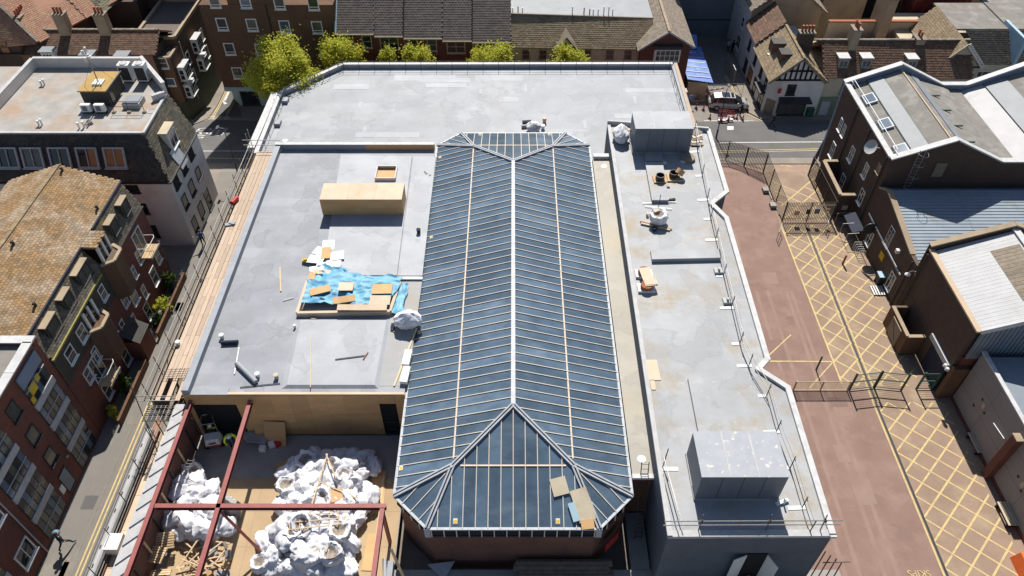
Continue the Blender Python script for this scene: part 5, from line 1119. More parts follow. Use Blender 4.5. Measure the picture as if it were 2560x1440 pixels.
one('step_shadow_gap', M['green_fence'], rb, lambda b: b.beam((33.93, 52.5, f1(33.93)), (33.93, 64.5, f1(33.93)), .1, .12)); one('step_shadow_gap', M['green_fence'], rb, lambda b: b.beam((35.23, 52.5, f1(35.23)), (35.23, 64.5, f1(35.23)), .07, .1))
f3 = lambda x: 7.6 + (x - 43) * .40
slope(42.0, 43.2, lambda x: 7.95, -.03, 'stone_roof', 'valley_gutter'); slope(43.2, 45.2, f3, 0, 'white_sheet', 'metal_sheet'); slope(45.25, 47, f3, .08, 'grey_sheet', 'metal_sheet'); slope(47.05, 48.8, f3, .02, 'stone_roof', 'felt_strip'); slope(48.8, 53.3, lambda x: f3(48.8) - (x - 48.8) * .4, .02, 'stone_roof', 'felt_strip')
for y in (53.4, 57.4, 61.6):
    d = one('roof_light', M['lead'], rb, lambda b: b.slab([(32.75, y - .75, f1(32.75) + .2), (33.75, y - .75, f1(33.75) + .2), (33.75, y + .75, f1(33.75) + .2), (32.75, y + .75, f1(32.75) + .2)], .2, (0, 0, 1)))
    one('pane', M['win_blue'], d, lambda b: b.slab([(32.87, y - .6, f1(32.87) + .215), (33.63, y - .6, f1(33.63) + .215), (33.63, y + .6, f1(33.63) + .215), (32.87, y + .6, f1(32.87) + .215)], .02, (0, 0, 1)))
for i, y in enumerate((54, 56.5, 59, 61.5)): one('valley_kerb', M['green_fence'], rb, lambda b: b.cbox((39.2, y, 9.1), .9, .12, .12))
for h in (.35, .7): one('edge_rail', M['white'], rb, lambda b: b.tube((32.45, 52.6, 8.6 + h), (32.45, 64.4, 8.6 + h), .03, 5))
for i in range(6): one('edge_post', M['white'], rb, lambda b: b.tube((32.45, 53 + i * 2.2, 8.6), (32.45, 53 + i * 2.2, 9.3), .03, 5))
for y, z, w, h in ((62.6, 5.2, .7, 1.3), (61.6, 5.2, .6, 1.3), (62.4, 2.4, .9, 1.6), (58.6, 4.6, .9, 1.5), (58.4, 1.6, .9, 1.4), (55.2, 5.2, .8, 1.4), (54.2, 3.0, .9, 1.5), (55.4, 1.3, .9, 1.4)): window(rb, frame((31.99, y, z), (-1, 0, 0)), w, h, 2, 2, 'white', 'win', .08)
one('blocked_window', M['old_timber'], rb, lambda b: b.cbox((36.4, 52.05, 7.6), .9, .12, 1.4)); window(rb, frame((31.99, 53.3, 6.8), (-1, 0, 0)), .7, .9, 1, 1, 'render_tan', 'win', .08)
for y in (52.8, 57.0, 60.4): one('downpipe', M['dark_metal'], rb, lambda b: b.tube((31.9, y, 0), (31.9, y, 8.4), .06, 6))
cl = thing('caged_ladder', 'caged white access ladder on the dark gable of the works', 'ladder', (34, 51.6, 5.5))
for s in (-.25, .25): one('stile', M['galv'], cl, lambda b: b.tube((34.1 + s, 51.75, 5.6), (34.1 + s, 51.75, 9.8), .03, 5))
for i in range(12): one('rung', M['galv'], cl, lambda b: b.tube((33.85, 51.75, 5.8 + i * .32), (34.35, 51.75, 5.8 + i * .32), .018, 4))
for z in (6.2, 7.4, 8.6, 9.6): one('cage_hoop', M['galv'], cl, lambda b: b.path([(34.1 + .42 * math.cos(a * .39), 51.75 - .05 - .7 * math.sin(a * .39), z) for a in range(9)], .02, 4))
q = PX(2182, 368, 31.3); sd = thing('satellite_dish', 'large white satellite dish bracketed to the side of the works', 'satellite dish', (31.9, q.y, q.z))
b = MB(); Mx = Matrix.Translation(Vector((31.2, q.y, q.z))) @ Matrix.Rotation(R(-60), 4, 'Y') @ Matrix.Rotation(R(15), 4, 'X')
for k in range(4):
    r0, r1 = .16 * k, .16 * (k + 1)
    for a in range(16): b.poly([Mx @ Vector((r * math.cos(t), r * math.sin(t), r * r * .35)) for r, t in ((r0 + .001, a * .3927), (r1, a * .3927), (r1, a * .3927 + .3927), (r0 + .001, a * .3927 + .3927))])
b.build('dish', M['grey_coping'], sd, smooth=True); one('bracket', M['white'], sd, lambda b: (b.tube((31.2, q.y, q.z), (31.98, q.y, q.z - .1), .035, 6)))
# yard wall with coping that links works and fence
yw = thing('brick_yard_wall', 'stepped dark brick yard wall with pale coping between fence and works', 'wall', (31.3, 57, 0))
one('wall', M['brick_dark'], yw, lambda b: b.box(30.35, 30.65, 54.9, 60.5, 0, 2.5)); one('wall', M['brick_dark'], yw, lambda b: b.box(30.66, 31.95, 54.9, 55.2, 0, 2.5)); one('wall', M['brick_dark'], yw, lambda b: b.box(30.66, 31.95, 60.2, 60.5, 0, 2.5))
coping(yw, [(31.95, 55.05), (30.5, 55.05), (30.5, 60.35), (31.9, 60.35)], 2.56, .36, .1, M['render_tan'])
one('notice', M['grey_coping'], yw, lambda b: b.box(31.0, 31.5, 54.84, 54.9, .9, 1.4))
# ---------------------------------------------------------------- annexe with blue-grey ribbed roof
ax = thing('ribbed_annexe', 'dark brick annexe with blue-grey ribbed sheet roof and stone verge', 'building', (36, 48.5, 0))
p1, p2, p3 = PX(2228, 480, 31.95), PX(2268, 491, 31.95), PX(2290, 628, 31.95)
yA0, zA0, yA1, zA1 = 44.3, 5.1, 50.7, 6.35
one('side_wall', M['brick_dark'], ax, lambda b: b.add([(31.95, 42.8, 0), (31.95, 52.1, 0), (31.95, 52.1, 5.6), (31.95, yA1, zA1), (31.95, yA0, zA0), (31.95, 42.8, zA0), (32.3, 42.8, 0), (32.3, 52.1, 0), (32.3, 52.1, 5.6), (32.3, yA1, zA1), (32.3, yA0, zA0), (32.3, 42.8, zA0)], [(0, 1, 2, 3, 4, 5), (6, 11, 10, 9, 8, 7), (2, 8, 9, 3), (3, 9, 10, 4), (4, 10, 11, 5), (5, 11, 6, 0)]))
one('verge_coping', M['render_tan'], ax, lambda b: (b.beam((32.15, yA0 - .2, zA0 + .02), (32.15, yA1, zA1 + .07), .5, .12), b.beam((32.15, yA1, zA1 + .07), (32.15, 52.05, 5.72), .5, .12)))
f4 = lambda y: zA0 - .15 + (y - yA0) / (yA1 - yA0) * (zA1 - zA0)
one('roof_deck', M['bluegrey_sheet'], ax, lambda b: b.slab([(32.3, yA0 - .8, f4(yA0 - .8)), (56, yA0 - .8, f4(yA0 - .8)), (56, yA1, f4(yA1)), (32.3, yA1, f4(yA1))], .1, (0, 0, 1))); one('roof_deck', M['bluegrey_sheet'], ax, lambda b: b.slab([(32.3, yA1 + .02, f4(yA1)), (56, yA1 + .02, f4(yA1)), (56, 52.1, 5.6), (32.3, 52.1, 5.6)], .1, (0, 0, 1)))
y = yA0 - .6; k = 0
while y < yA1 - .05:
    x = 32.35
    for w in (5.6, 6.2, 6.0): one('sheet_course', M['bluegrey_sheet'], ax, lambda b: b.slab([(x, y, f4(y) + .055), (x + w - .02, y, f4(y) + .055), (x + w - .02, y + .34, f4(y + .34) + .012), (x, y + .34, f4(y + .34) + .012)], .03, (0, 0, 1))); x += w
    y += .33; k += 1
window(ax, frame((31.94, 47.6, 3.9), (-1, 0, 0)), .9, 1.9, 2, 4, 'lead', 'win', .07); window(ax, frame((31.94, 50.2, 1.5), (-1, 0, 0)), .9, 1.5, 2, 2, 'white', 'win', .07); window(ax, frame((31.94, 44.8, 1.4), (-1, 0, 0)), .95, 1.7, 2, 2, 'white', 'win', .07)
one('yellow_notice', M['ylw'], ax, lambda b: b.box(31.88, 31.95, 47.1, 47.8, 1.5, 2.2)); one('vent_cowl', M['white'], ax, lambda b: b.cbox((31.8, 45.6, 4.1), .3, .3, .35))
one('cable_tray', M['lead'], ax, lambda b: b.beam((31.88, 44, 2.9), (31.88, 51.8, 3.0), .1, .14)); one('downpipe', M['dark_metal'], ax, lambda b: b.tube((31.85, 43.4, 0), (31.85, 43.4, 5), .06, 6))
# ---------------------------------------------------------------- shed with white ribbed roof
wr = thing('white_ribbed_shed', 'brick shed with white ribbed metal roof, brown rooflight patch and tan verge', 'building', (38, 38.5, 0))
zl, zr_, xr2 = 7.25, 9.35, 37.4; f5 = lambda x: zl + (x - 32.2) / (xr2 - 32.2) * (zr_ - zl)
one('side_wall', M['brick_dark'], wr, lambda b: b.box(31.95, 32.25, 34.2, 42.5, 2.9, 7.2)); one('side_wall', M['brick_dark'], wr, lambda b: b.box(31.95, 32.25, 37.0, 42.5, 0, 2.88))
one('rear_parapet', M['brick_dark'], wr, lambda b: b.add([(31.95, 42.3, 0), (45, 42.3, 0), (45, 42.3, zr_ - 2.6), (xr2, 42.3, zr_ + .3), (31.95, 42.3, zl + .3), (31.95, 42.7, 0), (45, 42.7, 0), (45, 42.7, zr_ - 2.6), (xr2, 42.7, zr_ + .3), (31.95, 42.7, zl + .3)], [(0, 4, 3, 2, 1), (5, 6, 7, 8, 9), (0, 5, 9, 4), (4, 9, 8, 3), (3, 8, 7, 2)]))
one('parapet_coping', M['render_tan'], wr, lambda b: (b.beam((31.9, 42.5, zl + .36), (xr2, 42.5, zr_ + .36), .5, .12), b.beam((xr2, 42.5, zr_ + .36), (45, 42.5, zr_ - 2.5), .5, .12)))
one('verge_coping', M['tan_bar'], wr, lambda b: b.beam((32.05, 33.9, zl + .03), (32.05, 42.3, zl + .03), .4, .14))
n = 24
for k in range(n):
    y0 = 34.0 + k * (8.2 / n); m_ = M['white_sheet']
    one('roof_sheet', m_, wr, lambda b: b.slab([(32.25, y0 + .008, f5(32.25)), (xr2, y0 + .008, f5(xr2)), (xr2, y0 + .3, f5(xr2)), (32.25, y0 + .3, f5(32.25))], .05, (0, 0, 1))); one('roof_seam', M['lead'], wr, lambda b: b.beam((32.25, y0, f5(32.25) - .01), (xr2, y0, f5(xr2) - .01), .06, .03))
    if 5 <= k <= 19: one('rooflight_sheet', M['old_timber'], wr, lambda b: b.slab([(35.3, y0 + .01, f5(35.3) + .03), (37.1, y0 + .01, f5(37.1) + .03), (37.1, y0 + .3, f5(37.1) + .03), (35.3, y0 + .3, f5(35.3) + .03)], .03, (0, 0, 1)))
    one('roof_sheet', m_, wr, lambda b: b.slab([(xr2 + .15, y0 + .008, zr_ - .06), (45, y0 + .008, zr_ - 2.9), (45, y0 + .3, zr_ - 2.9), (xr2 + .15, y0 + .3, zr_ - .06)], .05, (0, 0, 1)))
one('ridge_cap', M['white_coping'], wr, lambda b: b.beam((xr2 + .05, 34, zr_ + .06), (xr2 + .05, 42.3, zr_ + .06), .5, .1))
one('front_trim', M['white_coping'], wr, lambda b: b.beam((32.2, 33.95, f5(32.2) - .02), (xr2, 33.95, f5(xr2) - .02), .12, .4))
one('front_cladding', M['corr_wall'], wr, lambda b: b.add([(32.3, 34.0, 4.3), (45, 34.0, 4.3), (45, 34.0, 6.2), (xr2, 34.0, zr_ - .2), (32.3, 34.0, zl - .1)], [(0, 1, 2, 3, 4)])); one('front_brick', M['brick_red'], wr, lambda b: b.box(32.3, 45, 34.05, 34.3, 0, 4.3))
for k in range(40): one('cladding_rib', M['corr_wall'], wr, lambda b: b.box(32.4 + k * .3, 32.52 + k * .3, 33.93, 34.0, 4.35, f5(32.4 + k * .3) - .25 if 32.5 + k * .3 < xr2 else 6))
one('shutter_door', M['navy'], wr, lambda b: b.box(31.98, 32.1, 34.5, 36.9, 0, 2.85)); one('door_lintel', M['grey_coping'], wr, lambda b: b.box(31.75, 31.96, 34.3, 37.4, 2.75, 3.2))
for i, y in enumerate((34.35, 34.0)): one('wall_lamp', M['white'], wr, lambda b: b.lathe((31.6, y, 3.0), [(.05, 0), (.16, .02), (.12, .2), (.05, .24)], 10))
one('gooseneck_lamp', M['white'], wr, lambda b: b.lathe((31.2, 42.3, 4.6), [(.22, 0), (.2, .06), (.06, .2)], 12)); one('lamp_arm', M['galv'], wr, lambda b: b.path([(31.9, 42.3, 4.4), (31.7, 42.3, 4.95), (31.4, 42.3, 5.0), (31.2, 42.3, 4.8)], .035, 6)); one('downpipe', M['dark_metal'], wr, lambda b: b.tube((31.8, 42.1, 0), (31.8, 42.1, 7), .07, 6))
# brick bin store at the foot of the shed
bs_ = thing('bin_store', 'roofless brown brick bin store with a cross-braced gate beside the white roofed shed', 'bin store', (31.2, 39.8, 0))
one('wall', M['brick_brown'], bs_, lambda b: b.box(30.5, 30.7, 37.9, 41.3, 0, 2.1)); one('wall', M['brick_brown'], bs_, lambda b: b.box(30.7, 31.9, 37.9, 38.1, 0, 2.1)); one('wall', M['brick_brown'], bs_, lambda b: b.box(30.7, 31.9, 41.1, 41.3, 0, 2.1))
coping(bs_, [(31.9, 38.0), (30.6, 38.0), (30.6, 41.2)], 2.14, .3, .08, M['render_tan'])
g = one('gate', M['old_timber'], bs_, lambda b: b.box(30.42, 30.5, 38.7, 40.3, .1, 1.9))
for p, q2 in (((38.7, .1), (40.3, 1.9)), ((38.7, 1.9), (40.3, 1.9)), ((38.7, .1), (40.3, .1)), ((38.75, .1), (38.75, 1.9)), ((40.25, .1), (40.25, 1.9))): one('gate_brace', M['render_tan'], g, lambda b: b.beam((30.4, p[0], p[1]), (30.4, q2[0], q2[1]), .05, .07, (1, 0, 0)))
# ---------------------------------------------------------------- grey panel building
gp_ = thing('grey_panel_building', 'long low building with smooth grey wall panels and white coping beside the yard', 'building', (38, 26, 0))
zp = 5.4
walls(gp_, [(33.04, 5), (50, 5), (50, 33.5), (33.04, 33.5)], 0, zp - .3, M['panel'])
for k in range(9):
    y0 = 33.6 - (k + 1) * 3.05
    for z0, z1 in ((.35, 2.0), (2.01, 3.7), (3.71, zp)): one('wall_panel', M['panel'], gp_, lambda b: b.box(32.98, 33.04, y0 + .01, y0 + 3.04, z0, z1 - .01))
one('coping', M['white_coping'], gp_, lambda b: b.beam((33.1, 5, zp + .05), (33.1, 33.7, zp + .05), .3, .1)); one('plinth', M['brick_red'], gp_, lambda b: b.box(32.95, 33.0, 5, 33.6, 0, .33))
one('roof_deck', M['corr_wall'], gp_, lambda b: b.box(33.3, 50, 5, 33.4, zp - .31, zp - .25)); one('roof_tank', M['blue_paint'], gp_, lambda b: b.tube((36.6, 30.2, zp + .3), (38.6, 30.2, zp + .3), .55, 14))
for y in (27.1, 20.4): pi = one('brick_pier', M['brick_red'], gp_, lambda b: b.box(32.5, 32.97, y - .28, y + .28, 0, 4.7)); one('pier_cap', M['render_tan'], pi, lambda b: b.box(32.45, 32.97, y - .32, y + .32, 4.7, 4.78))
for y, z in ((31.3, 3.1), (30.5, 2.6), (31.6, 2.0), (25.5, 2.6), (24.7, 2.2), (24.2, 3.0)): one('wall_fixing', M['dark_metal'], gp_, lambda b: b.box(32.92, 32.99, y - .08, y + .08, z - .06, z + .06))
for y, z in ((30.9, 2.9), (24.9, 2.6)): one('stain_plate', M['tan_bar'], gp_, lambda b: b.box(32.95, 32.985, y - .14, y + .14, z - .25, z + .2))
one('conduit', M['white'], gp_, lambda b: b.tube((32.93, 28.0, 3.2), (32.93, 29.4, 3.0), .03, 5))
one('end_wall', M['brick_brown'], None, lambda b: b.box(31.9, 33.0, 33.7, 34.1, 0, 3.4), label='short dark brick pier wall between the shed door and grey panels', cat='wall')
# ---------------------------------------------------------------- trees behind the far roof and shrubs by the flats
def leafmat(name, a, b_, c):
    m, nt, bs = _bsdf(name); col = _mix(nt, _rand(nt), a, b_); col = _mix(nt, _noise(nt, .9, 3), col, c)
    nt.links.new(col, bs.inputs['Base Color']); bs.inputs['Roughness'].default_value = .6; bs.inputs['Specular IOR Level'].default_value = .3
    tr = nt.nodes.new('ShaderNodeBsdfTranslucent'); nt.links.new(col, tr.inputs[0]); mx = nt.nodes.new('ShaderNodeMixShader'); mx.inputs[0].default_value = .5
    out = nt.nodes['Material Output']; nt.links.new(bs.outputs[0], mx.inputs[1]); nt.links.new(tr.outputs[0], mx.inputs[2]); nt.links.new(mx.outputs[0], out.inputs[0]); return m
M['leaf'] = leafmat('spring plane leaf', (.50, .50, .05), (.66, .60, .10), (.40, .44, .05)); M['leaf_dark'] = leafmat('shrub leaf', (.06, .12, .02), (.10, .17, .03), (.04, .08, .015))
M['bark'] = mat('bark', (.16, .13, .10), (.11, .09, .07), 5, .9, .4)
def foliage(cx, cy, z0, z1, rx, ry, n, leaf, rnd, clumps=75):
    b = MB(); cz = (z0 + z1) / 2; rz_ = (z1 - z0) / 2; cl = []
    for i in range(clumps):
        u = rnd.uniform(-1, 1); t = rnd.uniform(0, 6.283); r = math.sqrt(1 - u * u) * rnd.uniform(.3, 1.0)
        cl.append((cx + rx * r * math.cos(t), cy + ry * r * math.sin(t), cz + rz_ * u * rnd.uniform(.5, 1.0), rnd.uniform(.10, .27)))
    cl.append((cx, cy, cz, .6)); cl.append((cx, cy, cz + rz_ * .4, .45))
    for i in range(n):
        c = rnd.choice(cl); s = c[3]; v = Vector((rnd.gauss(0, .62), rnd.gauss(0, .62), rnd.gauss(0, .62)))
        p = Vector((c[0] + v.x * rx * s, c[1] + v.y * ry * s, c[2] + v.z * rz_ * s))
        a = Vector((rnd.gauss(0, 1), rnd.gauss(0, 1), rnd.gauss(0, .7))).normalized(); q = a.cross(Vector((rnd.gauss(0, 1), rnd.gauss(0, 1), rnd.gauss(0, 1)))).normalized(); L = leaf * rnd.uniform(.7, 1.4)
        b.add([p - a * L, p + q * L * .55, p + a * L, p - q * L * .55], [(0, 1, 2, 3)])
    return b
def tree(x, y, zb, zt, r, n, label, seed, leaf=.125):
    rnd = random.Random(seed); t = thing('plane_tree', label, 'tree', (x, y, zb), 'plane trees along the hidden street')
    b = MB(); p = Vector((x, y, zb)); h = zt - zb
    b.tube(p, p + Vector((.1, 0, h * .45)), .22, 8, .16); 
    for k in range(7):
        a = k * .9 + rnd.random(); s = p + Vector((.1, 0, h * rnd.uniform(.35, .5))); e = s + Vector((math.cos(a) * r * .7, math.sin(a) * r * .7, h * rnd.uniform(.2, .42))); b.tube(s, e, .1, 6, .03)
    b.build('trunk', M['bark'], t, smooth=True); foliage(x, y, zb + h * .3, zt, r, r, n, leaf, rnd).build('crown', M['leaf'], t)
tree(-25.4, 74.8, -3.3, 7.4, 4.1, 30000, 'largest spring-green plane tree at the chamfered roof corner', 1)
tree(-19.8, 79.0, -4, 5.9, 2.9, 16000, 'plane tree beside the largest one in front of the brown flats', 2)
tree(-14.4, 79.2, -3, 4.4, 1.6, 4500, 'small plane tree top at the end of the terrace row nearest the flats', 6)
tree(-11.2, 79.3, -3, 4.8, 2.1, 8000, 'low plane tree top in front of the stepped terrace middle', 3)
tree(-2.2, 79.3, -3, 5.0, 3.1, 14000, 'broad plane tree top where terrace meets the cream building', 4)
tree(6.3, 79.3, -3, 4.5, 2.3, 9000, 'plane tree top below the small gablet of the cream building', 5)
def shrub(x, y, r, h, lab, seed, m='leaf_dark', n=900):
    rnd = random.Random(seed); t = thing('garden_shrub', lab, 'shrub', (x, y, 0), 'shrubs along the brick flats'); one('stem', M['bark'], t, lambda b: b.tube((x, y, 0), (x, y, h * .5), .04, 5)); foliage(x, y, .05, h, r, r * 1.3, n, .09, rnd, 10).build('leaves', M[m], t)
shrub(-29.2, 42.7, .6, 1.5, 'bright clipped green shrub in the front garden of the flats', 11, 'leaf', 1500); shrub(-29.3, 45.2, .7, 1.9, 'dark shrub beside the white block corner', 12); shrub(-29.3, 41.2, .5, 1.0, 'low dark shrub by the flats porch', 13); shrub(-29.2, 34.4, .55, 1.8, 'dark leafy shrub below the lower balcony', 14); shrub(-29.3, 32.0, .45, 1.3, 'pale leafy shrub near the modern brick block', 15, 'leaf', 700)

# ---------------------------------------------------------------- people
def person(loc, rz, label, top, legs, pose=None, head='hair', scale=1.0, group=None, skin='skin'):
    J = dict(pel=(0, 0, .95), che=(0, .01, 1.30), nec=(0, .02, 1.50), hed=(0, .03, 1.62), crn=(0, .02, 1.76), lsh=(.19, 0, 1.43), rsh=(-.19, 0, 1.43), lel=(.25, -.02, 1.15), rel=(-.25, -.02, 1.15), lwr=(.26, .08, .92), rwr=(-.26, .08, .92),
             lhp=(.10, 0, .92), rhp=(-.10, 0, .92), lkn=(.11, .03, .5), rkn=(-.11, .03, .5), lan=(.11, 0, .09), ran=(-.11, 0, .09), lto=(.12, .17, .04), rto=(-.12, .17, .04), nos=(0, .145, 1.64))
    J.update(pose or {})
    Rr = dict(pel=.155, che=.175, nec=.06, hed=.098, crn=.085, lsh=.075, rsh=.075, lel=.052, rel=.052, lwr=.036, rwr=.036, lhp=.10, rhp=.10, lkn=.066, rkn=.066, lan=.045, ran=.045, lto=.038, rto=.038, nos=.018)
    E = [('pel', 'che', 0), ('che', 'nec', 0), ('nec', 'hed', 2), ('hed', 'crn', 2), ('hed', 'nos', 2), ('che', 'lsh', 0), ('che', 'rsh', 0), ('lsh', 'lel', 0), ('rsh', 'rel', 0), ('lel', 'lwr', 0), ('rel', 'rwr', 0), ('pel', 'lhp', 1), ('pel', 'rhp', 1), ('lhp', 'lkn', 1), ('rhp', 'rkn', 1), ('lkn', 'lan', 1), ('rkn', 'ran', 1), ('lan', 'lto', 3), ('ran', 'rto', 3)]
    for s, k in (('l', 1), ('r', -1)):                       # palm, four fingers and a thumb
        w = Vector(J[s + 'wr']); d = (w - Vector(J[s + 'el'])).normalized(); sd_ = Vector((0, 1, 0)) if abs(d.y) < .8 else Vector((1, 0, 0)); sd_ = (sd_ - d * sd_.dot(d)).normalized()
        J[s + 'pa'] = tuple(w + d * .07); Rr[s + 'pa'] = .03; E.append((s + 'wr', s + 'pa', 2))
        for f in range(4):
            o_ = sd_ * (.027 - .018 * f); n1 = s + 'f%d' % f; n2 = n1 + 'b'; J[n1] = tuple(w + d * .115 + o_); J[n2] = tuple(w + d * (.165 + .012 * (f in (1, 2))) + o_ + Vector((-k * .02, 0, 0))); Rr[n1] = .0095; Rr[n2] = .008; E += [(s + 'pa', n1, 2), (n1, n2, 2)]
        n1 = s + 'th'; J[n1] = tuple(w + d * .06 + sd_ * .055); Rr[n1] = .01; E.append((s + 'pa', n1, 2))
    names = list(J); idx = {n: i for i, n in enumerate(names)}
    me = bpy.data.meshes.new('body'); me.from_pydata([J[n] for n in names], [(idx[a], idx[b]) for a, b, _ in E], [])
    o = bpy.data.objects.new('body', me); C.objects.link(o); mo_ = o.modifiers.new('s', 'SKIN'); 
    for i, n in enumerate(names): me.skin_vertices[0].data[i].radius = (Rr[n], Rr[n]); me.skin_vertices[0].data[i].use_root = (n == 'pel')
    sb_ = o.modifiers.new('d', 'SUBSURF'); sb_.levels = 1
    dg = bpy.context.evaluated_depsgraph_get(); m2 = bpy.data.meshes.new_from_object(o.evaluated_get(dg)); bpy.data.objects.remove(o)
    m2.materials.clear()
    for m in (top, legs, skin, 'dark'): m2.materials.append(M[m])
    segs = [(Vector(J[a]), Vector(J[b]), k) for a, b, k in E]
    for p in m2.polygons:
        c = p.center; best = min(segs, key=lambda s: (c - (s[0] + (s[1] - s[0]) * max(0, min(1, (c - s[0]).dot(s[1] - s[0]) / max(1e-6, (s[1] - s[0]).length_squared))))).length); p.material_index = best[2]; p.use_smooth = True
    root = thing('person', label, 'person', loc, group, rz); Mx = W[root] @ Matrix.Scale(scale, 4)
    link('body', m2, None, root, Mx)
    hc = Vector(J['crn']) + Vector((0, -.01, -.045))
    b = MB()
    if head in ('hair',): prof = [(.02, .11), (.075, .095), (.105, .05), (.11, 0), (.10, -.05)]
    else: prof = [(.03, .125), (.09, .105), (.125, .05), (.135, .0), (.165, -.005), (.165, -.02), (.12, -.02)]
    b.lathe(hc, prof[::-1], 14)
    hm = bpy.data.meshes.new(head); hm.from_pydata(b.v, [], b.f); hm.materials.append(M['hair' if head == 'hair' else head]); hm.polygons.foreach_set('use_smooth', [True] * len(hm.polygons)); hm.update()
    link('hair' if head == 'hair' else 'hard_hat', hm, None, root, Mx); return root, Mx
# pedestrians
g = G(168, 1368); r_, mx = person(g, R(-35), 'person in dark clothes striding along the lane with a teal bag on the shoulder', 'navy', 'navy', dict(lkn=(.12, .30, .55), lan=(.13, .42, .16), lto=(.13, .58, .10), rkn=(-.11, -.12, .5), ran=(-.12, -.42, .12), rto=(-.12, -.30, .04), lel=(.32, -.12, 1.18), lwr=(.30, .05, 1.0), rel=(-.34, .05, 1.2), rwr=(-.22, .25, 1.35)), scale=1.05)
one('shoulder_bag', M['teal'], None, lambda b: b.lathe((g.x - .15, g.y + .2, 1.35), [(.08, 0), (.2, .06), (.24, .18), (.19, .3), (.06, .36)], 10), label='teal rounded bag carried on the shoulder by the striding person', cat='bag', smooth=True)
g = G(511, 613); person(g, R(200), 'person in blue jacket at the corner of the white block', M.setdefault('blue_cloth', mat('blue cloth', (.03, .09, .22), (.025, .07, .18))) and 'blue_cloth', 'dark', dict(lel=(.36, .05, 1.3), lwr=(.55, .12, 1.32), lkn=(.12, .16, .5), rkn=(-.11, -.04, .5), ran=(-.12, -.24, .1), rto=(-.12, -.08, .05)))
g = G(495, 272); person(g + Vector((0, 0, .1)), R(120), 'person in a red and pale patterned top on the corner pavement', 'red', 'teal', dict(rkn=(-.11, .12, .5), ran=(-.11, .2, .1), rto=(-.11, .36, .05)))
g = G(1930, 318); person(g, R(90), 'person in dark jacket walking past the pub corner', 'navy', 'dark', dict(lkn=(.11, .16, .52), lan=(.11, .25, .1), lto=(.11, .4, .05), ran=(-.11, -.25, .12), rto=(-.11, -.1, .05)))
g = G(1850, 290); person(g, R(60), 'dark-clothed person standing behind the cones by the car bonnet', 'dark', 'dark')
g = G(1818, 130); person(g, R(0), 'person in pale blue shirt by the corrugated shed', 'blue_paint', 'navy', group='people by the corrugated shed')
g = G(1829, 132); person(g, R(30), 'person in black coat by the corrugated shed', 'dark', 'dark', group='people by the corrugated shed')

# ---------------------------------------------------------------- fences and gates of the yard
def pale_fence(name, label, pts, h, sp=.155, m='old_galv', post=2.7, group=None, top=True):
    t = thing(name, label, 'fence' if 'gate' not in name else 'gate', (pts[0][0], pts[0][1], gz(pts[0][1])), group)
    pm = bpy.data.meshes.new('pale'); b = MB(); b.add([(-.035, -.012, 0), (.035, -.012, 0), (.035, .012, 0), (-.035, .012, 0), (-.035, -.012, h - .1), (.035, -.012, h - .1), (.035, .012, h - .1), (-.035, .012, h - .1), (0, 0, h)], [(0, 3, 2, 1), (0, 1, 5, 4), (1, 2, 6, 5), (2, 3, 7, 6), (3, 0, 4, 7), (4, 5, 8), (5, 6, 8), (6, 7, 8), (7, 4, 8)]); pm.from_pydata(b.v, [], b.f); pm.materials.append(M[m]); pm.update()
    for a, c in zip(pts, pts[1:]):
        L = math.hypot(c[0] - a[0], c[1] - a[1]); an = math.atan2(c[1] - a[1], c[0] - a[0]); n = int(L / sp)
        for i in range(n + 1):
            f = i / max(1, n); x, y = a[0] + (c[0] - a[0]) * f, a[1] + (c[1] - a[1]) * f
            link('pale', pm, None, t, Matrix.Translation((x, y, gz(y, x) + .06)) @ Matrix.Rotation(an, 4, 'Z'))
        for z in (.4, h - .4): bb = MB(); bb.beam((a[0], a[1], gz(a[1]) + z), (c[0], c[1], gz(c[1]) + z), .05, .06); bb.build('rail', M[m], t)
        k = max(1, round(L / post))
        for i in range(k + 1):
            f = i / k; x, y = a[0] + (c[0] - a[0]) * f, a[1] + (c[1] - a[1]) * f; bb = MB(); bb.box(x - .05, x + .05, y - .05, y + .05, gz(y), gz(y) + h - .05); bb.build('post', M['dark_metal'], t)
    return t
M['old_galv'] = mat('old galvanised pale', (.34, .30, .24), (.27, .24, .19), 3, .6, .1); 
pale_fence('palisade_fence', 'grey palisade fence angled from the block corner to the yard entrance', [(20.2, 65.0), (22.3, 64.7), (25.45, 61.9)], 2.4)
pg = pale_fence('palisade_gate', 'palisade double gate with small signs across the yard entrance', [(25.45, 54.2), (30.1, 54.3)], 2.3)
for x, z, w, h, m in ((26.6, 1.1, .45, .5, 'tan_bar'), (27.6, 1.25, .4, .55, 'dark_metal'), (28.4, 1.3, .45, .55, 'grey_box'), (29.4, 1.45, .3, .3, 'tan_bar')): one('gate_sign', M[m], pg, lambda b: b.box(x - w / 2, x + w / 2, 54.12, 54.16, z - h / 2, z + h / 2))
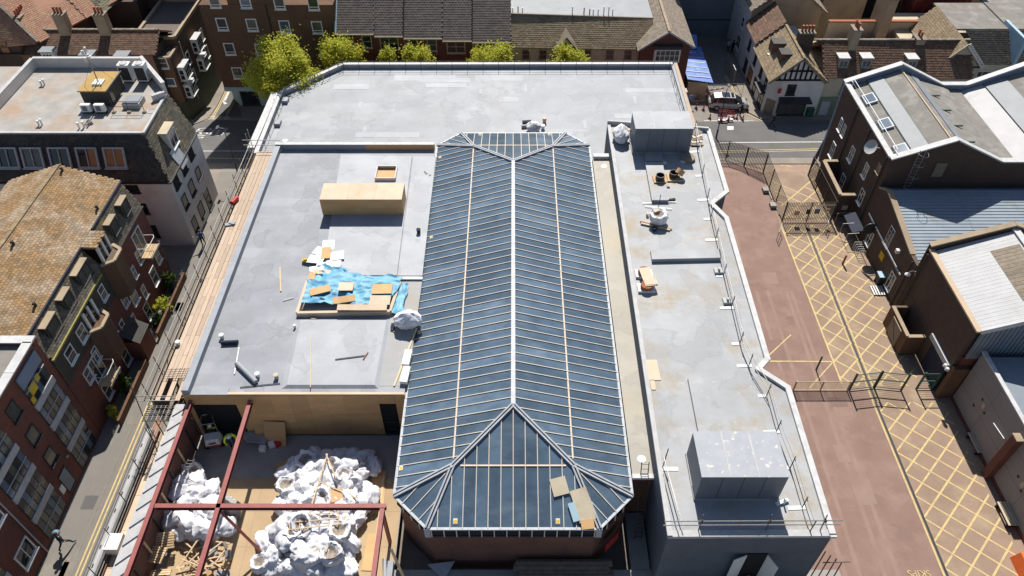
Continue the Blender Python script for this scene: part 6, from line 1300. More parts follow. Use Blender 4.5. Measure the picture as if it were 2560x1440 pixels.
def mesh_fence(label, a, c, h, n, m, cat='fence', name='mesh_fence', wires=9, sp=.12):
    t = thing(name, label, cat, (*a, 0)); d = Vector((c[0] - a[0], c[1] - a[1], 0)); L = d.length
    for i in range(n + 1):
        x, y = a[0] + d.x * i / n, a[1] + d.y * i / n; one('post', M[m], t, lambda b: b.box(x - .045, x + .045, y - .045, y + .045, 0, h + .05))
    for i in range(n):
        p, q = Vector((*a, 0)) + d * (i / n), Vector((*a, 0)) + d * ((i + 1) / n)
        bb = MB()
        for k in range(wires): z = .1 + (h - .15) * k / (wires - 1); bb.tube(p + Vector((0, 0, z)), q + Vector((0, 0, z)), .013, 3, cap=False)
        kk = int(L / n / sp)
        for k in range(1, kk): e = p.lerp(q, k / kk); bb.tube(e + Vector((0, 0, .08)), e + Vector((0, 0, h)), .009, 3, cap=False)
        tag(bb.build('wire_mesh', M[m], t), kind='stuff')
        for z in (.1, h): one('panel_rail', M[m], t, lambda b: b.beam(p + Vector((0, 0, z)), q + Vector((0, 0, z)), .04, .04))
    return t
mesh_fence('dark steel mesh fence along the yard side of the entrance', (25.45, 61.8), (25.45, 54.3), 2.3, 3, 'dark_metal')
mesh_fence('tall dark mesh fence along the works side of the entrance', (29.9, 61.3), (30.05, 54.4), 2.3, 3, 'dark_metal')
mesh_fence('short mesh fence between street and works wall', (29.9, 61.4), (31.6, 64.2), 2.3, 1, 'dark_metal')
def rail_gate(label, a, c, h, m='green_fence', bars=9, rot=0):
    t = thing('barred_gate', label, 'gate', (*a, 0)); p, q = Vector((*a, 0)), Vector((*c, 0))
    for e in (p, q): one('post', M[m], t, lambda b: b.box(e.x - .06, e.x + .06, e.y - .06, e.y + .06, 0, h + .15))
    for z in (.15, h * .55, h): one('gate_rail', M[m], t, lambda b: b.beam(p + Vector((0, 0, z)), q + Vector((0, 0, z)), .05, .06))
    for k in range(1, bars): z = .15 + (h - .15) * k / bars; one('gate_wire', M[m], t, lambda b: b.tube(p + Vector((0, 0, z)), q + Vector((0, 0, z)), .012, 4))
    return t
rail_gate('green barred gate leaf standing by the drain, hinged to the left post', (25.55, 34.4), (27.5, 34.65), 1.9); rail_gate('green barred gate leaf hinged to the post nearer the shed', (27.55, 34.65), (29.5, 34.4), 1.9); rail_gate('narrow green side gate against the shed corner', (30.7, 34.5), (31.9, 34.5), 1.9)
one('fence_post', M['green_fence'], None, lambda b: b.box(23.55, 23.65, 36.3, 36.4, 0, 1.7), label='single leaning green post beside the yard line', cat='post')
mesh_fence('low brown wire fence lying beside the green gates', (21.3, 34.4), (25.4, 34.4), 1.1, 2, 'tan_bar', wires=14, sp=.8)
# ---------------------------------------------------------------- yard furniture
def bench(c, rz, label):
    t = thing('slatted_bench', label, 'bench', (c.x, c.y, 0), 'slatted benches along the grey panels', rz)
    A = W[t]
    for i in range(4): bb = MB(); bb.cbox((-.36 + .2 * i, 0, .45), .14, 1.7, .05, 0); o = bb.build('slat', M['render_cream'], t); _place(o, t, A @ Matrix.Translation((-.36 + .2 * i, 0, .425)))
    for y in (-.7, .7): bb = MB(); bb.box(-.45, .35, -.05, .05, 0, .42); o = bb.build('leg', M['dark_metal'], t); _place(o, t, A @ Matrix.Translation((-.05, y, 0)))
bench(G(2515, 1292), R(0), 'pale slatted bench in sunlight against the grey panel wall'); bench(G(2440, 1115), R(0), 'pale slatted bench half in shadow beside the brick pier')
q = G(2193, 728); pt_ = thing('slatted_pallet', 'small white slatted pallet on the yard in front of the wheelie bin', 'pallet', (q.x, q.y, 0))
for i in range(5): one('slat', M['white'], pt_, lambda b: b.box(q.x - .5 + i * .22, q.x - .38 + i * .22, q.y - .55, q.y + .55, .1, .14))
for y in (-.5, 0, .5): one('bearer', M['old_timber'], pt_, lambda b: b.box(q.x - .5, q.x + .5, q.y + y - .04, q.y + y + .04, .0, .1))
q = G(2195, 708); wb = thing('wheelie_bin', 'dark green wheelie bin with pale lid against the annexe wall', 'bin', (q.x, q.y, 0))
one('body', M['dark_metal'], wb, lambda b: b.add([(q.x + a * .26, q.y + c * .3, 0) for a, c in ((-1, -1), (1, -1), (1, 1), (-1, 1))] + [(q.x + a * .31, q.y + c * .36, 1.0) for a, c in ((-1, -1), (1, -1), (1, 1), (-1, 1))], [(3, 2, 1, 0), (0, 1, 5, 4), (1, 2, 6, 5), (2, 3, 7, 6), (3, 0, 4, 7), (4, 5, 6, 7)])); one('lid', M['blue_paint'], wb, lambda b: b.cbox((q.x, q.y, 1.05), .66, .78, .08))
for s in (-1, 1): one('wheel', M['dark'], wb, lambda b: b.tube((q.x + s * .3, q.y + .25, .1), (q.x + s * .24, q.y + .25, .1), .1, 10))
q = G(2106, 660); one('rust_bollard', M['pot'], None, lambda b: b.tube((q.x, q.y, 0), (q.x + .05, q.y, 1.05), .09, 8), label='rusty steel bollard standing on the yellow hatching', cat='bollard')
q = G(2150, 628); rs_ = thing('round_sign_post', 'dark post with a large round sign board beside the annexe wall', 'sign', (q.x, q.y, 0)); one('post', M['dark_metal'], rs_, lambda b: b.tube((q.x, q.y, 0), (q.x, q.y, 2.4), .04, 6)); one('sign_disc', M['dark_metal'], rs_, lambda b: b.tube((q.x, q.y - .03, 2.7), (q.x, q.y + .03, 2.7), .6, 22))
q = G(2110, 580); sh = thing('cycle_shelter', 'low dark shelter with white hoop frame against the works wall', 'shelter', (q.x, q.y, 0))
one('roof', M['navy'], sh, lambda b: b.slab([(30.75, 51.2, 1.25), (31.8, 51.2, 1.5), (31.8, 53.8, 1.5), (30.75, 53.8, 1.25)], .08))
for y in (51.0, 52.4, 53.9): one('hoop', M['galv'], sh, lambda b: b.path([(30.3, y, 0), (30.3, y, 1.25), (31.3, y, 1.35)], .03, 6))
q = G(2145, 575); br_ = thing('cycle_stand', 'white hooped cycle stand beside the shelter on the yard', 'cycle stand', (31.2, 50, 0))
for i in range(5): one('hoop', M['white'], br_, lambda b: b.path([(30.9, 49.2 + .3 * i, 0), (30.9, 49.2 + .3 * i, .8), (31.5, 49.2 + .3 * i, .8), (31.5, 49.2 + .3 * i, 0)], .025, 5))
for i, (px, py) in enumerate(((1945, 590), (2065, 570))):
    q = G(px, py); t = thing('hoop_barrier', 'bent dark hoop barrier beside the palisade gate ' + ('on the block side' if i == 0 else 'on the works side'), 'barrier', (q.x, q.y, 0), 'hoop barriers by the gate'); one('hoop', M['galv'], t, lambda b: b.path([(q.x - .3, q.y - .6, 0), (q.x - .3, q.y - .6, 1), (q.x + .3, q.y + .6, 1), (q.x + .3, q.y + .6, 0)], .03, 6)); one('mid_rail', M['galv'], t, lambda b: b.tube((q.x - .3, q.y - .6, .5), (q.x + .3, q.y + .6, .5), .025, 5))
q = G(2552, 1425); one('orange_barrier', M['orange'], None, lambda b: (b.add([(q.x + a * .35, q.y + c * .8, 0) for a, c in ((-1, -1), (1, -1), (1, 1), (-1, 1))] + [(q.x + a * .15, q.y + c * .7, 1.0) for a, c in ((-1, -1), (1, -1), (1, 1), (-1, 1))], [(3, 2, 1, 0), (0, 1, 5, 4), (1, 2, 6, 5), (2, 3, 7, 6), (3, 0, 4, 7), (4, 5, 6, 7)])), label='bright orange plastic barrier by the grey panel building', cat='barrier')
for i, (x, y) in enumerate(((25.0, 58.8), (25.15, 56.4))): one('planter_block', M['concrete'], None, lambda b: (b.box(x - .35, x + .2, y - .3, y + .3, 0, .35), b.box(x + .2, x + .3, y - 1.3, y - .3, 0, .15)), label='small concrete footing beside the mesh fence ' + ('near the palisade angle' if i == 0 else 'near the gate'), cat='footing')
# ---------------------------------------------------------------- street works by the pub
q0 = G(1800, 262)
def car(loc, rz):
    t = thing('parked_car', 'silver people carrier with dark glass roof parked across the closed side street', 'car', loc, None, rz); A = W[t]
    st = [(-2.36, .35, .75, .80, .60), (-2.28, .28, .95, 1.02, .78), (-1.9, .24, 1.0, 1.06, .88), (-1.0, .22, .98, 1.06, .92), (0, .22, .97, 1.05, .93), (.9, .22, .98, 1.05, .92), (1.5, .24, .93, 1.0, .90), (2.0, .28, .82, .88, .85), (2.33, .34, .6, .66, .66), (2.42, .38, .5, .52, .5)]
    b = MB(); n = 9
    def ringb(x, zl, zb, zt, w): return [(x, -w * .92, zl), (x, -w, zl + .15), (x, -w * 1.0, zb - .2), (x, -w * .97, zb), (x, 0, zt), (x, w * .97, zb), (x, w * 1.0, zb - .2), (x, w, zl + .15), (x, w * .92, zl)]
    for s in st: b.v += [Vector(p) for p in ringb(*s)]
    for i in range(len(st) - 1): b.f += [[i * n + k, i * n + (k + 1) % n, (i + 1) * n + (k + 1) % n, (i + 1) * n + k] for k in range(n)]
    b.f += [list(range(n))[::-1], [(len(st) - 1) * n + k for k in range(n)]]; b.mi = [0] * len(b.f); b.v = [A @ v for v in b.v]
    silver = mat('silver car paint', (.46, .46, .45), (.44, .44, .43), 3, .22, 0, metal=.15); body = b.build('body', silver, t, smooth=True)
    gh = [(-2.2, .95, 1.0, .78), (-1.75, 1.0, 1.52, .66), (-1.0, 1.0, 1.64, .67), (.1, 1.0, 1.64, .67), (.55, 1.0, 1.58, .66), (1.55, .98, 1.02, .76)]
    b = MB(); m_ = 6
    for x, z0, z1, w in gh: b.v += [A @ Vector(p) for p in ((x, -.86, z0 - .05), (x, -w - .03 if z1 > 1.2 else -.84, z1 - .08), (x, -w * .8, z1), (x, w * .8, z1), (x, w + .03 if z1 > 1.2 else .84, z1 - .08), (x, .86, z0 - .05))]
    for i in range(len(gh) - 1): b.f += [[i * m_ + k, i * m_ + k + 1, (i + 1) * m_ + k + 1, (i + 1) * m_ + k] for k in range(m_ - 1)]
    b.mi = [0] * len(b.f); b.build('windows', M['win'], t, smooth=False)
    def part(name, mt, fn, p=t): bb = MB(); fn(bb); bb.v = [A @ v for v in bb.v]; return bb.build(name, mt, p)
    part('roof', M['white'], lambda b: b.add([(-1.85, -.62, 1.545), (-1.85, .62, 1.545), (-.95, .64, 1.665), (-.95, -.64, 1.665)], [(0, 3, 2, 1)])); part('roof', silver, lambda b: (b.box(-.95, .55, -.68, -.58, 1.60, 1.665), b.box(-.95, .55, .58, .68, 1.60, 1.665), b.box(.02, .14, -.6, .6, 1.63, 1.668), b.box(.5, .62, -.62, .62, 1.56, 1.61)))
    for s in (-1, 1):
        for x in (-1.5, -.55, .45): part('pillar', silver if abs(x) > 1 else M['dark_metal'], lambda b: b.beam((x - .05, s * .865, 1.0), (x + (.0 if x > -1 else .12), s * .70, 1.55), .07, .03))
        part('mirror', silver, lambda b: b.cbox((.95, s * 1.0, 1.05), .16, .2, .14)); part('headlight', M['win_pale'], lambda b: b.cbox((2.12, s * .68, .72), .36, .3, .12)); part('tail_light', M['red'], lambda b: b.cbox((-2.28, s * .74, .85), .12, .18, .3)); part('door_line', M['dark_metal'], lambda b: b.box(-.02, .0, s * .925 - .01, s * .925 + .01, .3, .97)); part('door_handle', silver, lambda b: b.cbox((-.2, s * .945, .85), .2, .03, .04))
        for x in (-1.42, 1.42):
            w_ = part('wheel', M['dark'], lambda b: b.tube((x, s * .70, .33), (x, s * .935, .33), .335, 20)); part('rim', M['grey_coping'], lambda b: b.tube((x, s * .9, .33), (x, s * .945, .33), .22, 14), w_)
    part('number_plate', M['white'], lambda b: b.cbox((2.42, 0, .5), .02, .5, .11))
car(G(1818, 268) + Vector((0, 0, .03)), R(-4))
sk = thing('tarped_cabin', 'timber-sided site cabin covered by a bright blue tarpaulin with battens', 'cabin', (22.3, 80, -3))
gA, gB = G(1728, 245), G(1790, 245); y0 = gA.y; y1 = y0 + 8.5; x0, x1 = 21.2, 24.4; zb = -3.3; zt = -.7
one('cabin_wall', M['timber'], sk, lambda b: b.box(x0, x1 - .8, y0, y1, zb, zt - .3))
for k in range(9): one('front_plank', M['timber'], sk, lambda b: b.box(x0 + .02, x1 - .9, y0 - .06, y0 - .004, zb + .25 * k, zb + .25 * k + .235))
one('tarpaulin', M['blue_tarp'], sk, lambda b: (b.slab([(x0 - .1, y0 + .3, zt), (x1 - .2, y0 - .1, zt - .25), (x1 - .2, y1, zt - .1), (x0 - .1, y1, zt)], .05), b.slab([(x1 - .2, y0 - .1, zt - .25), (x1 + .05, y0 - .15, zt - .9), (x1 + .05, y1, zt - .9), (x1 - .2, y1, zt - .1)], .04), b.slab([(x0 + .6, y1 - .8, zt + .1), (x1 - .8, y1 - .8, zt + .1), (x1 - .8, y1 + 1, zt + 1.1), (x0 + .6, y1 + 1, zt + 1.1)], .05)))
for k in range(6): yy = y0 + 1 + k * 1.2; one('batten', M['white'], sk, lambda b: b.beam((x0 + .1, yy, zt + .05), (x1 - .4, yy - .1, zt - .15), .1, .05))
one('cabin_steps', M['timber'], sk, lambda b: b.box(x0 + .2, x1 - .9, y0 - 1.0, y0 - .1, zb, zb + .35))
hb_ = thing('plywood_hoarding', 'tall plywood hoarding slanting beside the tarped cabin and red house', 'hoarding', (20, 79, -3))
for k in range(5): yy = 76.8 + k * 1.22; one('sheet', M['ply'], hb_, lambda b: b.box(20.05 + .12 * k, 20.12 + .12 * k, yy, yy + 1.21, gz(yy) - .1, gz(yy) + 2.2))
def heras(label, pts):
    t = thing('site_fence_panel', label, 'fence', (*pts[0], gz(pts[0][1])), 'temporary fence panels in the side street')
    for a, c in zip(pts, pts[1:]):
        p, q = Vector((*a, gz(a[1]))), Vector((*c, gz(c[1])))
        for e in (p, q): one('upright', M['galv'], t, lambda b: b.tube(e, e + Vector((0, 0, 2)), .03, 5))
        for z in (.1, 2.0): one('rail', M['galv'], t, lambda b: b.tube(p + Vector((0, 0, z)), q + Vector((0, 0, z)), .03, 5))
        bb = MB()
        for k in range(1, 18): e = p.lerp(q, k / 18); bb.tube(e + Vector((0, 0, .1)), e + Vector((0, 0, 2)), .008, 3, cap=False)
        tag(bb.build('wire_mesh', M['galv'], t), kind='stuff'); one('foot_block', M['dark_metal'], t, lambda b: b.cbox(p + Vector((0, 0, .07)), .7, .22, .14))
heras('temporary wire fence panel running up the side street', [gp(1832, 212), gp(1812, 168)]); heras('temporary wire fence panel between cabin and car', [gp(1742, 250), gp(1852, 245)])
bar = thing('red_white_barrier', 'red and white striped works barrier behind the car', 'barrier', G(1790, 240))
q = G(1760, 246); q1 = G(1806, 238)
for r_i in range(2):
    for k in range(7): p, e = Vector(q).lerp(q1, k / 7), Vector(q).lerp(q1, (k + .97) / 7); one('stripe', M['red' if (k + r_i) % 2 else 'white'], bar, lambda b: b.beam(p + Vector((0, 0, .6 + .4 * r_i)), e + Vector((0, 0, .6 + .4 * r_i)), .04, .18))
def road_sign(px, py, w, h, lines, label, z=.6):
    g = G(px, py); t = thing('roadworks_sign', label, 'sign', g); y = g.y
    fr_ = frame((g.x, y, g.z + z + h / 2), (0, -.94, .34)); one('sign_plate', M['red'], t, lambda b: b.box(-w / 2, w / 2, -.02, .02, -h / 2, h / 2, fr_))
    for s in (-1, 1): one('stand_leg', M['dark_metal'], t, lambda b: b.tube((g.x + s * w * .4, y + .1, g.z), (g.x + s * w * .4, y, g.z + z + h), .02, 5)); one('sandbag', M['white'], t, lambda b: b.cbox((g.x + s * .25, y - .15, g.z + .12), .35, .3, .22))
    for i, s in enumerate(lines): zz = h / 2 - h * (i + .5) / len(lines); text_mark(s, fr_ @ Matrix.Translation((0, .028, zz)) @ Matrix.Rotation(R(180), 4, 'Z') @ Matrix.Rotation(R(90), 4, 'X'), h / len(lines) * .85, M['white'], 'sign_lettering', t, None)
road_sign(1803, 302, 1.1, .85, ['ROAD', 'CLOSED'], 'red road closed sign plate on a stand behind the cones'); road_sign(1822, 300, .75, .5, ['<-'], 'small red arrow sign beside the larger red sign plate', .75)
for i, (px, py) in enumerate(((1774, 298), (1833, 296), (1841, 298), (1856, 302), (1803, 305), (1820, 303), (1740, 272), (1758, 276), (1748, 250))):
    g = G(px, py); t = thing('traffic_cone', 'red and white traffic cone in the row across the closed side street' if i < 6 else 'red and white traffic cone beside the parked car tail', 'cone', g, 'traffic cones at the road closure'); one('base', M['dark'], t, lambda b: b.cbox(g + Vector((0, 0, .025)), .4, .4, .05)); one('cone_body', M['red'], t, lambda b: b.lathe(g + Vector((0, 0, .05)), [(.16, 0), (.1, .3), (.05, .68), (.03, .7)], 12)); one('sleeve', M['white'], t, lambda b: b.lathe(g + Vector((0, 0, .32)), [(.105, 0), (.08, .18), (.07, .18)], 12))
g = G(1723, 268); t = thing('blue_arrow_sign', 'round blue traffic sign on a thin frame by the hoarding', 'sign', g); one('frame', M['dark_metal'], t, lambda b: (b.tube(g + Vector((-.2, 0, 0)), g + Vector((0, 0, 1)), .02, 5), b.tube(g + Vector((.2, 0, 0)), g + Vector((0, 0, 1)), .02, 5))); one('plate', M['blue_tarp'], t, lambda b: b.tube(g + Vector((0, -.02, 1.3)), g + Vector((0, .02, 1.3)), .35, 18))
def lamp_post(g, h, label, arm=(0, -1)):
    t = thing('street_lamp', label, 'street lamp', g); one('column', M['dark_metal'], t, lambda b: (b.tube(g, g + Vector((0, 0, 1.2)), .1, 8), b.tube(g + Vector((0, 0, 1.2)), g + Vector((0, 0, h)), .06, 8, .04))); e = g + Vector((arm[0] * .8, arm[1] * .8, h + .1)); one('arm', M['dark_metal'], t, lambda b: b.tube(g + Vector((0, 0, h)), e, .035, 6)); one('lantern', M['dark_metal'], t, lambda b: b.cbox(e, .25, .55, .12))
lamp_post(G(1790, 346), 6.2, 'tall dark street lamp rising beside the palisade fence', (.3, .6)); lamp_post(G(594, 430), 5.2, 'dark street lamp at the end of the lane', (-.7, 0)); lamp_post(G(1829, 112), 5.5, 'street lamp against the corrugated shed', (0, -.5))
q = G(424, 668); t = thing('street_lamp', 'short pale lamp by the brick flats and garden shrub', 'street lamp', q); one('column', M['galv'], t, lambda b: b.tube(q, q + Vector((0, 0, 3)), .04, 6)); one('lantern', M['white'], t, lambda b: b.cbox(q + Vector((-.1, 0, 3.05)), .45, .2, .12))
q = G(460, 698); by = thing('bicycle', 'dark bicycle left by the lane kerb near the brick flats', 'bicycle', q)
for s in (-.5, .5): one('wheel', M['dark'], by, lambda b: b.path([(q.x + .2 * s, q.y + s + .33 * math.cos(a * .52), .35 + .33 * math.sin(a * .52)) for a in range(13)], .02, 5))
one('frame', M['dark_metal'], by, lambda b: (b.path([(q.x - .1, q.y - .5, .35), (q.x, q.y - .1, .32), (q.x, q.y + .3, .8), (q.x, q.y - .25, .75), (q.x, q.y - .1, .32)], .02, 5), b.tube((q.x, q.y + .3, .8), (q.x + .1, q.y + .5, .35), .02, 5))); one('saddle', M['dark'], by, lambda b: b.cbox((q.x, q.y - .28, .92), .12, .26, .05)); one('handlebar', M['dark_metal'], by, lambda b: b.tube((q.x - .25, q.y + .3, .98), (q.x + .25, q.y + .3, .98), .015, 5))
q = G(505, 236); ca = thing('cafe_table', 'dark square cafe table on the corner pavement under the olive shopfront', 'table', q)
one('table_top', M['dark_metal'], ca, lambda b: b.cbox(q + Vector((0, 0, .85)), .8, .8, .05)); one('table_leg', M['dark_metal'], ca, lambda b: b.tube(q + Vector((0, 0, .1)), q + Vector((0, 0, .83)), .04, 6))
for s in (-1, 1):
    cc = thing('cafe_chair', 'brown cafe chair beside the dark table, ' + ('on its shopfront side' if s < 0 else 'on its kerb side'), 'chair', q + Vector((s * .7, 0, .1)), 'cafe chairs'); one('seat', M['old_timber'], cc, lambda b: b.cbox(q + Vector((s * .7, 0, .55)), .4, .4, .05)); one('backrest', M['old_timber'], cc, lambda b: b.cbox(q + Vector((s * .9, 0, .8)), .04, .4, .5))
    for a_, c_2 in ((-1, -1), (1, -1), (1, 1), (-1, 1)): one('leg', M['dark_metal'], cc, lambda b: b.tube(q + Vector((s * .7 + a_ * .17, c_2 * .17, .1)), q + Vector((s * .7 + a_ * .17, c_2 * .17, .54)), .018, 5))
# ---------------------------------------------------------------- red steel frame over the open deck
ZS_ = 5.35
def steel(name, label, p, q, cols=()):
    t = thing(name, label, 'steel beam', ((p[0] + q[0]) / 2, (p[1] + q[1]) / 2, ZD)); p, q = Vector((*p, ZS_)), Vector((*q, ZS_))
    one('top_flange', M['red_steel'], t, lambda b: b.beam(p, q, .27, .03)); one('web', M['red_steel'], t, lambda b: b.beam(p - Vector((0, 0, .16)), q - Vector((0, 0, .16)), .03, .28)); one('bottom_flange', M['red_steel'], t, lambda b: b.beam(p - Vector((0, 0, .32)), q - Vector((0, 0, .32)), .27, .03))
    for c in cols: one('column', M['red_steel'], t, lambda b: (b.box(c[0] - .1, c[0] + .1, c[1] - .1, c[1] + .1, ZD, ZS_ - .34)))
    return t
XB0, XB1, XB2, YB = -21.45, -17.5, -7.75, 21.95
steel('red_beam', 'long red steel beam along the lane side of the open deck', (XB0, 29.6), (XB0, 5), ())
steel('red_beam', 'red steel beam running out from the plywood wall over the debris', (XB1, 29.6), (XB1, 5))
steel('red_beam', 'cross-wise red steel beam over both debris heaps', (XB0 + .18, YB), (XB2 + .2, YB))
steel('red_beam', 'short red steel beam beside the glass roof', (XB2, YB - .18), (XB2, 5), ((XB2, YB - .3),))
one('red_brace', M['red_steel'], None, lambda b: b.beam((XB1 + .1, YB - .2, ZS_ - .35), (XB1 + 2.1, YB - 1.2, ZD + .1), .14, .14), label='slanting rusty red steel brace under the beam crossing', cat='steel brace')
# ledge between lane and deck with its dark slots
lg = thing('lane_side_ledge', 'grey ledge with dark diagonal slots beside the red beam', 'ledge', (-22.1, 18, 0))
one('ledge', M['grey_coping'], lg, lambda b: b.box(-22.5, XB0 - .2, 6, 29.5, 4.9, 5.05)); one('lane_wall', M['brick_hall'], lg, lambda b: b.box(-22.42, -22.05, 6, 29.6, 0, 4.9))
for k in range(20): y = 29.2 - k * 1.12; one('slot', M['navy'], lg, lambda b: b.beam((XB0 - .25, y, 5.06), (-22.42, y - .7, 5.06), .10, .02))
for k in range(14): y = 28.4 - k * 1.6; one('wall_stud', M['timber'] if k % 2 else M['dark_metal'], lg, lambda b: b.box(-21.98, -21.88, y - .05, y + .05, ZD, 4.7))
# ---------------------------------------------------------------- scaffold on the lane side
sc = thing('lane_scaffold', 'long tube scaffold with pale timber boards along the flat roof wing', 'scaffold', (-23.2, 44, 0))
ZBD = 4.85; XO, XI = -24.55, -22.0
for r_ in range(6):
    y = 29.9 + (r_ % 2) * 1.9
    while y < 58.4:
        L = 3.9; e = min(y + L, 58.6); z = ZBD + .006 * (r_ % 3); one('scaffold_board', M['board'], sc, lambda b: b.box(-24.1 + r_ * .335, -24.1 + r_ * .335 + .315, y + .01, e - .01, z, z + .045)); y = e
for k in range(13):
    y = 30.2 + k * 2.28; one('standard', M['rust_tube'], sc, lambda b: b.tube((XO, y, 0), (XO - .02, y, ZBD + 1.55), .032, 6)); one('standard', M['rust_tube'], sc, lambda b: b.tube((XI, y + .4, ZBD - .3), (XI, y + .4, ZBD + 1.15), .03, 6)); one('transom', M['galv'], sc, lambda b: b.tube((XO - .3, y, ZBD - .06), (XI + .1, y, ZBD - .06), .028, 5)); one('transom', M['galv'], sc, lambda b: b.tube((XO - .3, y, 2.4), (XI, y, 2.4), .028, 5))
for z, m in ((ZBD + .5, 'galv'), (ZBD + 1.0, 'galv'), (2.45, 'galv'), (ZBD - .1, 'rust_tube'), (3.6, 'rust_tube')): one('ledger', M[m], sc, lambda b: b.tube((XO + .03, 29.6, z), (XO + .03, 59, z), .032, 6))
one('ledger', M['rust_tube'], sc, lambda b: b.tube((XI - .02, 30, ZBD + .08), (XI - .02, 58.6, ZBD + .08), .028, 5))
for k in range(7): y = 30 + k * 4.1; one('toe_board', M['board'], sc, lambda b: b.box(XO + .12, XO + .16, y, y + 4.05, ZBD + .02, ZBD + .24)); one('outer_sheet', M['old_timber'], sc, lambda b: b.box(XO + .2, XO + .24, y, y + 4.05, 2.6, ZBD - .12)); one('brace', M['rust_tube'], sc, lambda b: b.tube((XO - .05, y, .2), (XO - .05, y + 4, ZBD), .028, 5))
one('lower_boards', M['old_timber'], sc, lambda b: b.box(-24.3, -22.7, 30, 58, 2.45, 2.5))
for z in (ZBD + .55, ZBD + 1.1): one('end_rail', M['galv'], sc, lambda b: b.tube((XO - .8, 58.9, z), (XI + .2, 58.9, z), .032, 6))
for y in (58.9, 59.6): one('end_standard', M['galv'], sc, lambda b: b.tube((XO - .3, y, 2), (XO - .3, y, ZBD + 1.8), .032, 6))
# gantry grille at the end of the boards
gq = thing('steel_gantry', 'grey steel mesh landing on tubes at the end of the scaffold boards', 'platform', (-23.6, 29.2, 4))
for k in range(9): one('mesh_bar', M['dark_metal'], gq, lambda b: b.beam((-24.4, 28.3 + .15 * k, 4.85), (-22.6, 28.3 + .15 * k, 4.85), .05, .05))
for k in range(7): one('mesh_bar', M['galv'], gq, lambda b: b.beam((-24.4 + .3 * k, 28.3, 4.9), (-24.4 + .3 * k, 29.5, 4.9), .035, .03))
for z in (5.3, 5.8): one('guard_tube', M['galv'], gq, lambda b: b.tube((-25.0, 29.6, z), (-22.5, 29.6, z), .035, 6))
one('prop', M['rust_tube'], gq, lambda b: b.tube((-25.0, 29.8, 6.9), (-23.5, 26.6, 1.0), .035, 6)); one('prop', M['rust_tube'], gq, lambda b: b.tube((-23.6, 28.4, 0), (-23.6, 28.4, 4.85), .035, 6)); one('prop', M['galv'], gq, lambda b: b.tube((-24.3, 28.4, 0), (-24.3, 28.4, 4.85), .035, 6))
# hoarding with white sheeting and rails further down the lane
ho = thing('lane_hoarding', 'white sheeted hoarding with scaffold tubes and plywood walkway along the lane', 'hoarding', (-25, 18, 0))
one('white_sheeting', M['white_sheet'], ho, lambda b: (b.tube((-25.15, 5, 2.15), (-25.15, 29.4, 2.15), .26, 10)))
one('sheeting_face', M['white_sheet'], ho, lambda b: b.box(-25.42, -25.36, 5, 29.4, .2, 2.1))
for x, z in ((-25.45, 2.35), (-25.75, 1.2), (-25.85, .5), (-24.85, 2.5), (-24.72, 2.2)): one('rail_tube', M['rust_tube' if x < -25.5 else 'galv'], ho, lambda b: b.tube((x, 5, z), (x, 29.6, z), .035, 6))
for k in range(8): y = 28.6 - k * 2.4; one('standard', M['rust_tube'], ho, lambda b: b.tube((-24.75, y, 0), (-24.75, y, 3.6), .032, 6)); one('clip', M['navy'], ho, lambda b: b.cbox((-25.2, y - .6, 2.4), .07, .24, .06)); one('clip', M['navy'], ho, lambda b: b.cbox((-25.2, y - 1.8, 2.4), .07, .24, .06))
for k in range(10): y = 29.4 - (k + 1) * 2.44; one('walkway_sheet', M['ply_pale'], ho, lambda b: b.box(-24.55, -22.75, y + .01, y + 2.43, 1.9, 1.94)); one('walkway_kerb', M['brick_hall'], ho, lambda b: b.box(-24.62, -24.56, y, y + 2.44, 1.2, 2.1))
q = P(285, 1365, 2.6); one('white_box', M['white'], None, lambda b: b.box(q.x - .55, q.x + .35, q.y - .3, q.y + .75, 1.95, 2.75), label='white plastic storage box on the plywood walkway', cat='box')
q = P(312, 1140, 2.0); one('drain_pipe', M['white_coping'], None, lambda b: b.path([(-26.1, 27.6, .3), (-26.1, 24.7, .3), (-26.15, 24.3, .1)], .16, 10), label='pale length of guttering lying along the hoarding foot', cat='pipe')
g = P(590, 507, ZBD); one('gas_bottle', M['red'], None, lambda b: (b.tube(g + Vector((-.2, -.35, .24)), g + Vector((.05, .4, .24)), .2, 14), b.tube(g + Vector((.05, .4, .24)), g + Vector((.1, .55, .24)), .08, 8)), label='red gas bottle lying on the scaffold boards', cat='gas bottle')
g = P(575, 563, ZBD); one('felt_offcut', M['grey_paint'], None, lambda b: (b.cbox(g + Vector((0, 0, .12)), .7, .35, .08, .2), b.cbox(g + Vector((.2, .1, .2)), .5, .3, .06, -.3)), label='folded grey felt offcuts on the scaffold boards', cat='felt')
g = P(447, 862, ZBD)
def bucket(g, label, m='white', r=.16, h=.34, group=None):
    t = thing('bucket', label, 'bucket', g, group); one('body', M[m], t, lambda b: b.lathe(g, [(r * .82, 0), (r, h), (r * 1.08, h), (r * 1.08, h + .03), (r * .7, h + .04)], 14)); one('handle', M['dark_metal'], t, lambda b: b.path([(g.x + r * math.cos(a * .52), g.y - .06 * math.sin(a * .52), g.z + h - .12 * math.sin(a * .52)) for a in range(7)], .01, 4))
bucket(g, 'white plastic bucket on the scaffold boards')
g = P(440, 940, ZBD); ms = thing('wire_mesh_sheet', 'rusty wire mesh panel lying across the scaffold boards', 'mesh panel', g)
for k in range(6): one('wire', M['rust_tube'], ms, lambda b: b.tube(g + Vector((-.8, -.5 + .2 * k, .08)), g + Vector((.8, -.4 + .2 * k, .08)), .012, 4)); one('wire', M['rust_tube'], ms, lambda b: b.tube(g + Vector((-.8 + .3 * k, -.5, .1)), g + Vector((-.75 + .3 * k, .65, .1)), .012, 4))
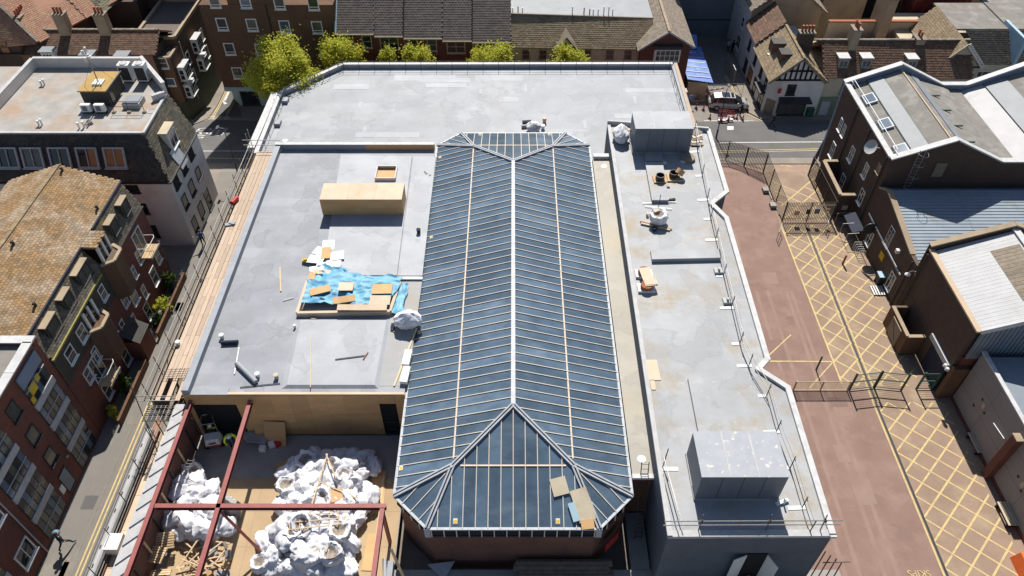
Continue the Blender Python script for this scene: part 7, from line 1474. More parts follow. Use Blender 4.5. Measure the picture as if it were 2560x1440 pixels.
# ---------------------------------------------------------------- rubble bags
def bag_mesh(seed, open_):
    """slumped woven sack: squarish base, pinched creases, tied or gaping top with lifting-loop corners"""
    rnd = random.Random(seed); b = MB(); n = 34; K = 18
    off = Vector((rnd.uniform(0, 50), rnd.uniform(0, 50), rnd.uniform(0, 50))); lean = Vector((rnd.uniform(-.3, .3), rnd.uniform(-.3, .3))); sq_ = rnd.uniform(.4, .8); asp = rnd.uniform(.8, 1.25); hh = rnd.uniform(.75, 1.0); ph = rnd.uniform(0, 6.28)
    for k in range(K):
        t = k / (K - 1)
        if open_: z = hh * math.sin(min(1, t * 1.25) * 1.5708) if t < .8 else hh * (1 - (t - .8) * 1.6); r = (.40 + .17 * math.sin(t * 3.3)) if t < .8 else .50 - (t - .8) * 2.2
        else: z = hh * (t ** .85) * 1.12; r = .40 + .2 * math.sin(t * 3.0) - .46 * max(0, t - .55) ** .8 * 1.5
        r = max(.04, r)
        for i in range(n):
            a = 6.28318 * i / n; q = (abs(math.cos(a)) ** 4 + abs(math.sin(a)) ** 4) ** -.25; rr = r * (1 + (q - 1) * sq_)
            p = Vector((rr * math.cos(a) * asp, rr * math.sin(a) / asp, z)); big = noise.noise(p * 1.8 + off) * .16; cr = (1 - abs(noise.noise(p * 4.2 + off * 1.7))) ** 6 * -.2 + (1 - abs(noise.noise(p * 8.5 - off))) ** 4 * .12 + noise.noise(p * 12 + off) * .025
            ear = .16 * max(0, math.cos(2 * (a + ph))) ** 6 * max(0, 1 - abs(t - .78) * 5); f = 1 + big + cr
            b.v.append(Vector((p.x * f + lean.x * z * z, p.y * f + lean.y * z * z, max(-.02, z * (1 + big * .6) + ear + noise.noise(p * 5 + off) * .05 * (t > .1)))))
    for k in range(K - 1): b.f += [[k * n + i, k * n + (i + 1) % n, (k + 1) * n + (i + 1) % n, (k + 1) * n + i] for i in range(n)]
    b.f += [list(range(n))[::-1], [(K - 1) * n + i for i in range(n)]]
    me = bpy.data.meshes.new('rubble_bag'); me.from_pydata(b.v, [], b.f); me.materials.append(M['bag']); me.materials.append(M['rubble'])
    me.polygons.foreach_set('use_smooth', [True] * len(me.polygons))
    if open_:
        for i, p in enumerate(me.polygons):
            if i >= (K - 3) * n and i != (K - 1) * n: p.material_index = 1
    me.update(); return me
BAGS = [bag_mesh(i, i == 1) for i in range(12)]
rb_ = random.Random(42)
def bag(p, label, group, s=1.0, k=None, tilt=.35):
    Mx = Matrix.Translation(p) @ Matrix.Rotation(rb_.uniform(0, 6.28), 4, 'Z') @ Matrix.Rotation(rb_.uniform(-tilt, tilt), 4, 'X') @ Matrix.Rotation(rb_.uniform(-tilt, tilt), 4, 'Y') @ Matrix.Diagonal((s * rb_.uniform(.9, 1.15), s * rb_.uniform(.9, 1.15), s * rb_.uniform(.8, 1.05), 1))
    return link('rubble_bag', BAGS[rb_.randrange(12) if k is None else k], None, None, Mx, label=label, cat='bag', group=group)
def heap(poly_px, layers, label, group, sp=.86, seed=1, s=1.05):
    """pile bags inside the outline: a lower layer on the deck, then smaller layers on top"""
    base = [P(*p, ZD + .3) for p in poly_px]; poly = [(p.x, p.y) for p in base]; cx = sum(p[0] for p in poly) / len(poly); cy = sum(p[1] for p in poly) / len(poly)
    for L in range(layers):
        f = 1 - .26 * L; pl = [(cx + (p[0] - cx) * f, cy + (p[1] - cy) * f) for p in poly]; y = min(p[1] for p in pl); row = 0
        while y < max(p[1] for p in pl) + .2:
            x = min(p[0] for p in pl) + (sp / 2 if (row + L) % 2 else 0)
            while x < max(p[0] for p in pl) + .2:
                px, py = x + rb_.uniform(-.16, .16), y + rb_.uniform(-.16, .16)
                if inpoly((px, py), pl): bag(Vector((px, py, ZD + .02 + L * .62 + rb_.uniform(-.05, .08))), label, group, s * rb_.uniform(.9, 1.15), tilt=.2 + .2 * L)
                x += sp
            y += sp * .9; row += 1
heap([(650, 1440), (650, 1380), (700, 1290), (715, 1170), (800, 1125), (935, 1130), (935, 1240), (905, 1300), (880, 1400), (875, 1450)], 2, 'white woven rubble bag in the larger heap under the cross beam near the glass roof', 'rubble bags in the larger heap')
heap([(405, 1345), (420, 1190), (500, 1185), (560, 1260), (575, 1330), (540, 1355)], 2, 'white woven rubble bag in the smaller heap between the red beams by the lane', 'rubble bags in the smaller heap')
one('debris_fill', M['bag'], None, lambda b: [b.lathe(P(x, y, ZD), [(r, 0), (r * .9, h * .5), (r * .55, h * .85), (.1, h)], 14) for x, y, r, h in ((760, 1390, 2.0, .75), (800, 1210, 1.9, .75), (495, 1290, 1.6, .75))], kind='stuff', smooth=True)
# loose timber, frames and ply around the heaps
def stick(p, q, label, w=.1, h=.06, m='timber', z0=None): return one('timber_length', M[m], None, lambda b: b.beam(p, q, w, h), label=label, cat='timber', group='loose timber on the deck')
zt = ZD + 1.55
for i, (a, c, z) in enumerate((((820, 1130), (780, 1260), zt + .2), ((815, 1135), (840, 1195), zt + .25), ((800, 1205), (890, 1245), zt), ((865, 1290), (780, 1385), zt - .1), ((845, 1290), (815, 1380), zt), ((960, 1190), (930, 1440), ZD + .1))):
    stick(P(*a, z), P(*c, z - .1), ('long sawn batten leaning across the top of the larger bag heap', 'short batten propped on the bags below the plywood wall', 'sawn batten lying across bags beside a plywood scrap', 'broad plank slanting over bags under the cross beam', 'thin grey batten across the front bags', 'long pale plank on the deck edge beside the glass roof')[i], .13 if i in (3, 5) else .08)
lt = thing('lattice_frame', 'brown timber lattice frame lying on the larger bag heap', 'timber frame', P(800, 1300, zt))
a0, a1, a2, a3 = P(728, 1272, zt), P(848, 1268, zt), P(846, 1312, zt), P(724, 1325, zt)
for k in range(6): one('bar', M['tan_bar'], lt, lambda b: b.beam(a0.lerp(a1, k / 5), a3.lerp(a2, k / 5), .06, .05))
for k in range(4): one('bar', M['tan_bar'], lt, lambda b: b.beam(a0.lerp(a3, k / 3) + Vector((0, 0, .05)), a1.lerp(a2, k / 3) + Vector((0, 0, .05)), .06, .05))
for i, (px, py, w, h, r, z) in enumerate(((850, 1235, 1.5, .9, .3, zt - .1), (945, 1230, .9, 3.2, .05, ZD + .06), (930, 1380, .9, 2.4, -.05, ZD + .05), (705, 1165, .9, .7, .5, ZD + .2))):
    p = P(px, py, z); one('plywood_scrap', M['ply'], None, lambda b: b.cbox(p, w, h, .02, r), label=('small plywood scrap on top of the bag heap', 'long plywood strip on the deck beside the larger heap', 'grey-edged plywood strip at the deck edge', 'bent plywood scrap beside the heap in shadow')[i], cat='plywood')
# pallets and broken timber by the lane
def pallet(p, rz, rx, label, ):
    t = thing('wooden_pallet', label, 'pallet', p, 'pallets by the lane-side beam', rz); A = W[t] @ Matrix.Rotation(rx, 4, 'X')
    for i in range(7): bb = MB(); bb.box(-.6, .6, -.05, .05, 0, .022); o = bb.build('top_slat', M['timber'], t); _place(o, t, A @ Matrix.Translation((0, -.45 + .15 * i, .12)))
    for x in (-.53, 0, .53): bb = MB(); bb.box(-.05, .05, -.5, .5, 0, .1); o = bb.build('bearer', M['timber'], t); _place(o, t, A @ Matrix.Translation((x, 0, .02)))
    for y in (-.42, 0, .42): bb = MB(); bb.box(-.6, .6, -.05, .05, 0, .02); o = bb.build('bottom_slat', M['timber'], t); _place(o, t, A @ Matrix.Translation((0, y, 0)))
pallet(P(388, 1388, ZD + 1.0), R(-8), 0, 'wooden pallet lying flat on top of the pallet stack'); pallet(P(388, 1388, ZD + .8), R(-5), 0, 'wooden pallet lowest in the short stack'); pallet(P(412, 1352, ZD + .9), R(8), R(20), 'wooden pallet tipped against the stack beside the bags'); pallet(P(400, 1445, ZD + .6), R(4), R(-8), 'wooden pallet half out beyond the stack front')
for i in range(22):
    x, y = rb_.uniform(440, 560), rb_.uniform(1355, 1440); p = P(x, y, ZD + rb_.uniform(.15, .9)); a = rb_.uniform(-1.2, 1.2) ; L = rb_.uniform(.8, 2.2); d = Vector((math.cos(a), math.sin(a), rb_.uniform(-.15, .25))) * L / 2
    one('broken_batten', M['timber'] if i % 3 else M['tan_bar'], None, lambda b: b.beam(p - d, p + d, .08, .05), label='broken sawn batten in the splintered timber pile beside the pallets', cat='timber', group='broken battens beside the pallets')
for i in range(26):
    x, y = rb_.uniform(505, 572), rb_.uniform(1350, 1440); p = P(x, y, ZD + rb_.uniform(.05, .4)); sx, sy = rb_.uniform(.15, .5), rb_.uniform(.15, .4)
    one('rubble_block', M[('concrete', 'grey_paint', 'rubble', 'ply')[i % 4]], None, lambda b: b.cbox(p, sx, sy, rb_.uniform(.1, .3), rb_.uniform(0, 3), Matrix.Rotation(rb_.uniform(-.4, .4), 4, 'X')), label='broken block or board scrap in the rubble by the second red beam', cat='rubble', group='rubble scraps by the second beam')
for i in range(7): x = 566 + i * 4; p = P(x, 1285 + i * 3, ZD); one('leaning_sheet', M['grey_coping' if i % 2 else 'concrete'], None, lambda b: b.beam(p + Vector((0, .2, 0)), p + Vector((.15, .6, 1.3)), .12, .6, (1, 0, 0)), label='grey board stood on edge beside the smaller bag heap', cat='board', group='boards stood on edge')
ld = thing('ladder', 'aluminium ladder leaning over the smaller bag heap', 'ladder', P(462, 1190, ZD)); a0, a1 = P(450, 1200, ZD + 1.0), P(478, 1148, ZD + 2.6)
for s in (-.2, .2): one('stile', M['galv'], ld, lambda b: b.beam(a0 + Vector((s, 0, 0)), a1 + Vector((s, 0, 0)), .05, .03))
for k in range(7): one('rung', M['galv'], ld, lambda b: b.tube(a0.lerp(a1, (k + .5) / 7) - Vector((.2, 0, 0)), a0.lerp(a1, (k + .5) / 7) + Vector((.2, 0, 0)), .018, 5))
# leaning plywood by the end wall, timbers and boxes
lp = thing('leaning_plywood', 'stack of plywood sheets leaning on the plywood end wall', 'plywood stack', P(678, 1105, ZD))
for i, (px, py, w, h) in enumerate(((672, 1100, 1.75, 2.3), (690, 1115, 1.5, 1.9), (655, 1085, 1.4, 2.6))): p = P(px, py, ZD); one('sheet', M['ply'], lp, lambda b: b.box(-w / 2, w / 2, -.02, .02, 0, h, Matrix.Translation(p) @ Matrix.Rotation(R(-4 * i), 4, 'Z') @ Matrix.Rotation(R(-22 - 5 * i), 4, 'X')))
for i in range(5): p = P(630 + 3 * i, 1075 + 6 * i, ZD + .1 + .1 * i); one('stacked_board', M[('grey_coping', 'ply_pale', 'blue_paint', 'timber', 'grey_paint')[i]], None, lambda b: b.cbox(p, 1.4, .5, .09, R(8 - 4 * i)), label='board in the low mixed stack between the digger helper and leaning plywood', cat='board', group='low mixed board stack')
for i, (px, py, m) in enumerate(((657, 1122, 'white'), (680, 1112, 'white'), (695, 1110, 'red'))): p = P(px, py, ZD + .15); one('carton', M[m], None, lambda b: b.cbox(p + Vector((0, 0, .05)), .42, .36, .38, .3 * i), label=('white carton on the deck before the leaning plywood', 'pale carton with dark top beside a red one', 'red and white carton beside the leaning plywood')[i], cat='carton')
for i, (px, py) in enumerate(((482, 1040), (498, 1048), (597, 1045))): p = P(px, py, ZD); one('timber_prop', M['old_timber'], None, lambda b: b.beam(p, p + Vector((-.3, .5, 3.3)), .12, .12), label='rough timber prop in the wide opening, ' + ('against its lane side', 'beside the outer prop', 'by the digger boom')[i], cat='prop', group='timber props in the opening')
# ---------------------------------------------------------------- mini digger with driver, and helper
g = P(540, 1098, ZD); dgx = thing('mini_digger', 'white and red mini digger with open roll frame in the wide opening', 'digger', g, None, R(12)); A = W[dgx]
def dpart(name, mt, fn, p=dgx): bb = MB(); fn(bb); bb.v = [A @ v for v in bb.v]; return bb.build(name, mt, p)
for s in (-1, 1): tk = dpart('track', M['dark'], lambda b: b.prism([(s * .5 - .13, -.75), (s * .5 + .13, -.75), (s * .5 + .13, .75), (s * .5 - .13, .75)], .02, .38)); dpart('track_wheel', M['rust_tube'], lambda b: b.tube((s * .64, -.55, .2), (s * .62, -.55, .2), .15, 10), tk)
M['dig_white'] = M['white']; dpart('engine_cover', M['white'], lambda b: b.add([(-.5, -.85, .45), (.5, -.85, .45), (.62, -.2, .45), (-.62, -.2, .45), (-.42, -.75, 1.05), (.42, -.75, 1.05), (.55, -.2, 1.1), (-.55, -.2, 1.1)], [(3, 2, 1, 0), (4, 5, 6, 7), (0, 1, 5, 4), (1, 2, 6, 5), (2, 3, 7, 6), (3, 0, 4, 7)])); dpart('red_skirt', M['red'], lambda b: b.box(-.55, .55, -.88, .5, .4, .5)); dpart('floor_plate', M['dark_metal'], lambda b: b.box(-.55, .55, -.2, .75, .5, .56)); dpart('seat', M['dark'], lambda b: (b.box(-.22, .22, -.15, .3, .75, .88), b.box(-.22, .22, -.2, -.1, .88, 1.4)))
dpart('roll_frame', M['galv'], lambda b: (b.path([(-.5, -.3, 1.05), (-.48, -.25, 2.2), (-.35, .5, 2.3), (.35, .5, 2.3), (.48, -.25, 2.2), (.5, -.3, 1.05)], .035, 6), b.tube((-.48, -.25, 2.2), (.48, -.25, 2.2), .03, 6)))
bo = dpart('boom', M['grey_box'], lambda b: (b.beam((.3, .7, .7), (.35, 1.3, 2.2), .18, .22), b.beam((.35, 1.3, 2.2), (.4, 2.3, 1.9), .16, .2))); dpart('ram', M['galv'], lambda b: b.tube((.3, .9, .8), (.36, 1.25, 1.7), .05, 6), bo); dpart('bucket', M['dark_metal'], lambda b: b.box(.15, .65, 2.2, 2.6, 1.3, 1.8)); dpart('lettering', M['dark_metal'], lambda b: b.box(-.25, .25, -.86, -.852, .65, .75))
person(A @ Vector((0, .02, -.08)), R(12), 'worker in hi-vis vest and white hard hat driving the mini digger', 'hivis', 'navy', dict(lkn=(.14, .42, .98), rkn=(-.14, .42, .98), lan=(.14, .52, .66), ran=(-.14, .52, .66), lto=(.14, .66, .62), rto=(-.14, .66, .62), lel=(.3, .15, 1.2), rel=(-.3, .15, 1.2), lwr=(.22, .4, 1.15), rwr=(-.22, .4, 1.15)), 'white', 1.0)
person(P(583, 1112, ZD), R(-150), 'worker in hi-vis jacket and white hard hat bending beside the digger', 'hivis', 'navy', dict(che=(0, .22, 1.22), nec=(0, .36, 1.36), hed=(0, .44, 1.44), crn=(0, .5, 1.54), nos=(0, .56, 1.42), lsh=(.2, .3, 1.32), rsh=(-.2, .3, 1.32), lel=(.34, .4, 1.08), rel=(-.34, .4, 1.08), lwr=(.25, .58, .95), rwr=(-.25, .58, .95)), 'white', 1.2)
person(PY(1885, 1425, 18.7) * 1.0 if False else Vector((PY(1886, 1420, 18.6).x, 18.6, ZD)), R(180), 'worker in orange vest and white hard hat stepping out of the open double door', 'orange', 'navy', None, 'white', 1.05)
# ---------------------------------------------------------------- things on the left flat roof
zr0 = ZL_
a, c = P(808, 540, zr0), P(1010, 540, zr0); cr = thing('plywood_crate', 'long plywood boxed upstand on the raised roof panel', 'plywood box', ((a.x + c.x) / 2, a.y, zr0)); yy = a.y
one('front', M['ply'], cr, lambda b: b.box(a.x, c.x, yy, yy + .03, zr0 + .1, zr0 + 1.75)); one('casing', M['ply'], cr, lambda b: b.box(a.x + .01, c.x - .01, yy + .032, yy + 2.1, zr0 + .1, zr0 + 1.74))
for k in range(3): x0 = a.x + (c.x - a.x) * k / 3; one('lid_sheet', M['ply_pale'], cr, lambda b: b.box(x0 + .004, x0 + (c.x - a.x) / 3 - .004, yy - .03, yy + 2.13, zr0 + 1.75, zr0 + 1.78))
hq = [P(x, y, zr0 + .35) for x, y in ((938, 446), (988, 446), (992, 416), (944, 416))]; ht = thing('roof_hatch_frame', 'open square timber-lined roof hatch behind the plywood box', 'roof hatch', hq[0])
for k in range(4): one('kerb', M['white_coping'], ht, lambda b: b.beam(hq[k] - Vector((0, 0, .1)), hq[(k + 1) % 4] - Vector((0, 0, .1)), .1, .35 + .004 * k))
one('hatch_floor', M['ply'], ht, lambda b: b.poly([q_ - Vector((0, 0, .19)) for q_ in hq])); one('hatch_lining', M['old_timber'], ht, lambda b: b.beam(hq[3] + Vector((.1, -.12, -.1)), hq[2] + Vector((-.1, -.12, -.1)), .03, .25))
# half-built plywood kerb under crumpled blue polythene
kq = [P(x, y, zr0 + .35) for x, y in ((743, 782), (975, 778), (1000, 705), (768, 703))]; kf = thing('plywood_kerb_frame', 'half-built plywood kerb frame around the blue polythene', 'plywood frame', kq[0])
for k in range(4): one('kerb_board', M['ply_pale'], kf, lambda b: b.beam(kq[k] - Vector((0, 0, .15)), kq[(k + 1) % 4] - Vector((0, 0, .15)), .22, .42 + .004 * k))
def crumple(name, pts, n, m, zb, amp, label, cat, seed, fold=.85):
    b = MB(); A_, B_, C_, D_ = [Vector(p) for p in pts]; of = Vector((seed * 7.3, seed * 3.1, 0))
    for j in range(n + 1):
        for i in range(n + 1):
            u, v = i / n, j / n; p = A_.lerp(B_, u).lerp(D_.lerp(C_, u), v); e = Vector((noise.noise(p * .9 + of), noise.noise(p * .9 - of), 0)) * .35 * (u * (1 - u) * v * (1 - v) < .02)
            h = (1 - abs(noise.noise(p * fold + of))) ** 2.2 * amp * .8 + noise.noise(p * 2.2 + of) * amp * .3 + (1 - abs(noise.noise(p * 3.2 + of))) ** 6 * amp * .3
            b.v.append(p + e + Vector((0, 0, zb + max(.02, h))))
    for j in range(n): b.f += [[j * (n + 1) + i, j * (n + 1) + i + 1, (j + 1) * (n + 1) + i + 1, (j + 1) * (n + 1) + i] for i in range(n)]
    b.mi = [0] * len(b.f); top = b.v[:]; N = len(top); bot = [Vector((v.x, v.y, v.z - .012)) for v in top]; b.v += bot; b.f += [[N + q_ for q_ in f[::-1]] for f in b.f]; b.mi = [0] * len(b.f)
    return b.build(name, M[m], None, True, label=label, cat=cat)
crumple('polythene_sheet', (P(757, 772, zr0), P(970, 770, zr0), P(1010, 700, zr0), P(772, 690, zr0)), 34, 'blue_sheet', .26, .36, 'crumpled pale blue polythene sheet over the plywood kerb frame', 'polythene', 1)
crumple('polythene_sheet', (P(800, 712, zr0), P(868, 704, zr0), P(878, 680, zr0), P(790, 672, zr0)), 16, 'blue_sheet', .25, .3, 'smaller crumpled fold of blue polythene against the white insulation', 'polythene', 4); crumple('polythene_sheet', (P(975, 790, zr0), P(1010, 795, zr0), P(1024, 712, zr0), P(1000, 706, zr0)), 14, 'blue_sheet', .1, .25, 'blue polythene strip trailing over the dull roof by the white bag', 'polythene', 6)
for i, (px, py, w, h, r) in enumerate(((800, 725, 1.5, .8, .35), (865, 716, 1.1, .9, 0), (955, 722, 1.5, 1.0, .02), (950, 750, 1.5, .9, 0), (860, 748, 1.6, .6, .2), (905, 768, 3.6, .5, 0))): p = P(px, py, zr0 + .62 + .015 * i); one('ply_offcut', M['ply_pale' if i % 2 else 'ply'], None, lambda b: b.cbox(p, w, h, .02, r, Matrix.Rotation(.05 * (i - 2), 4, 'X')), label='plywood offcut weighing down the blue polythene, ' + ('tilted at its far corner', 'square and pale by the middle', 'pale at the glass roof end', 'brown at the glass roof end', 'narrow across the middle', 'long along the front kerb')[i], cat='plywood', group='offcuts on the blue polythene')
for i, (px, py, w, h, r, m) in enumerate(((830, 612, 1.5, 1.1, .1, 'white'), (800, 628, 1.0, .9, -.4, 'white'), (838, 640, 1.4, 1.0, .15, 'white'), (790, 648, 1.3, .9, -.2, 'white'), (815, 632, .7, 1.3, .1, 'ply'), (822, 662, 1.9, .7, .1, 'white'), (792, 672, 1.1, .6, .2, 'white'), (805, 680, 1.3, .5, 0, 'ply_pale'), (780, 690, .5, .8, 0, 'ply'))): p = P(px, py, zr0 + .12 + .05 * i); one('insulation_sheet', M[m], None, lambda b: b.cbox(p, w, h, .06, r, Matrix.Rotation(rb_.uniform(-.12, .12), 4, 'Y')), label='sheet in the untidy pile of white insulation and board behind the polythene', cat='insulation', group='pile of white insulation sheets')
g = P(763, 655, zr0); one('tool_bag', M['ylw'], None, lambda b: (b.cbox(g + Vector((0, 0, .15)), .4, .3, .28, .3), b.cbox(g + Vector((.1, -.05, .32)), .2, .2, .12, .6)), label='small yellow and black tool bag beside the insulation pile', cat='tool bag')
bag(P(1020, 812, zr0), 'white rubble bag on the dull roof strip beside the glass roof', 'single bags on the roofs', 1.35, 3, .1)
for i, (a, c, w, lab, m) in enumerate((((985, 830), (1000, 705), .14, 'long timber plank along the kerb frame end beside the white bag', 'timber'), ((985, 965), (1042, 820), .12, 'long thin plank leaning along the glass roof edge', 'timber'), ((702, 728), (700, 668), .1, 'short pale batten lying on the open grey roof', 'timber'), ((776, 968), (778, 840), .05, 'thin pale batten on the sloped roof panel', 'timber'), ((838, 898), (915, 888), .05, 'dark metal rod on the sloped roof panel', 'dark_metal'), ((908, 898), (920, 880), .07, 'short brown stick crossing the dark rod', 'red_steel'), ((586, 935), (598, 868), .08, 'white plastic strip beside the grey felt roll', 'white'), ((600, 968), (700, 958), .04, 'thin dark cable trailing to the pale bucket', 'dark_metal'), ((707, 752), (735, 744), .03, 'small white strip on the open grey roof', 'white'))):
    z_ = zr0 + (.22 if i in (3, 4, 5) else .06); one('loose_length', M[m], None, lambda b: b.beam(P(*a, z_), P(*c, z_), w, .05), label=lab, cat='timber' if m == 'timber' else 'offcut')
for i, (px, py) in enumerate(((1013, 938), (1018, 895))): p = P(px, py, zr0 + .2); one('insulation_pack', M['white'], None, lambda b: b.cbox(p, .5, 1.3, .3, -.08), label='white wrapped pack on the roof edge beside the glass roof, ' + ('nearer the plywood end wall', 'behind the other pack')[i], cat='pack', group='white packs by the glass roof')
def roll(a, c, r, label, z=zr0, m='grey_paint'): return one('felt_roll', M[m], None, lambda b: b.tube(P(*a, z + r), P(*c, z + r), r, 14), label=label, cat='felt roll', smooth=False)
roll((592, 908), (640, 955), .17, 'long grey felt roll lying slantwise near the plywood end wall'); roll((553, 857), (595, 855), .16, 'short dark grey felt roll beside a white bucket', m='navy')
bucket(P(556, 845, zr0), 'white bucket behind the short felt roll'); bucket(P(645, 942, zr0), 'pale bucket at the end of the long felt roll'); bucket(P(692, 945, zr0), 'cream bucket with a mop beside the sloped panel', 'render_cream'); bucket(P(738, 820, zr0), 'small white bottle-like tub by the kerb frame', 'white', .1, .3); bucket(P(1047, 583, zr0), 'dark tub with white lid on the side roof panel', 'navy', .17, .4)
p = P(784, 802, zr0); one('timber_block', M['old_timber'], None, lambda b: b.cbox(p + Vector((0, 0, .08)), .4, .28, .14, -.2), label='small brown block on the sloped panel by the kerb', cat='block')
for i, (px, py) in enumerate(((1066, 434), (1075, 438), (1062, 430))): p = P(px, py, zr0 + .06); one('scrap', M['old_timber'], None, lambda b: b.cbox(p, .22, .1, .06, i), label='tiny brown scrap on the pale side panel near the far upstand', cat='scrap', group='scraps on the side panel')
crumple('purple_rag', (P(975, 828, zr0), P(990, 828, zr0), P(990, 815, zr0), P(975, 815, zr0)), 8, 'navy', .02, .15, 'crumpled dark purple rag beside the plank and white bag', 'rag', 9)
# ---------------------------------------------------------------- things on the far roof
for i, (a, c, m) in enumerate((((1306, 303), (1328, 302), 'grey_paint'), ((1308, 308), (1342, 306), 'navy'), ((1304, 316), (1330, 314), 'roof_pale'))): roll(a, c, .17, ('pale grey felt roll at the back of the far roof pile', 'dark felt roll in the middle of the far roof pile', 'grey felt roll at the front of the far roof pile')[i], ZF_, m)
bag(P(1336, 326, ZF_), 'white bag in the pile of felt rolls on the far roof', 'single bags on the roofs', 1.1, 0, .3); bucket(P(1361, 306, ZF_), 'brown tub beside the far roof felt rolls', 'tan_bar', .2, .5); bucket(P(1357, 322, ZF_), 'white tub beside the far roof felt rolls', 'white', .2, .4)
for i, (px, py) in enumerate(((714, 256), (695, 313))): p = P(px, py, ZF_); one('ballast_block', M['grey_paint'], None, lambda b: b.box(p.x - .3, p.x + .3, p.y - .3, p.y + .5, ZF_, ZF_ + .35), label=('grey ballast block at the chamfered corner of the far roof', 'grey ballast block near the scaffold end of the far roof')[i], cat='block')
p = P(713, 352, ZF_); one('roof_outlet', M['white'], None, lambda b: b.lathe(p, [(.28, 0), (.28, .04), (.1, .06)], 14), label='round white roof outlet at the lane side of the far roof', cat='outlet')
# white parapet sheeting of the far roof lane side
one('edge_sheeting', M['white_coping'], None, lambda b: (b.beam((-25.2, 60, ZF_ + .3), (-25.15, 70, ZF_ + .3), .7, .5)), label='white sheeted edge protection along the far roof lane side', cat='sheeting')
# ---------------------------------------------------------------- things on the right block roof
zk = ZK
bag(P(1645, 556, zk), 'white bulk bag of timber offcuts in the middle of the block roof', 'single bags on the roofs', 1.25, 1, .08); bag(P(1549, 352, zk), 'large white bulk bag in the far corner of the block roof', 'single bags on the roofs', 1.6, 3, .1)
for i, (px, py) in enumerate(((1568, 325), (1640, 526))): p = P(px, py, zk + .9); one('offcut', M['ply_pale'], None, lambda b: b.cbox(p, .5, .35, .1, .5), label=('pale carton on the large bulk bag', 'plywood offcut sticking out of the middle bulk bag')[i], cat='offcut')
for i, (px, py) in enumerate(((1648, 456), (1683, 442))):
    p = P(px, py, zk + .05); t = thing('fan_unit', ('circular roof fan on a plywood base by the duct cover', 'circular roof fan with tipped plywood collar')[i], 'fan', p)
    one('base_board', M['ply'], t, lambda b: b.cbox(p + Vector((0, 0, .04 + (.3 if i == 0 else 0))), 1.1, .95, .06, .05)); one('ring', M['dark_metal'], t, lambda b: b.lathe(p + Vector((0, 0, .08 + (.3 if i == 0 else 0))), [(.38, 0), (.38, .4), (.33, .4), (.33, .05)], 18)); one('packing_timber', M['timber'], t, lambda b: b.cbox(p + Vector((.1, -.6, .04)), 1.4, .14, .08))
    if i: one('collar', M['ply'], t, lambda b: b.tube(p + Vector((.4, -.1, .35)), p + Vector((.65, .1, .65)), .36, 16))
for i, (px, py) in enumerate(((1720, 398),)): p = P(px, py, zk); one('plywood_drum', M['old_timber'], None, lambda b: b.lathe(p, [(.55, 0), (.6, .1), (.6, .25), (.1, .28)], 18), label='low round brown timber drum in the shade of the far plant box', cat='drum')
pr_ = thing('twin_fan_pallet', 'pair of plywood-covered round fans on white blocks on the block roof', 'fan pair', P(1612, 705, zk)); p = P(1612, 705, zk)
for i, dy in enumerate((-.75, .75)): one('fan_base', M['white'], pr_, lambda b: b.cbox(p + Vector((0, dy, .1)), 1.25, .8, .2)); one('fan_drum', M['pot'], pr_, lambda b: b.lathe(p + Vector((0, dy, .2)), [(.42, 0), (.46, .15), (.42, .3), (.1, .32)], 18))
one('cover_board', M['ply_pale'], pr_, lambda b: b.cbox(p + Vector((.12, 0, .55)), .8, 1.9, .04, .15)); one('cover_board', M['ply_pale'], pr_, lambda b: b.cbox(p + Vector((.3, -.6, .5)), .9, .5, .2, .1))
for i, (px, py, w, h, r) in enumerate(((1630, 925, .9, 1.7, .03), (1632, 962, .3, .8, .05))): q = P(px, py, zk + .03); one('plywood_sheet_loose', M['ply_pale'], None, lambda b: b.cbox(q, w, h, .03, r), label=('pale plywood sheet lying on the stained block roof', 'narrow plywood strip below the loose pale sheet')[i], cat='plywood')
tv = thing('plywood_stack', 'stacked plywood squares on bearers beside the far plant box', 'plywood stack', P(1737, 350, zk)); p = P(1737, 352, zk)
for i in range(5): one('square_sheet', M['ply_pale' if i % 2 else 'stone_roof'], tv, lambda b: b.cbox(p + Vector((.05 * i, -.5 + .35 * i, .12 + .05 * i)), 1.0, .8, .05, .15 * i))
one('bearer', M['timber'], tv, lambda b: b.cbox(p + Vector((0, -.7, .06)), 1.3, .12, .1))
for i, (a, c, m, w) in enumerate((((1600, 552), (1680, 572), 'timber', .12), ((1602, 558), (1675, 575), 'ply_pale', .14), ((1612, 515), (1680, 522), 'galv', .05), ((1606, 508), (1690, 504), 'galv', .05), ((1640, 500), (1672, 497), 'white', .2), ((1672, 500), (1688, 498), 'navy', .2))): one('roof_length', M[m], None, lambda b: b.beam(P(*a, zk + .1), P(*c, zk + .1), w, w * .6), label=('sawn timber plank beside the middle bulk bag', 'pale plank next to the sawn one by the bulk bag', 'thin galvanised tube behind the bulk bag', 'thin scaffold tube across the duct end', 'short white roll at the duct end', 'short dark roll at the duct end')[i], cat='timber' if i < 2 else 'tube' if i < 4 else 'roll')
one('standard_pole', M['dark_metal'], None, lambda b: b.tube(P(1645, 525, zk), P(1645, 525, zk) + Vector((0, 0, 1.6)), .03, 6), label='upright dark tube beside the middle bulk bag', cat='tube')
bucket(P(1636, 576, zk), 'dark blue tub beside the planks on the block roof', 'navy', .2, .3); bucket(P(1618, 540, zk), 'small cream tub beside the bulk bag', 'render_cream', .12, .25)
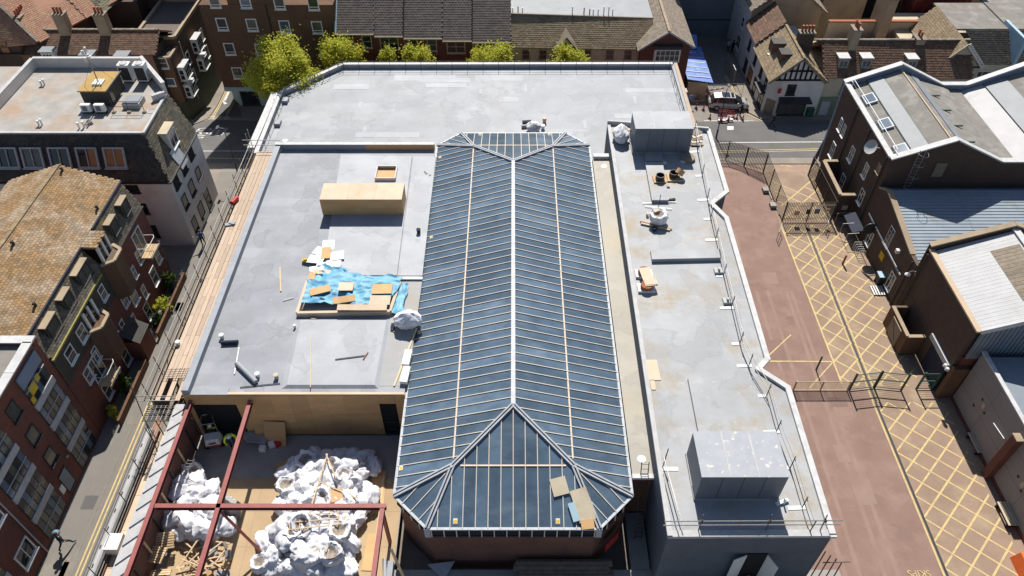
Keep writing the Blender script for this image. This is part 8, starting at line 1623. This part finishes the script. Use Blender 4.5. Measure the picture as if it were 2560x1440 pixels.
# edge protection: weighted posts and rails along the yard side
ep = thing('edge_protection', 'tube edge protection on white base plates along the yard side of the block roof', 'guard rail', (16, 40, zk))
ept = [(1745, 330), (1753, 380), (1765, 440), (1778, 500), (1787, 548), (1800, 600), (1820, 690), (1840, 770), (1862, 860), (1885, 915), (1930, 990), (1955, 1080), (1990, 1170), (2020, 1270), (2040, 1330)]
eq = [P(x, y, zk) - Vector((.35, 0, 0)) for x, y in ept]
for i, q in enumerate(eq):
    one('upright', M['dark_metal'], ep, lambda b: b.tube(q, q + Vector((0, 0, 1.25)), .03, 6)); one('base_plate', M['white'], ep, lambda b: b.cbox(q + Vector((-.3, 0, .02)), 1.0 if i % 2 else .5, .24, .03, .05))
    if i: 
        for z in (.55, 1.05): one('rail', M['galv'], ep, lambda b: b.tube(eq[i - 1] + Vector((0, 0, z)), q + Vector((0, 0, z)), .026, 6))
for i, (px, py) in enumerate(((1795, 680), (1817, 755))): q = P(px, py, zk); one('ballast_box', M['grey_coping'], None, lambda b: (b.box(q.x - .3, q.x + .3, q.y - .25, q.y + .25, zk, zk + .2), b.box(q.x - .06, q.x + .1, q.y - .1, q.y + .1, zk + .2, zk + .4)), label='grey counterweight box on the block roof edge, ' + ('level with the long duct cover', 'nearer the stepped corner')[i], cat='counterweight', group='counterweights on the block roof')
fr2 = thing('front_guard_rail', 'double scaffold tube guard rail across the front edge of the block roof', 'guard rail', (13, 19.4, zk))
a, c = P(1637, 1308, zk + 1.0), P(2078, 1303, zk + 1.0)
for dz in (0, -.45): one('rail', M['galv'], fr2, lambda b: b.tube(Vector((8.2, 19.45, zk + 1.05 + dz)), Vector((17.9, 19.5, zk + 1.05 + dz)), .034, 7))
for x in (10.2, 13.9, 16.9): one('upright', M['rust_tube'], fr2, lambda b: b.tube((x, 19.4, zk + .1), (x + .05, 19.6, zk + 1.5), .032, 6)); one('coupler', M['dark_metal'], fr2, lambda b: b.cbox((x + .03, 19.48, zk + 1.05), .14, .14, .14))
one('side_rail', M['galv'], fr2, lambda b: b.tube((9.1, 19.5, zk + .95), (8.75, 23.6, zk + .95), .03, 6)); one('side_rail', M['galv'], fr2, lambda b: b.tube((9.3, 19.5, zk + .5), (8.9, 23.4, zk + .5), .03, 6)); one('side_upright', M['rust_tube'], fr2, lambda b: b.tube((8.8, 23.4, zk), (9.0, 23.8, zk + 1.4), .032, 6)); one('base_plate', M['white'], fr2, lambda b: b.cbox((9.1, 23.3, zk + .02), 1.2, .25, .03))
fs_ = thing('face_scaffold', 'dark scaffold tubes standing at the front yard corner of the block', 'scaffold', (18, 18.5, 0))
for i in range(4): one('standard', M['rust_tube'], fs_, lambda b: b.tube((17.6 + .3 * i, 18.8 - .2 * i, 0), (17.5 + .25 * i, 18.9 - .2 * i, 5.8), .035, 6))
for i in range(3): one('ledger', M['rust_tube'], fs_, lambda b: b.tube((17.3, 18.4, 1.5 + 2 * i), (18.8, 18.4, 1.6 + 2 * i), .035, 6))
one('white_bracket', M['white'], None, lambda b: (b.cbox(P(1955, 1255, zk + .1), .8, .18, .12, .35), b.cbox(P(1962, 1253, zk + .3), .1, .12, .5)), label='white base bracket lying in the plant box shadow', cat='bracket')
# ---------------------------------------------------------------- front of the glazed hall
for i, (px, py, w, h, r, m) in enumerate(((1398, 1222, .95, 1.05, .25, 'render_cream'), (1457, 1262, 1.0, 1.9, .28, 'render_cream'), (1435, 1278, .4, 1.1, .28, 'blue_paint'), (1470, 1305, .75, .55, .1, 'ply'))):
    p = P(px, py, 6.1); z_ = zF(p.x, p.y) + .1 + .03 * i; sl_ = Matrix.Rotation(math.atan((ZR - ZE) / (RA - Y0)), 4, 'X'); one('loose_board', M[m], None, lambda b: b.cbox((p.x, p.y, z_), w, h, .04, 0, sl_ @ Matrix.Rotation(r, 4, 'Z')), label=('square cream board lying alone on the front glass slope', 'long cream board lying against the glass hip', 'narrow blue board beside the long cream one', 'small plywood piece at the glass eave')[i], cat='board')
tsk = thing('timber_stack', 'stack of long weathered timbers in front of the glazed hall', 'timber stack', (3.4, 18.7, ZD))
for i in range(14):
    L = rb_.uniform(5.2, 5.9); y = 19.15 + (i % 5) * .27; z = ZD + .08 + (i // 5) * .26; x = 3.1 + rb_.uniform(-.25, .25); one('timber', M['old_timber'], tsk, lambda b: b.box(x - L / 2, x + L / 2, y - .12, y + .12, z, z + .14))
la = thing('steel_ladder', 'long thin ladder leaning on the end of the silted roof strip', 'ladder', (8.0, 21.6, ZD)); a0, a1 = Vector((7.9, 21.9, ZD)), Vector((7.95, 24.1, ZB_ + .95))
for s in (-.22, .22): one('stile', M['dark_metal'], la, lambda b: b.beam(a0 + Vector((s, 0, 0)), a1 + Vector((s, 0, 0)), .05, .04))
for k in range(17): one('rung', M['dark_metal'], la, lambda b: b.tube(a0.lerp(a1, (k + .5) / 17) - Vector((.22, 0, 0)), a0.lerp(a1, (k + .5) / 17) + Vector((.22, 0, 0)), .018, 5))
one('notice_board', M['red'], None, lambda b: b.beam((5.6, 20.6, 2.6), (6.5, 21.5, 2.6), .05, .9), label='dark red notice panel on the angled hall wall by the ladder', cat='panel')
p = P(1100, 1425, ZD); one('triangle_board', M['grey_coping'], None, lambda b: b.slab([p + Vector((-.8, .3, .1)), p + Vector((.9, .5, .12)), p + Vector((.3, -.7, .1))], .03), label='triangular pale board lying in shade before the hall', cat='board')
p = P(965, 1330, ZD); one('white_pipe', M['white'], None, lambda b: b.tube((-7.6, 19.6, ZD + 2.2), (-7.4, 17.6, ZD + 1.2), .12, 10), label='white plastic pipe leaning beside the short red beam', cat='pipe'); one('leaning_plank', M['old_timber'], None, lambda b: b.beam((-7.2, 20, 3.8), (-5.4, 17, ZD), .16, .06), label='brown plank leaning in the dark gap before the hall', cat='timber')
one('gap_wall', M['grey_paint'], None, lambda b: b.box(-7.65, -7.3, 5, 20.2, 0, ZD + .6), label='low grey wall edge between the deck and the hall front', cat='wall')
